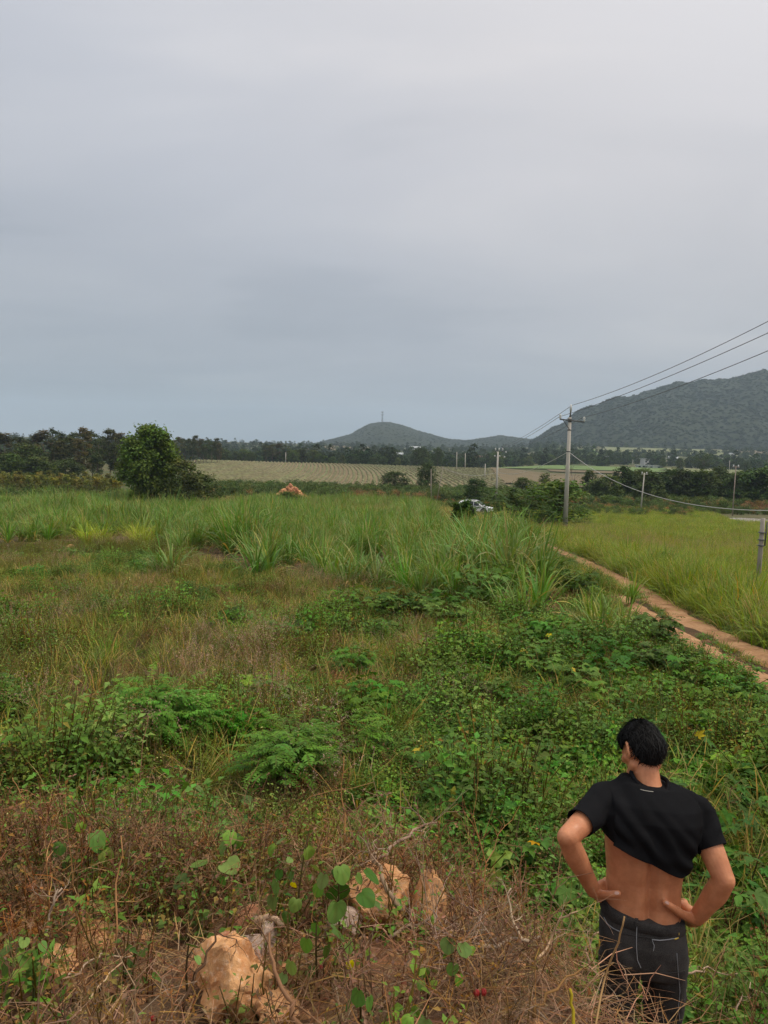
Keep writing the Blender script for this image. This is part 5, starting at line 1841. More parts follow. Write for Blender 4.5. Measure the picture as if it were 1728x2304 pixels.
S('pale forked branch right of the thigh of the man', [(1545, 2195, 60), (1580, 2182, 70), (1610, 2184, 66), (1660, 2190, 60)], .006, .002, PALE, twigs=6, seed=11)
S('pale twig angled down beside the right knee of the man', [(1538, 2226, 60), (1568, 2280, 20), (1590, 2300, 10)], .005, .003, PALE, twigs=4, seed=12)
S('thin pale branch rising at the right edge of the mound', [(1640, 2300, 10), (1670, 2250, 50), (1690, 2200, 80)], .005, .002, PALE, twigs=5, seed=13)
S('dry twig tangle right of the legs of the man', [(1570, 2300, 10), (1600, 2230, 60), (1620, 2150, 120), (1640, 2110, 130)], .004, .0015, TANB, twigs=8, seed=14)
S('thick brown branch slanting beside the largest boulder', [(672, 2310, 10), (640, 2240, 60), (612, 2170, 100), (606, 2100, 130)], .009, .004, TANB, twigs=2, seed=15)
S('long arching straw stalk over the orange rocks on the left', [(150, 2310, 10), (200, 2250, 40), (230, 2200, 60), (275, 2165, 60)], .0035, .002, (0.50, 0.40, 0.30), seed=16)
S('pale curved twig over the small dark orange stone', [(150, 2205, 20), (190, 2170, 40), (230, 2155, 40), (300, 2150, 30)], .004, .002, PALE, seed=17)
S('forked grey dead twig standing on the left of the mound', [(108, 2110, 30), (112, 2060, 70), (118, 2015, 110), (140, 1998, 120)], .005, .003, GREY, twigs=2, seed=18)
S('long dark dead stalk crossing the largest boulder', [(405, 2280, 20), (440, 2200, 80), (470, 2140, 110), (500, 2080, 140)], .006, .003, (0.07, 0.045, 0.03), twigs=3, seed=19)
S('thin brown stalk rising in front of the green slope near the centre', [(770, 1905, 90), (772, 1800, 180), (774, 1700, 280)], .004, .002, TANB, twigs=4, seed=20)
S('brown bare stalk leaning right of the dead weeds', [(640, 1850, 60), (700, 1790, 110), (840, 1760, 120)], .004, .002, TANB, twigs=4, seed=21)
S('upright tan stalk rising through the dead weeds on the left', [(255, 2120, 30), (262, 1990, 130), (272, 1880, 230)], .004, .002, TANB, twigs=5, seed=22)
S('tall thin brown stalk in front of the vivid feathery shrub', [(310, 1830, 60), (320, 1700, 180), (335, 1610, 240)], .004, .002, TANB, twigs=3, seed=23)
S('brown stalk with a withered head on the upper left', [(70, 1815, 50), (40, 1780, 70), (28, 1750, 90)], .005, .003, TANB, twigs=2, seed=24)
# three sprouts standing right in front of the legs
S('knobbly tan twig in front of the left thigh of the man', [(1338, 2330, 0), (1362, 2200, 120), (1390, 2120, 200), (1405, 2062, 260)], .0036, .0028, (0.33, 0.23, 0.13), seed=25, name='twig', cat='twig')
S('yellow green sprouting twig in front of the left knee of the man', [(1394, 2330, 0), (1388, 2260, 60), (1380, 2220, 100), (1377, 2186, 140)], .0042, .0034, (0.40, 0.36, 0.035), seed=26, name='twig', cat='twig', twigs=1)
S('tan twig in front of the right thigh of the man', [(1476, 2330, 0), (1486, 2250, 60), (1484, 2200, 100), (1481, 2172, 130)], .0045, .004, (0.33, 0.22, 0.12), seed=27, name='twig', cat='twig')
S('yellow green twig left of the legs of the man near the bottom', [(1294, 2340, 0), (1288, 2270, 50), (1282, 2224, 90)], .0055, .004, (0.36, 0.33, 0.05), seed=28, name='twig', cat='twig')

# fine pale dead twigs tangled round the legs of the man and on the mound edge
def twig_tangle(seed, n=5, l=.17, col=PALE):
    random.seed(seed)
    mb = MB()
    for i in range(n):
        grow(mb, np.array([U(-.12, .12), U(-.12, .12), U(-.02, .03)]), U(0, 6.28), U(.2, 1.3), l * U(.7, 1.2), .0032, 3, random.choice((col, TANB, GREY)))
    return mb.mesh('twig_tangle', M_DRY)


x, y = sample(lambda d: 16, 1.9, 4.2, .75, .5)
k = (x > .25) & (mound(x, y) > .02) & off_man(x, y, .3, .95) & (y < 3.9)
cover('dead_twigs', [twig_tangle(950 + i) for i in range(4)], x[k], y[k], .7, 1.3, 'pale brittle dead twigs tangled round the legs of the man', 'twigs', .3)

# daisies
mb = MB()
for k in range(11):
    mb.leaf((0, 0, 0), dirv(k * .571, .15), (0, 0, 1), .013, .003, (.75, .73, .68))
mb.tube([(0, 0, -.16), (0, 0, 0)], .0012, 3, (0.09, .12, .04), False)
DAISY = mb.mesh('daisy', M_WEED)
for k, (px, py) in enumerate([(1055, 1895), (1072, 1862), (1124, 1862), (1000, 1800), (940, 1725), (1095, 1880), (1040, 1820), (1110, 1830), (880, 1700), (1020, 1770), (1086, 1790), (640, 1700), (590, 1690), (740, 1720)]):
    p = gp(px, py)
    tag(link('daisy', DAISY, p + Vector((0, -.05, .26)), (U(-.4, .1), U(-.3, .3), 0), U(1, 1.6)), 'tiny white daisy in the leafy ground cover', 'flower', 'daisies on the slope')


# ------------------------------------------------------------------ poles and wires
M_CONC = mat_plain('pole_concrete', (0.50, 0.46, 0.40), .9, .2, .18, 3.0, 30, .3)
M_STEEL = mat_plain('dark_steel', (0.09, 0.088, 0.085), .6, .4, .2)
M_CERAM = mat_plain('ceramic', (0.62, 0.62, 0.60), .3, .5, .1)
M_WIRE = mat_plain('wire', (0.10, 0.10, 0.105), .6, .3, .1)
M_CABLE = mat_plain('pale_cable', (0.50, 0.49, 0.46), .6, .3, .1)
M_OLDW = mat_plain('grey_wood', (0.30, 0.25, 0.20), .9, .15, .25, 4.0, 50, .4)


def tube_obj(name, pts, rs, mat, parent=None, n=8, loc=(0, 0, 0)):
    mb = MB()
    mb.tube(pts, rs, n, (.5, .5, .5))
    return link(name, mb.mesh(name, mat, True), loc, parent=parent)


def box_obj(name, c, s, mat, parent=None, rot=None):
    mb = MB()
    mb.box(c, np.array(s), (.5, .5, .5), rot)
    return link(name, mb.mesh(name, mat), parent=parent)


# the tall pole
PB = gp(1271, 1196)
d = PB.y
HT = P(1281, 940, d).z - PB.z
e = empty('concrete_pole', PB)
tube_obj('shaft', [(0, 0, -.3), (0, 0, HT * .5), (0, 0, HT)], [.19, .155, .125], M_CONC, e, 16)
sy = 1.0
ax = Vector((1.0, -.12, 0)).normalized()
zc = P(1281, 946, d).z - PB.z
L_ = P(1256, 946, d).x - PB.x
R_ = P(1311, 946, d).x - PB.x
arm = tube_obj('crossarm', [(L_, -.14, zc + .05), (R_, -.14, zc - .12)], .055, M_STEEL, e, 6)
for q in (L_ + .03, R_ - .03):
    zz_ = zc + .05 - .17 * (q - L_) / (R_ - L_)
    tube_obj('insulator', [(q, -.14, zz_ + .05), (q, -.14, zz_ + .12), (q, -.14, zz_ + .2), (q, -.14, zz_ + .28), (q, -.14, zz_ + .4)], [.07, .1, .07, .1, .05], M_CERAM, arm, 10)
zb = P(1281, 968, d).z - PB.z
tube_obj('brace', [(L_ + .25, -.14, zc), (0, -.15, zb)], .028, M_STEEL, e, 5)
tube_obj('top_spike', [(.02, 0, HT - .3), (.03, 0, HT + .25), (.04, 0, P(1287, 926, d).z - PB.z)], [.09, .06, .045], M_STEEL, e, 8)
tube_obj('insulator', [(.04, 0, P(1287, 927, d).z - PB.z), (.04, 0, P(1287, 918, d).z - PB.z), (.04, 0, P(1287, 911, d).z - PB.z)], [.07, .09, .05], M_CERAM, e, 10)
for z in (HT - .12, HT - .32, zb, P(1280, 1016, d).z - PB.z):
    tube_obj('band', [(0, 0, z - .04), (0, 0, z + .04)], .125 + .065 * (1 - z / HT) + .018, M_STEEL, e, 16)
tag(e, 'tall grey concrete power pole with a crossarm standing behind the shrub by the track', 'power pole')
POLE1 = dict(top=P(1287, 912, d), left=P(1258, 938, d), right=P(1310, 940, d), low=P(1279, 1016, d))

# second pole beside the car
PB2 = gp(1116, 1138)
d2 = PB2.y
e = empty('concrete_pole', PB2)
H2 = P(1123, 1016, d2).z - PB2.z
tube_obj('shaft', [(0, 0, -.3), (0, 0, H2)], [.2, .13], M_CONC, e, 14)


def rel(px, py, base=PB2, dd=None):
    q = P(px, py, dd or d2) - base
    return (q.x, q.y, q.z)


a1 = tube_obj('crossarm', [rel(1113, 1014), rel(1139, 1016)], .05, M_STEEL, e, 6)
for px in (1115, 1123, 1131):
    q = rel(px, 1012)
    tube_obj('insulator', [(q[0], q[1], q[2] - .1), (q[0], q[1], q[2] + .12), (q[0], q[1], q[2] + .3)], [.09, .12, .06], M_CERAM, a1, 8)
a2 = tube_obj('crossarm', [rel(1112, 1026), rel(1135, 1027)], .045, M_STEEL, e, 6)
for px, py in ((1113, 1026), (1124, 1026), (1135, 1028), (1138, 1017)):
    q = rel(px, py)
    tube_obj('insulator', [(q[0], q[1] - .3, q[2]), (q[0], q[1] - .15, q[2]), (q[0], q[1], q[2])], [.1, .13, .08], M_CERAM, a2, 10)
tube_obj('brace', [rel(1117, 1016), rel(1122, 1022)], .03, M_CONC, e, 5)
tube_obj('brace', [rel(1115, 1026), rel(1121, 1033)], .03, M_CONC, e, 5)
tag(e, 'concrete power pole with two rows of white insulators behind the parked car', 'power pole')
POLE2 = dict(top=P(1123, 1008, d2), left=P(1114, 1014, d2), right=P(1138, 1014, d2), low=P(1121, 1062, d2))


def simple_pole(px, py, top, r, label, mat=M_CONC, tpx=None, dd=None, arm=False, name='utility_pole', cat='pole'):
    b = gp(px, py) if dd is None else at(px, dd)
    t = P(tpx or px, top, b.y) - b
    e = empty(name, b)
    tube_obj('shaft', [(0, 0, -.3), tuple(t)], [r, r * .7], mat, e, 8)
    if arm:
        for k in (-1, 1):
            tube_obj('insulator', [(t.x + k * .35, t.y, t.z - .15), (t.x + k * .35, t.y, t.z + .15)], [.1, .07], M_CERAM, e, 6)
        tube_obj('crossarm', [(t.x - .5, t.y - .05, t.z - .2), (t.x + .5, t.y - .05, t.z - .2)], .05, mat, e, 5)
    else:
        tube_obj('pole_cap', [(t.x, t.y, t.z), (t.x, t.y, t.z + .05)], [r * .75, r * .5], mat, e, 8)
    return tag(e, label, cat)


simple_pole(970, 1134, 1056, .085, 'slim grey wooden pole standing upright in front of the scrub', M_OLDW)
simple_pole(981, 1134, 1050, .065, 'thin pale pole leaning right behind the upright wooden pole', M_OLDW, tpx=997)
simple_pole(1447, 1118, 1064, .12, 'small concrete pole in front of the dark tree row', tpx=1450, dd=118, arm=True)
simple_pole(1655, 1142, 1048, .10, 'thin weathered pole among the dark tree row at right', M_OLDW, tpx=1656, dd=112, arm=True)
for px, top, d_, lab in [(643, 1018, 345, 'thin far pole left of the pineapple field top'), (1028, 1017, 300, 'thin far pole behind the pineapple field, the taller'), (1047, 1020, 310, 'thin far pole behind the pineapple field, the shorter'), (1092, 1044, 240, 'short pole at the bend of the field road'), (1642, 1036, 420, 'tiny far pole below the mountain at right'), (1424, 1034, 520, 'tiny far pole near the white house')]:
    simple_pole(px, 0, top, .16, lab, M_CONC, dd=d_)
# right-hand post
PB3 = gp(1704, 1326)
d3 = PB3.y
e = empty('concrete_post', PB3)
t = P(1717, 1166, d3) - PB3
tube_obj('shaft', [(0, 0, -.2), (t.x * .5, t.y * .5, t.z * .5), tuple(t)], [.075, .07, .066], mat_plain('old_concrete', (0.33, 0.29, 0.25), .95, .1, .3, 6, 40, .5), e, 4)
for k in (.62, .70, .8):
    tube_obj('wire_band', [tuple(t * (k - .006)), tuple(t * (k + .006))], .10, M_WIRE, e, 8)
tube_obj('iron_strap', [(t.x * .78 + .08, t.y * .78 - .05, t.z * .62), (t.x * .95 + .1, t.y - .05, t.z * .95)], .02, M_STEEL, e, 5)
tag(e, 'short square concrete post wound with wire at the right edge', 'post')


def wire(a, b, sag, r, mat, label, n=28, group=None, name='power_line', cat='wire'):
    a, b = Vector(a), Vector(b)
    pts = []
    for i in range(n + 1):
        t = i / n
        p = a.lerp(b, t) - a
        p.z -= sag * 4 * t * (1 - t)
        pts.append(tuple(p))
    return tag(tube_obj(name, pts, r, mat, None, 5, tuple(a)), label, cat, group)


wire(POLE1['top'], P(1960, 600, 30), .5, .018, M_WIRE, 'uppermost black power line rising right from the top of the tall pole')
wire(POLE1['left'], P(1960, 640, 29), .35, .018, M_WIRE, 'middle black power line rising right from the left insulator')
wire(POLE1['right'], P(1960, 688, 28), .35, .018, M_WIRE, 'lowest black power line rising right across the mountain')
wire(POLE2['top'], POLE1['top'], .35, .018, M_WIRE, 'power line from the tall pole top down to the second pole')
wire(POLE2['left'], POLE1['left'], .4, .018, M_WIRE, 'power line from the left insulator down to the second pole')
wire(POLE2['right'], POLE1['right'], .4, .018, M_WIRE, 'power line from the right insulator down to the second pole')
wire(POLE1['low'], P(1745, 1149, 33), 1.15, .019, M_CABLE, 'thick pale cable sagging from the tall pole down to the right edge', name='sagging_cable', cat='cable')
wire(POLE2['low'], POLE1['low'], .9, .024, M_CABLE, 'pale cable sagging between the tall pole and the second pole', name='sagging_cable', cat='cable')
wire(P(996, 1052, d2), POLE2['low'], .9, .026, M_CABLE, 'pale cable sagging from the leaning pole to the second pole', name='sagging_cable', cat='cable')

# ------------------------------------------------------------------ mast on the hill, far houses
MB_ = P(860, 948, 1893)
e = empty('telecom_mast', MB_ - Vector((0, 0, 3)))
H_ = P(860, 926, 1893).z - MB_.z + 3
M_MAST = mat_plain('mast_steel', (0.20, 0.21, 0.22), .6, .4, .1)
for sx in (-1, 1):
    for sy_ in (-1, 1):
        tube_obj('leg', [(sx * 1.7, sy_ * 1.7, 0), (sx * 1.2, sy_ * 1.2, H_ * .66), (sx * .25, sy_ * .25, H_)], .30, M_MAST, e, 5)
mb = MB()
for k in range(9):
    z0, z1 = H_ * .66 * k / 9, H_ * .66 * (k + 1) / 9
    for s in (-1, 1):
        w0, w1 = 1.7 - .5 * k / 9, 1.7 - .5 * (k + 1) / 9
        mb.tube([(-w0, s * w0, z0), (w1, s * w1, z1)], .16, 4, (.4, .4, .4), False)
        mb.tube([(w0, s * w0, z0), (-w1, s * w1, z1)], .16, 4, (.4, .4, .4), False)
        mb.tube([(s * w0, -w0, z0), (s * w1, w1, z1)], .16, 4, (.4, .4, .4), False)
link('bracing', mb.mesh('bracing', M_MAST), parent=e)
for z in (.70, .93):
    tube_obj('platform', [(0, 0, H_ * z - .9), (0, 0, H_ * z), (0, 0, H_ * z + .5)], [1.2, 3.0, 3.1], M_MAST, e, 12)
    for k in range(6):
        a = k * 1.047
        box_obj('antenna', (math.cos(a) * 3.1, math.sin(a) * 3.1, H_ * z + .9), (.5, .5, 1.8), M_MAST, e)
tube_obj('lightning_rod', [(0, 0, H_ * .95), (0, 0, H_ * 1.06)], .15, M_MAST, e, 5)
tag(e, 'telecom mast with two round platforms on top of the central hill', 'mast')

M_WHITE = mat_plain('white_render', (0.58, 0.58, 0.57), .8, .2, .08, .3)
M_PINKB = mat_plain('pink_render', (0.33, 0.25, 0.21), .85, .2, .1, .3)
M_ROOFW = mat_plain('metal_roof', (0.40, 0.42, 0.43), .6, .3, .1, .3)
M_ROOFR = mat_plain('tile_roof', (0.20, 0.115, 0.09), .8, .2, .2, .5)
M_GLASSD = mat_plain('dark_window', (0.03, 0.035, 0.04), .2, .5, .1)


def house(px, d_, w_, dp, h, label, wall=None, roof=None, rz=0.0, flat=False, lift=0.0):
    b = at(px, d_)
    e = empty('house', b + Vector((0, 0, lift)), rz)
    box_obj('wall', (0, 0, h / 2 - .5), (w_, dp, h + 1), wall or M_WHITE, e)
    mb = MB()
    o_ = .5
    if flat:
        mb.box((0, 0, h + .25), np.array([w_ + o_ * 2, dp + o_ * 2, .45]), (.5, .5, .5))
    else:
        rr = dp * .3
        mb.add([(-w_ / 2 - o_, -dp / 2 - o_, h), (w_ / 2 + o_, -dp / 2 - o_, h), (w_ / 2 + o_, dp / 2 + o_, h), (-w_ / 2 - o_, dp / 2 + o_, h), (-w_ / 2 - o_, 0, h + rr), (w_ / 2 + o_, 0, h + rr)],
               [(0, 1, 5, 4), (2, 3, 4, 5), (1, 2, 5), (3, 0, 4), (0, 3, 2, 1)], (.5, .5, .5))
    link('roof', mb.mesh('roof', roof or M_ROOFW), parent=e)
    n = max(2, int(w_ / 4))
    for k in range(n):
        box_obj('window', (-w_ / 2 + w_ * (k + .5) / n, -dp / 2 - .03, h * .55), (1.3, .1, 1.3), M_GLASSD, e)
    tag(e, label, 'house')


house(1453, 560, 6, 5, 4.2, 'small white house among trees below the mountain', rz=.3, flat=True)
house(1442, 474, 5, 4, 1.5, 'low white shed at the top of the green crop field, left one', flat=True)
house(1472, 472, 9, 4, 1.3, 'long low white shed at the top of the green crop field', flat=True)
house(933, 900, 12, 6, 3, 'white roofed shed at the foot of the central hill', rz=.1, lift=5)
house(895, 640, 8, 5, 3, 'white walled house behind the trees left of the dark pair', rz=-.2, lift=2.5)
house(1375, 640, 9, 5, 2.4, 'grey roofed shed half hidden by far trees', lift=1)
house(1107, 620, 17, 7, 2.6, 'long pinkish building behind the second pole', M_PINKB, M_ROOFR, .1, lift=2)
house(1065, 600, 13, 6, 2.6, 'pinkish farm building left of the second pole', M_PINKB, M_ROOFR, -.1, lift=2)
house(1515, 640, 9, 6, 2.6, 'pale farm building right of the small white house', M_PINKB, M_ROOFW, .2, lift=1)
house(1640, 900, 8, 6, 3, 'far pale house at the foot of the mountain', rz=.1)

# ------------------------------------------------------------------ the parked car
M_PAINT = mat_plain('white_paint', (0.78, 0.78, 0.77), .25, .5, .03, 2, 40, 0, Coat_Weight=.6)
M_CGL = mat_plain('car_glass', (0.02, 0.024, 0.028), .06, .6, .05, 2, 40, 0)
M_TYRE = mat_plain('tyre_rubber', (0.025, 0.025, 0.025), .85, .2, .2)
M_RIM = mat_plain('alloy', (0.45, 0.45, 0.46), .3, .5, .1, Metallic=.8)
M_BLK = mat_plain('black_plastic', (0.03, 0.03, 0.032), .6, .3, .2)
M_LAMP = mat_plain('lamp_glass', (0.55, 0.57, 0.6), .1, .6, .05)


def prism_loft(name, secs, mat, parent, smooth=True):
    """secs: list of (x, [(y, z)...] half section from bottom centre to top centre), mirrored"""
    mb = MB()
    rings = []
    for x_, half in secs:
        rings.append([(x_, y_, z_) for y_, z_ in half] + [(x_, -y_, z_) for y_, z_ in reversed(half)])
    n = len(rings[0])
    vs = [v for r_ in rings for v in r_]
    fs = [(i * n + k, (i + 1) * n + k, (i + 1) * n + (k + 1) % n, i * n + (k + 1) % n) for i in range(len(rings) - 1) for k in range(n)]
    fs += [tuple(range(n)), tuple((len(rings) - 1) * n + k for k in range(n - 1, -1, -1))]
    mb.add(vs, fs, (.5, .5, .5))
    me = mb.mesh(name, mat, smooth)
    if smooth:
        me.set_sharp_from_angle(angle=R(32))
    return link(name, me, parent=parent)


def build_car():
    b = gp(1068, 1155)
    e = empty('parked_car', b, R(-22))
    W = .92

    def sec(x_, w_, zb, zt, zs):
        return (x_, [(0.0, zb), (w_ * .9, zb), (w_, zb + .12), (w_, zs), (w_ * .95, zt - .03), (w_ * .82, zt), (0.0, zt + .02)])
    body = prism_loft('body', [sec(-2.22, W * .86, .45, .92, .72), sec(-2.1, W * .94, .32, 1.02, .8), sec(-1.7, W, .27, 1.05, .82), sec(-1.0, W, .25, 1.04, .82), sec(0, W, .25, 1.03, .82), sec(.8, W, .25, 1.02, .82), sec(1.1, W, .26, 1.01, .8), sec(1.7, W * .97, .28, .95, .78), sec(2.1, W * .88, .32, .86, .7), sec(2.28, W * .74, .42, .74, .62)], M_PAINT, e)

    def gsec(x_, wb, wt, zt):
        return (x_, [(0.0, .98), (wb, .98), (wb * .5 + wt * .5 + .01, (1.0 + zt) / 2), (wt, zt - .06), (wt * .86, zt), (0.0, zt + .02)])
    prism_loft('cabin', [gsec(-2.1, .80, .66, 1.18), gsec(-1.75, .85, .66, 1.52), gsec(-1.1, .87, .68, 1.64), gsec(-.3, .87, .68, 1.67), gsec(.3, .87, .66, 1.62), gsec(.75, .86, .66, 1.34), gsec(1.25, .84, .72, 1.02)], M_PAINT, e)
    for s in (-1, 1):
        for pts in ([(-1.75, .99, .885), (-.9, 1.02, .905), (-.9, 1.52, .73), (-1.45, 1.50, .72)], [(-.82, 1.04, .905), (0, 1.04, .905), (0, 1.55, .73), (-.82, 1.55, .73)], [(.08, 1.04, .905), (.95, 1.05, .89), (.42, 1.50, .735), (.08, 1.54, .735)]):
            mb = MB()
            mb.add([(x_, s * (y_ + .012), z_) for x_, z_, y_ in pts] + [(x_, s * (y_ - .03), z_) for x_, z_, y_ in pts], [(0, 1, 2, 3), (7, 6, 5, 4), (0, 4, 5, 1), (1, 5, 6, 2), (2, 6, 7, 3), (3, 7, 4, 0)], (.5, .5, .5))
            link('side_window', mb.mesh('side_window', M_CGL), parent=e)
    for nm, pts in (('windscreen', [(1.22, -.70, 1.07), (1.22, .70, 1.07), (.36, .58, 1.60), (.36, -.58, 1.60)]), ('rear_window', [(-2.12, -.62, 1.16), (-2.12, .62, 1.16), (-1.79, .58, 1.50), (-1.79, -.58, 1.50)])):
        mb = MB()
        up_ = np.array([.03 if nm == 'windscreen' else -.03, 0, .03])
        v0 = [np.array(p) + up_ for p in pts]
        mb.add(v0 + [v - up_ * 2 for v in v0], [(0, 1, 2, 3), (7, 6, 5, 4), (0, 4, 5, 1), (1, 5, 6, 2), (2, 6, 7, 3), (3, 7, 4, 0)], (.5, .5, .5))
        link(nm, mb.mesh(nm, M_CGL), parent=e)
    for x_ in (-1.38, 1.38):
        for s in (-1, 1):
            wh = empty('wheel', (x_, s * .80, .36))
            wh.parent = e
            tube_obj('wheel_arch', [(0, -.13 * s, 0), (0, .125 * s, 0)], .44, M_BLK, wh, 24)
            tube_obj('tyre', [(0, -.12, 0), (0, -.10, 0), (0, .10, 0), (0, .15 * s if s > 0 else .10, 0)] if s > 0 else [(0, -.15, 0), (0, -.10, 0), (0, .10, 0), (0, .12, 0)], [.33, .36, .36, .33], M_TYRE, wh, 24)
            mb = MB()
            mb.tube([(0, s * .14, 0), (0, s * .165, 0)], .07, 10, (.5, .5, .5))
            for k in range(5):
                a = k * 1.2566
                c_ = np.array([math.cos(a) * .15, s * .155, math.sin(a) * .15])
                rt = np.array([[math.cos(a), 0, -math.sin(a)], [0, 1, 0], [math.sin(a), 0, math.cos(a)]])
                mb.box(c_, np.array([.22, .03, .07]), (.5, .5, .5), rt)
            n = 20
            for k in range(n):
                a, a2_ = 6.2832 * k / n, 6.2832 * (k + 1) / n
                mb.add([(math.cos(t) * r_, s * .158, math.sin(t) * r_) for t, r_ in ((a, .24), (a2_, .24), (a2_, .275), (a, .275))], [(0, 1, 2, 3)], (.5, .5, .5))
            link('rim', mb.mesh('rim', M_RIM), parent=wh)
    box_obj('grille', (2.245, 0, .66), (.06, .8, .14), M_BLK, e)
    box_obj('front_bumper', (2.22, 0, .47), (.1, 1.35, .12), M_BLK, e)
    for s in (-1, 1):
        mb = MB()
        mb.add([(2.05, s * .86, .80), (2.26, s * .60, .72), (2.24, s * .60, .64), (2.10, s * .87, .68), (1.85, s * .905, .82), (2.0, s * .80, .84)], [(0, 1, 2, 3), (0, 3, 4), (0, 4, 5), (0, 5, 1)], (.5, .5, .5))
        link('headlight', mb.mesh('headlight', M_LAMP), parent=e)
        mm = MB()
        mm.box((.85, s * 1.0, 1.08), np.array([.12, .2, .14]), (.5, .5, .5))
        link('wing_mirror', mm.mesh('wing_mirror', M_PAINT), parent=e)
        tube_obj('roof_rail', [(-1.5, s * .56, 1.64), (-1.4, s * .56, 1.70), (.1, s * .56, 1.70), (.25, s * .56, 1.64)], .02, M_RIM, e, 6)
        box_obj('door_handle', (.1, s * .925, .9), (.16, .03, .03), M_PAINT, e)
        box_obj('tail_light', (-2.18, s * .7, .86), (.1, .25, .12), mat_plain('tail_red', (.4, .02, .02), .3, .5), e)
    box_obj('sill', (0, 0, .27), (2.6, 1.86, .1), M_BLK, e)
    tag(e, 'white car parked in the tall grass beside the second power pole', 'car')


build_car()

# ------------------------------------------------------------------ air
mb = MB()
mb.box((0, 0, 140), np.array([14000.0, 14000.0, 460.0]), (1, 1, 1))
mh, nt, o = newmat('haze_air')
pv = nt.nodes.new('ShaderNodeVolumePrincipled')
pv.inputs['Color'].default_value = (0.68, 0.83, 1.0, 1)
pv.inputs['Density'].default_value = 0.00018
nt.links.new(pv.outputs[0], o.inputs['Volume'])
hz_ = link('haze', mb.mesh('haze', mh))
kind(hz_, 'stuff')
tag(hz_, 'thin pale haze filling the air over the plain', 'haze')


# ------------------------------------------------------------------ the man
def skin_material():
    m, nt, o = newmat('skin')
    n1 = nramp(nt, noise_node(nt, 14, 6, .65), [(.3, 0), (.7, 1)])
    n2 = noise_node(nt, 140, 4, .6)
    c = nmix(nt, n1, (0.46, 0.175, 0.08), (0.62, 0.265, 0.13))
    b = bsdf(nt, c, nramp(nt, noise_node(nt, 30, 4), [(.3, .4), (.7, .62)]), .4)
    b.inputs['Subsurface Weight'].default_value = .12
    b.inputs['Subsurface Radius'].default_value = (.02, .008, .004)
    b.inputs['Subsurface Scale'].default_value = .5
    bump(nt, n2, b, .25, .002)
    nt.links.new(b.outputs[0], o.inputs[0])
    return m


def cloth_material(name, a, b_, rough=.95, sheen=.1, spec=.1, lo=.3, hi=.75):
    m, nt, o = newmat(name)
    n1 = noise_node(nt, 7, 5, .6)
    n2 = noise_node(nt, 380, 3, .5)
    f = nmath(nt, 'MULTIPLY_ADD', n2, .5, nmath(nt, 'MULTIPLY', n1, .6))
    c = nmix(nt, nramp(nt, f, [(lo, 0), (hi, 1)]), a, b_)
    b = bsdf(nt, c, rough, spec)
    b.inputs['Sheen Weight'].default_value = sheen
    bump(nt, n2, b, .15, .002)
    nt.links.new(b.outputs[0], o.inputs[0])
    return m


M_SKIN = skin_material()
M_SHIRT = cloth_material('black_cotton', (0.006, 0.006, 0.0068), (0.013, 0.013, 0.0145), sheen=.0, spec=.06)
M_JEANS = cloth_material('charcoal_denim', (0.0095, 0.0090, 0.0088), (0.060, 0.056, 0.054), sheen=.03, spec=.1, lo=.36, hi=.72)
M_HAIR = mat_plain('black_hair', (0.0045, 0.004, 0.004), .8, .06, .3, 60, 200, .2)
M_NAIL = mat_plain('nail', (0.60, 0.36, 0.29), .35, .4, .05)
M_STITCH = mat_plain('pale_stitching', (0.26, 0.27, 0.29), .8, .2, .2)
M_TAGW = mat_plain('label_thread', (0.55, 0.52, 0.45), .8, .2, .2)
M_GOLD = mat_plain('gold_thread', (0.55, 0.38, 0.05), .7, .3, .2)
M_SHOE = mat_plain('shoe_canvas', (0.05, 0.05, 0.05), .8, .2, .2)

DM = 3.15
PXM = F / DM


def limb(bm, pts, rs, n=18, flat=None):
    """closed tapered tube with round ends"""
    pts = [np.asarray(p, float) for p in pts]
    # resample with Catmull-Rom
    q, r = [], []
    for i in range(len(pts) - 1):
        p0, p1, p2, p3 = pts[max(0, i - 1)], pts[i], pts[i + 1], pts[min(len(pts) - 1, i + 2)]
        for t in np.linspace(0, 1, 7)[:-1]:
            q.append(.5 * ((2 * p1) + (-p0 + p2) * t + (2 * p0 - 5 * p1 + 4 * p2 - p3) * t * t + (-p0 + 3 * p1 - 3 * p2 + p3) * t ** 3))
            k = t * t * (3 - 2 * t)
            r.append(rs[i] * (1 - k) + rs[i + 1] * k)
    q.append(pts[-1])
    r.append(rs[-1])
    # round caps
    def cap(p, d_, rr):
        return [(p + d_ * rr * s, rr * math.sqrt(max(0.0, 1 - s * s))) for s in (.5, .8, .95)]
    d0 = (q[0] - q[1]) / np.linalg.norm(q[0] - q[1])
    d1 = (q[-1] - q[-2]) / np.linalg.norm(q[-1] - q[-2])
    a = [(p, rr) for p, rr in reversed(cap(q[0], d0, r[0]))]
    z = cap(q[-1], d1, r[-1])
    allp = a + list(zip(q, r)) + z
    mb = MB()
    mb.tube([p for p, _ in allp], [max(.0008, x_) for _, x_ in allp], n, (1, 1, 1))
    vs = [bm.verts.new(v) for v in mb.v]
    for f in mb.f:
        try:
            bm.faces.new([vs[i] for i in f])
        except ValueError:
            pass


def rings_loft(bm, rings):
    n = len(rings[0])
    R_ = [[bm.verts.new(tuple(v)) for v in r_] for r_ in rings]
    for a, b in zip(R_[:-1], R_[1:]):
        for k in range(n):
            bm.faces.new((a[k], a[(k + 1) % n], b[(k + 1) % n], b[k]))
    bm.faces.new(list(reversed(R_[0])))
    bm.faces.new(R_[-1])


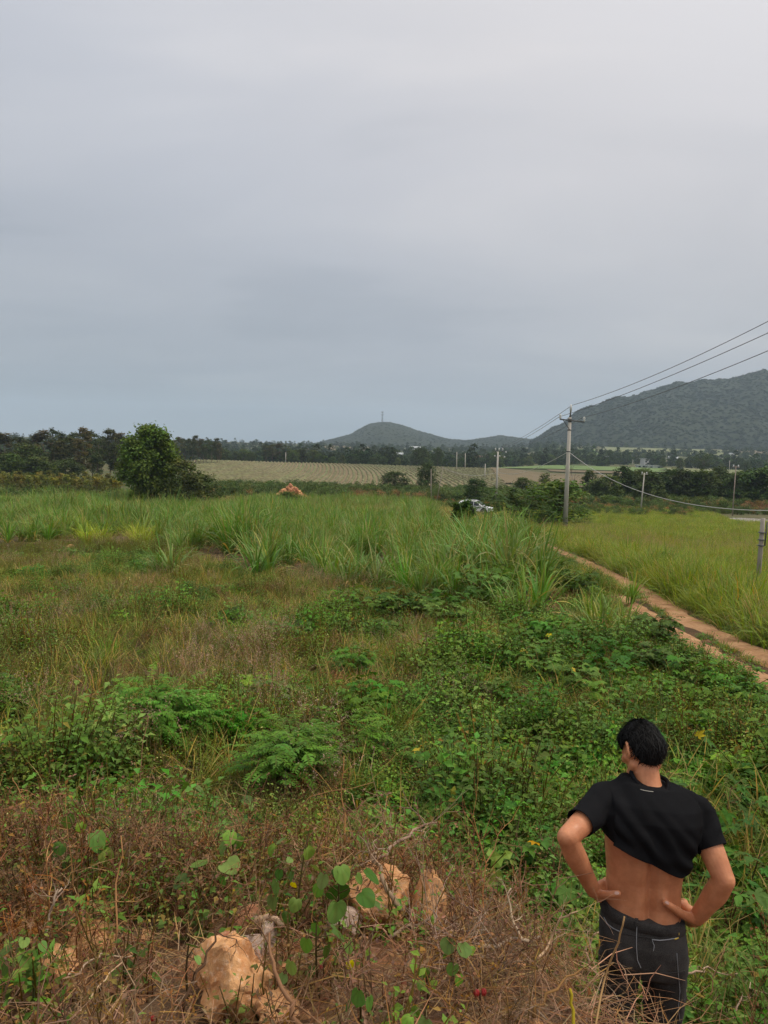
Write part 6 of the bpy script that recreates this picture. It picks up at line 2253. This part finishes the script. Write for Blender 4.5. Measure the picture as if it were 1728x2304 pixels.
def remeshed(bm, voxel, smooth_it=4, name='body'):
    bmesh.ops.recalc_face_normals(bm, faces=bm.faces)
    me = bpy.data.meshes.new(name)
    bm.to_mesh(me)
    bm.free()
    ob = bpy.data.objects.new('tmp', me)
    COL.objects.link(ob)
    md = ob.modifiers.new('r', 'REMESH')
    md.mode = 'VOXEL'
    md.voxel_size = voxel
    md.use_smooth_shade = True
    if smooth_it:
        s = ob.modifiers.new('s', 'SMOOTH')
        s.factor = .5
        s.iterations = smooth_it
    dg = bpy.context.evaluated_depsgraph_get()
    res = bpy.data.meshes.new_from_object(ob.evaluated_get(dg))
    bpy.data.objects.remove(ob)
    bpy.data.meshes.remove(me)
    res.name = name
    res.polygons.foreach_set('use_smooth', np.ones(len(res.polygons), bool))
    return res


# torso sections: centre column, row, half width (photo pixels), half depth (m), depth offset (m)
TORSO = [(1446, 2128, 78, .098, .0), (1447, 2105, 84, .104, .0), (1445, 2062, 84, .100, .005), (1446, 2020, 82, .092, .01), (1449, 1970, 83, .092, .01), (1452, 1915, 89, .100, .0), (1457, 1870, 96, .110, -.005),
         (1462, 1830, 104, .110, -.005), (1465, 1800, 100, .095, .01), (1463, 1778, 78, .070, .02), (1460, 1762, 48, .055, .035)]


def torso_rings(extra, rows_, n=56, groove=0.0, tilt=.10):
    out_ = []
    for cx, py, hw, b, dy in rows_:
        c = P(cx, py, DM + dy)
        a = hw / PXM + extra
        bb = b + extra
        r_ = []
        for k in range(n):
            t = 2 * math.pi * k / n
            ct, st = math.cos(t), math.sin(t)
            x_ = a * math.copysign(abs(ct) ** .82, ct)
            y_ = bb * math.copysign(abs(st) ** .82, st)
            if st < 0 and groove > 0:
                y_ += groove * math.exp(-(x_ / .018) ** 2) - groove * .45 * math.exp(-((abs(x_) - .05) / .03) ** 2)
            r_.append((c.x + x_, c.y + y_, c.z - x_ * tilt))
        out_.append(r_)
    return out_


# joints
shL, shR = np.array(P(1362, 1800, DM + .02)), np.array(P(1568, 1832, DM + .02))
elL, elR = np.array(P(1277, 1884, DM - .17)), np.array(P(1629, 1980, DM - .12))
wrL, wrR = np.array(P(1335, 2004, DM - .02)), np.array(P(1568, 2066, DM - .02))
nk0, nk1 = np.array(P(1460, 1790, DM + .03)), np.array(P(1450, 1712, DM + .075))
HEADC = np.array(P(1446, 1690, DM + .095))

bm = bmesh.new()
rings_loft(bm, torso_rings(0.0, TORSO, groove=.023))
limb(bm, [nk0, (nk0 + nk1) / 2, nk1], [.062, .054, .053])
limb(bm, [nk0 + np.array([-.02, 0, -.02]), (nk0 + shL) / 2 + np.array([0, 0, .012]), shL], [.05, .052, .055])
limb(bm, [nk0 + np.array([.02, 0, -.02]), (nk0 + shR) / 2 + np.array([0, 0, .012]), shR], [.05, .052, .055])
limb(bm, [shL, shL * .6 + elL * .4, elL], [.058, .050, .041])
limb(bm, [shR, shR * .6 + elR * .4, elR], [.058, .051, .042])
limb(bm, [elL, elL * .68 + wrL * .32 + np.array([-.004, 0, 0]), elL * .25 + wrL * .75, wrL], [.040, .044, .034, .029])
limb(bm, [elR, elR * .68 + wrR * .32 + np.array([.004, 0, 0]), elR * .25 + wrR * .75, wrR], [.042, .046, .036, .030])


def px3(px, py, dd):
    return np.array(P(px, py, DM + dd))


# hands on the hips: thumb to the back, four fingers forward round the waist
# left (picture) hand
palmL = [wrL, px3(1352, 2004, .02), px3(1360, 2003, .065)]
limb(bm, palmL, [.025, .031, .030])
limb(bm, [wrL, px3(1350, 2018, .02), px3(1360, 2020, .06)], [.022, .022, .020])
limb(bm, [wrL, px3(1352, 1992, .02), px3(1362, 1986, .055)], [.022, .020, .017])
for k, (y0, y1, l) in enumerate(((1984, 1978, .12), (1998, 1996, .135), (2011, 2013, .125), (2023, 2028, .10))):
    limb(bm, [px3(1360, y0, .06), px3(1359, (y0 + y1) / 2, .085), px3(1366, y1, .06 + l * .62), px3(1384, y1 + 3, .06 + l * .82)], [.0105, .0098, .009, .0075], 12)
limb(bm, [px3(1343, 2010, -.02), px3(1358, 2013, -.062), px3(1376, 2012, -.088), px3(1391, 2010, -.097)], [.021, .017, .0140, .0118], 14)
# right (picture) hand
limb(bm, [wrR, px3(1552, 2056, .03), px3(1541, 2048, .075)], [.026, .032, .030])
limb(bm, [wrR, px3(1556, 2074, .03), px3(1545, 2070, .07)], [.023, .022, .020])
limb(bm, [wrR, px3(1546, 2045, .025), px3(1538, 2034, .06)], [.022, .021, .017])
for k, (y0, y1, l) in enumerate(((2032, 2026, .12), (2046, 2044, .135), (2060, 2062, .125), (2072, 2078, .10))):
    limb(bm, [px3(1541, y0, .065), px3(1543, (y0 + y1) / 2, .09), px3(1536, y1, .065 + l * .62), px3(1518, y1 + 3, .065 + l * .82)], [.0105, .0098, .009, .0075], 12)
limb(bm, [px3(1558, 2068, -.02), px3(1535, 2057, -.066), px3(1513, 2042, -.096), px3(1496, 2031, -.106)], [.022, .0175, .0145, .0122], 14)

# head: local +Y faces forward; turned to his left and bowed
HYAW, HPITCH = R(19), R(-26)
HM = Matrix.Translation(Vector(HEADC)) @ Matrix.Rotation(HYAW, 4, 'Z') @ Matrix.Rotation(HPITCH, 4, 'X') @ Matrix.Rotation(R(5), 4, 'Y')


def head_point(t, p, grow_=0.0):
    """surface of the skull: t around (0 = face), p from -90 (chin side) to 90 (crown)"""
    cp, sp_ = math.cos(p), math.sin(p)
    x_, y_, z_ = math.sin(t) * cp, math.cos(t) * cp, sp_
    if y_ > 0:
        n_ = (abs(math.sin(t)) ** 2.7 + abs(math.cos(t)) ** 2.7) ** (1 / 2.7)
        x_, y_ = x_ / n_, y_ / n_
    X = .075 * x_
    Y = (.094 if y_ < 0 else .086) * y_
    Z = .112 * z_
    if z_ < 0:
        k = -z_
        X *= 1 - (.20 if y_ > 0 else .28) * k
        if y_ < 0:
            Y *= 1 - .35 * k
            Z *= 1 - .25 * k
        else:
            Y *= 1 + .03 * k
    v = Vector((X, Y, Z))
    if grow_:
        v += v.normalized() * grow_
    return v


hr = []
for i in range(1, 24):
    p = -math.pi / 2 + math.pi * i / 24
    hr.append([HM @ head_point(2 * math.pi * k / 32, p) for k in range(32)])
rings_loft(bm, hr)


def hp_(x_, y_, z_):
    return np.array(HM @ Vector((x_, y_, z_)))


limb(bm, [hp_(0, .078, .012), hp_(0, .090, -.012), hp_(0, .097, -.032)], [.009, .010, .012], 12)                 # nose
limb(bm, [hp_(-.011, .097, -.037), hp_(.011, .097, -.037)], [.009, .009], 10)
limb(bm, [hp_(-.02, .082, -.060), hp_(0, .089, -.058), hp_(.02, .082, -.060)], [.006, .009, .006], 10)          # lips
limb(bm, [hp_(-.018, .080, -.069), hp_(0, .087, -.069), hp_(.018, .080, -.069)], [.006, .009, .006], 10)
limb(bm, [hp_(-.03, .062, -.094), hp_(0, .078, -.098), hp_(.03, .062, -.094)], [.020, .021, .020], 12)          # chin
for s in (-1, 1):
    limb(bm, [hp_(s * .050, .072, .028), hp_(s * .028, .084, .030), hp_(s * .010, .086, .024)], [.007, .009, .006], 10)   # brow
    limb(bm, [hp_(s * .056, .030, -.020), hp_(s * .046, .062, -.026)], [.022, .019], 10)                        # cheek
    limb(bm, [hp_(s * .050, -.005, -.055), hp_(s * .036, .050, -.084)], [.024, .022], 10)                        # jaw
    ear = [hp_(s * (.073 + .012 * q), -.004 - .02 * math.sin(a) - .006, .004 + .031 * math.cos(a)) for a, q in ((0.2, .8), (.9, 1.2), (1.7, 1.4), (2.5, .9), (3.0, .3))]
    limb(bm, ear, [.006, .0065, .0065, .0065, .0075], 10)
    limb(bm, [hp_(s * .070, -.004, .022), hp_(s * .073, -.006, -.014)], [.011, .010], 10)
body = remeshed(bm, .0042, 3, 'body')
body.materials.append(M_SKIN)
ground_man = float(g(P(1445, 2150, DM).x, P(1445, 2150, DM).y))
mbase = Vector((P(1445, 2150, DM).x, P(1445, 2150, DM).y, ground_man))
MAN = empty('person', mbase)
MAN.location = mbase


def mlink(name, me, parent=None):
    """mesh in world coordinates, child of the man"""
    me.transform(Matrix.Translation(-mbase))
    return link(name, me, parent=parent or MAN)


mlink('body', body)

# --- T-shirt, pulled up at the back
bm = bmesh.new()
rows_ = [(1452, 1985, 88, .105, .0), (1452, 1940, 90, .108, -.004), (1456, 1890, 97, .113, -.008), (1459, 1860, 101, .116, -.006), (1463, 1828, 108, .112, -.004), (1466, 1799, 105, .098, .008), (1464, 1776, 84, .074, .02), (1461, 1761, 58, .062, .03)]
rings_loft(bm, torso_rings(.013, rows_))
limb(bm, [nk0 + np.array([-.03, 0, -.015]), (nk0 + shL) / 2 + np.array([0, 0, .012]), shL], [.058, .066, .068])
limb(bm, [nk0 + np.array([.03, 0, -.015]), (nk0 + shR) / 2 + np.array([0, 0, .010]), shR], [.058, .066, .070])
slL, slR = np.array(P(1306, 1852, DM - .11)), np.array(P(1601, 1908, DM - .05))
limb(bm, [shL, shL * .5 + slL * .5, slL], [.070, .061, .056], 22)
limb(bm, [shR, shR * .5 + slR * .5, slR], [.072, .064, .059], 22)
shirt = remeshed(bm, .0048, 3, 'shirt')
# cut the hem, the sleeve ends and the neck opening
bm = bmesh.new()
bm.from_mesh(shirt)
h0, h1 = np.array(P(1352, 1862, DM)), np.array(P(1545, 1958, DM))


def cut(co, no, keep=None):
    geom = [f for f in bm.faces if keep is None or keep(f.calc_center_median())]
    es = list({e_ for f in geom for e_ in f.edges})
    vsx = list({v for f in geom for v in f.verts})
    bmesh.ops.bisect_plane(bm, geom=geom + es + vsx, plane_co=co, plane_no=no, clear_outer=True)


hd = Vector(h1 - h0).normalized()
hn = Vector((hd.z, 0, -hd.x))
if hn.z > 0:
    hn = -hn
axL, axR = Vector(slL - shL).normalized(), Vector(slR - shR).normalized()
cL, cR = Vector(slL), Vector(slR)
xl, xr = P(1368, 1900, DM).x, P(1560, 1900, DM).x
cut(cL, axL, lambda c: c.x < xl and (c - cL).dot(axL) > -.03 and (c - cL).length < .14)
cut(cR, axR, lambda c: c.x > xr - .02 and (c - cR).dot(axR) > -.03 and (c - cR).length < .12 and c.x > P(1562, 1900, DM).x)
def seg_d(c, a, b):
    ab = b - a
    t = max(0, min(1.2, (c - a).dot(ab) / ab.length_squared))
    return (c - a - ab * t).length


x40 = P(1338, 1880, DM).x
cut(Vector((h0 + h1) / 2), hn, lambda c: x40 < c.x < xr + .004 and c.z < P(1450, 1815, DM).z and (c.x > xl + .01 or seg_d(c, Vector(shL), cL) > .074 or c.z < P(1350, 1866, DM).z))
# folds
hc = Vector((h0 + h1) / 2)
bm.normal_update()
for v in bm.verts:
    s = -(v.co - hc).dot(hn)
    q = v.co
    if xl < q.x < xr:
        k = math.exp(-max(0, s) / .055)
        w1 = math.sin(s / .0125 + 3.0 * float(vn(q.x * 22, q.y * 9, 5)) + q.x * 7)
        fold = .011 * k * w1 * (0.35 + float(vn(q.x * 14, s * 12, 8)))
        big = .020 * (float(vn((q.x * .8 + s * .5) * 17, (s * .8 - q.x * .35) * 12, 3)) - .5) * min(1, s / .05)
        dgf = .0065 * math.sin((s * .75 + (q.x - xl) * .62) / .0105 + 5 * float(vn(q.x * 8, s * 8, 12))) * (.25 + float(vn(q.x * 10 + 3, s * 14, 13))) * min(1, s / .03) * math.exp(-max(0, s - .10) / .05)
        vee = -.014 * math.exp(-((q.x - P(1440, 1830, DM).x - .02) / .035) ** 2) * math.exp(-((s - .12) / .05) ** 2)
        v.co += v.normal * (fold + big + vee + dgf + .005 * k)
        hx = (q.x - P(1362, 1900, DM).x) * PXM + 1362
        dzh = float(np.interp(hx, [1362, 1400, 1442, 1480, 1510, 1535, 1552], [2, 1, 0, 3, 2, -12, -30]))
        v.co.z -= dzh / PXM * math.exp(-max(0, s) / .06)
    else:
        v.co += v.normal * .010 * (float(vn(q.x * 24, q.z * 30, 6)) - .45)
bm.to_mesh(shirt)
bm.free()
shirt.polygons.foreach_set('use_smooth', np.ones(len(shirt.polygons), bool))
shirt.materials.append(M_SHIRT)
SH = mlink('shirt', shirt)
SH['label'] = 'black short sleeved T-shirt pulled up to bare the lower back'
so = SH.modifiers.new('thick', 'SOLIDIFY')
so.thickness = .003
so.offset = 1.0
# collar: a soft ring sagging off the nape
mb = MB()
cc = P(1461, 1762, DM + .03)
ring = []
for k in range(25):
    a = 2 * math.pi * k / 24
    x_, y_ = .074 * math.cos(a), .066 * math.sin(a)
    back = max(0, -math.sin(a))
    ring.append((cc.x + x_, cc.y + y_ - .006 * back, cc.z + .012 - x_ * .16 - .040 * back ** 2 + .010 * (1 - back)))
mb.tube(ring, .0085, 8, (1, 1, 1), False)
col_ = mb.mesh('collar', M_SHIRT, True)
CO = mlink('collar', col_)
bvs = BVHTree.FromPolygons([v.co + mbase for v in shirt.vertices], [tuple(p.vertices) for p in shirt.polygons])
pts = []
for u in np.linspace(0, 1, 6):
    q = P(1441 + 29 * u, 1777 + 5 * u - 3 * (u - .5) ** 2, DM)
    dr = (q - Vector((0, 0, CAMZ))).normalized()
    h = bvs.ray_cast(Vector((0, 0, CAMZ)), dr)[0]
    if h:
        pts.append(tuple(h - dr * .005))
mb = MB()
if len(pts) > 2:
    mb.tube(pts, .0012, 5, (1, 1, 1))
    mlink('label_seam', mb.mesh('label_seam', M_TAGW, True))

# --- jeans
bm = bmesh.new()
jr = [(1446, 2178, 40, .070, .0), (1447, 2166, 80, .104, .0), (1448, 2140, 92.5, .118, .0), (1447, 2100, 91, .118, .0), (1446, 2068, 86, .107, .002), (1445, 2042, 83, .101, .004)]
rings_loft(bm, torso_rings(.010, jr, tilt=.18))
feetz = ground_man
for s, hx, kx, r0, r1, r2 in ((-1, 1396, 1386, .088, .073, .059), (1, 1496, 1491, .096, .084, .067)):
    hipj = px3(hx, 2150, .0)
    mid = px3(hx * .5 + kx * .5, 2235, .0)
    knee = px3(kx, 2322, .015)
    ank = np.array([knee[0] + s * .012, knee[1] - .02, feetz + .07])
    limb(bm, [hipj, mid, knee, knee * .5 + ank * .5 + np.array([0, -.01, 0]), ank], [r0, r1, r2, .058, .050], 24)
limb(bm, [px3(1402, 2120, -.045), px3(1400, 2146, -.055)], [.070, .072], 20)
limb(bm, [px3(1490, 2124, -.045), px3(1492, 2150, -.055)], [.072, .074], 20)
jeans = remeshed(bm, .0052, 4, 'jeans')
bm = bmesh.new()
bm.from_mesh(jeans)
bm.normal_update()
for v in bm.verts:
    q = v.co
    z = q.z
    t = min(1, max(0, (P(1440, 2130, DM).z - z) / .1))
    w1 = math.sin(z * 95 + 4 * float(vn(q.x * 15, z * 6, 2)) + q.x * 18)
    top_ = min(1, max(0, (P(1440, 2062, DM).z + (q.x - P(1445, 2062, DM).x) * -.18 - z) / .05))
    v.co += v.normal * top_ * (t * .0022 * w1 * float(vn(q.x * 9, z * 9, 7)) + .006 * (float(vn(q.x * 17, z * 11, 4)) - .5))
bm.to_mesh(jeans)
bm.free()
jeans.polygons.foreach_set('use_smooth', np.ones(len(jeans.polygons), bool))
jeans.materials.append(M_JEANS)
bvj = BVHTree.FromPolygons([v.co.copy() for v in jeans.vertices], [tuple(p.vertices) for p in jeans.polygons])
JE = mlink('jeans', jeans)
JE['label'] = 'faded charcoal denim jeans'
EYE = Vector((0, 0, CAMZ))


def onj(px, py, lift=.0025):
    q = P(px, py, DM)
    dr = (q - EYE).normalized()
    h = bvj.ray_cast(EYE, dr)
    if h[0] is None:
        return None
    return tuple(h[0] - dr * lift)


def seam(name, pxs, r_, mat, n=30, lift=.002, parent=None):
    pts = []
    pa = np.array(pxs, float)
    t = np.linspace(0, len(pa) - 1, n)
    for u in t:
        x_, y_ = np.interp(u, range(len(pa)), pa[:, 0]), np.interp(u, range(len(pa)), pa[:, 1])
        h = onj(x_, y_, lift)
        if h:
            pts.append(h)
    if len(pts) > 2:
        mb = MB()
        mb.tube(pts, r_, 5, (1, 1, 1))
        me_ = mb.mesh(name, mat, True)
        me_.transform(Matrix.Translation(-mbase))
        return link(name, me_, parent=JE if parent is None else parent)


# waistband: a band round the top of the jeans
wb = []
for (dyp, ex) in ((22, .012), (21, .016), (2, .015), (0, .012), (2, .004)):
    wb.append(torso_rings(ex, [(1445.3, 2043 + dyp, 83 + dyp * .08, .101 + dyp * .0001, .004)], tilt=.18)[0])
mb = MB()
n = len(wb[0])
mb.add([v for r_ in wb for v in r_], [(i * n + k, i * n + (k + 1) % n, (i + 1) * n + (k + 1) % n, (i + 1) * n + k) for i in range(len(wb) - 1) for k in range(n)], (1, 1, 1))
me_ = mb.mesh('waistband', M_JEANS, True)
bvw = BVHTree.FromPolygons([Vector(v) for v in mb.v], mb.f)
me_.transform(Matrix.Translation(-mbase))
link('waistband', me_, parent=JE)


def loop(px, py, px2, py2):
    pts = []
    for u in np.linspace(0, 1, 6):
        q = P(px + (px2 - px) * u, py + (py2 - py) * u, DM)
        dr = (q - EYE).normalized()
        h = bvw.ray_cast(EYE, dr)[0] or bvj.ray_cast(EYE, dr)[0]
        if h:
            pts.append(np.array(h - dr * .005))
    if len(pts) > 2:
        mb = MB()
        mb.strip(pts, [.006] * len(pts), np.array([1, 0, 0.0]), (1, 1, 1))
        mb.strip([p + np.array([0, .004, 0]) for p in pts], [.006] * len(pts), np.array([1, 0, 0.0]), (1, 1, 1))
        me_ = mb.mesh('belt_loop', M_JEANS)
        me_.transform(Matrix.Translation(-mbase))
        lo = link('belt_loop', me_, parent=JE)
        so = lo.modifiers.new('t', 'SOLIDIFY')
        so.thickness = .002


loop(1434, 2042, 1432, 2084)
loop(1525, 2062, 1524, 2090)
seam('centre_seam', [(1433, 2084), (1432, 2105), (1432, 2130), (1434, 2160), (1442, 2178)], .0016, M_STITCH)
seam('yoke_seam', [(1357, 2066), (1375, 2090), (1400, 2100), (1432, 2106), (1470, 2112), (1510, 2110), (1538, 2100)], .0013, M_JEANS)
seam('pocket_edge', [(1359, 2064), (1366, 2078), (1378, 2088), (1394, 2096)], .0019, M_STITCH)
seam('pocket_edge', [(1467, 2114), (1485, 2116), (1505, 2114), (1524, 2110)], .0021, M_STITCH)
seam('pocket_side', [(1467, 2114), (1472, 2128), (1470, 2140)], .0012, M_STITCH)
seam('side_seam', [(1523, 2145), (1526, 2190), (1530, 2230), (1526, 2270), (1530, 2300)], .0011, M_STITCH)
seam('knee_panel_seam', [(1485, 2189), (1505, 2190), (1530, 2187), (1541, 2184)], .0014, M_JEANS)
seam('gold_tab', [(1517, 2113), (1522, 2112), (1526, 2110)], .0034, M_GOLD, 6)
seam('gold_tab', [(1527, 2097), (1527, 2101), (1527, 2104)], .0026, M_GOLD, 6)

# shoes, below the frame
for s, kx in ((-1, 1386), (1, 1492)):
    k_ = px3(kx, 2322, .015)
    bm = bmesh.new()
    x0, y0 = k_[0] + s * .014, k_[1] - .02
    limb(bm, [(x0, y0 - .06, feetz + .045), (x0, y0 + .02, feetz + .05), (x0 + s * .008, y0 + .11, feetz + .036), (x0 + s * .012, y0 + .17, feetz + .03)], [.040, .044, .042, .034], 16)
    sh_ = remeshed(bm, .006, 3, 'shoe')
    sh_.materials.append(M_SHOE)
    mlink('shoe', sh_)

# --- nails
bvb = BVHTree.FromPolygons([v.co + mbase for v in body.vertices], [tuple(p.vertices) for p in body.polygons])
for x0, y0, x1, y1 in ((1383, 2009, 1393, 2009.5), (1505, 2033, 1497, 2029)):
    mb = MB()
    pts = []
    for u in np.linspace(0, 1, 5):
        q = P(x0 + (x1 - x0) * u, y0 + (y1 - y0) * u, DM)
        dr = (q - EYE).normalized()
        h = bvb.ray_cast(EYE, dr)
        if h[0]:
            pts.append(np.array(h[0] - dr * .0012))
    if len(pts) > 2:
        d_ = pts[-1] - pts[0]
        sd_ = np.cross(d_ / np.linalg.norm(d_), np.array((P(x0, y0, DM) - EYE).normalized()))
        w_ = [.0045, .0058, .006, .0055, .003][:len(pts)]
        mb.strip(pts, w_, sd_, (1, 1, 1))
        me_ = mb.mesh('thumbnail', M_NAIL)
        nl_ = mlink('thumbnail', me_)
        so = nl_.modifiers.new('t', 'SOLIDIFY')
        so.thickness = .0015

# --- eyes and brows (the face is turned away)
for s in (-1, 1):
    bm = bmesh.new()
    bmesh.ops.create_uvsphere(bm, u_segments=16, v_segments=10, radius=.0125)
    me_ = bpy.data.meshes.new('eye')
    bm.to_mesh(me_)
    bm.free()
    me_.materials.append(M_CERAM)
    me_.transform(HM @ Matrix.Translation((s * .031, .0712, .006)))
    mlink('eye', me_)
    mb = MB()
    mb.strip([hp_(s * .050, .0805, .034), hp_(s * .032, .0935, .038), hp_(s * .014, .0960, .033)], [.003, .004, .003], np.array([0, 0, 1.0]), (1, 1, 1))
    mlink('eyebrow', mb.mesh('eyebrow', M_HAIR))

# --- hair: a cap of short locks
def hairline(t):
    """lowest latitude of the hair around the head (t = 0 at the face)"""
    a = abs(((t + math.pi) % (2 * math.pi)) - math.pi)
    return float(np.interp(a, [0, .6, 1.05, 1.25, 1.55, 1.85, 2.1, 2.5, 3.15], [.58, .48, .26, .02, .30, .16, -.30, -.60, -.68]))


bm = bmesh.new()
NT, NP = 72, 26
grid = []
for k in range(NT):
    t = 2 * math.pi * k / NT
    lo = hairline(t)
    col_v = []
    for j in range(NP):
        p = lo + (math.pi / 2 - .02 - lo) * j / (NP - 1)
        gr_ = .003 + .009 * min(1, (p - lo) / .5) + .004 * float(vn(t * 5, p * 6, 4))
        if p > .5:
            gr_ += .002 * min(1, (p - .5) / .5)
        gr_ += .013 * math.exp(-((t - 5.35) / .55) ** 2) * math.exp(-((p - .45) / .3) ** 2)
        col_v.append(bm.verts.new(HM @ head_point(t, p, gr_)))
    grid.append(col_v)
for k in range(NT):
    for j in range(NP - 1):
        bm.faces.new((grid[k][j], grid[(k + 1) % NT][j], grid[(k + 1) % NT][j + 1], grid[k][j + 1]))
me_ = bpy.data.meshes.new('hair')
bm.to_mesh(me_)
bm.free()
me_.polygons.foreach_set('use_smooth', np.ones(len(me_.polygons), bool))
me_.materials.append(M_HAIR)
HA = mlink('hair', me_)
mb = MB()
random.seed(77)
for i in range(4200):
    t = U(0, 6.283)
    lo = hairline(t)
    p = lo + (1.5 - lo) * U(0.0, 1) ** .8
    l = U(.018, .038) * (.45 if p - lo < .3 else 1)
    gr_ = .003 + .010 * min(1, (p - lo) / .5) + (.002 * min(1, (p - .5) / .5) if p > .5 else 0) + .013 * math.exp(-((t - 5.35) / .55) ** 2) * math.exp(-((p - .45) / .3) ** 2)
    # locks fall away from the whorl at the back of the crown
    pts = []
    dt = U(-.35, .35)
    stick_ = U(.002, .016) if random.random() < .35 else 0
    for s in range(4):
        pp = max(p - (l / .10) * s / 3, lo - .03)
        pts.append(np.array(HM @ head_point(t + dt * s / 3, pp, gr_ + (.002 + stick_) * s / 3 + U(0, .003))))
    d_ = pts[-1] - pts[0]
    nv = pts[0] - HEADC
    sd_ = np.cross(d_, nv)
    sd_ = sd_ / (np.linalg.norm(sd_) + 1e-9)
    mb.strip(pts, [.0011, .0013, .0011, .0003], sd_, (1, 1, 1))
me_ = mb.mesh('lock', mat_plain('hair_strand', (0.006, 0.0055, 0.0055), .6, .13, .5, 300, 200, 0))
me_.transform(Matrix.Translation(-mbase))
link('locks', me_, parent=HA)
tag(MAN, 'person in black T-shirt and charcoal jeans seen from behind, hands on bare waist', 'person')
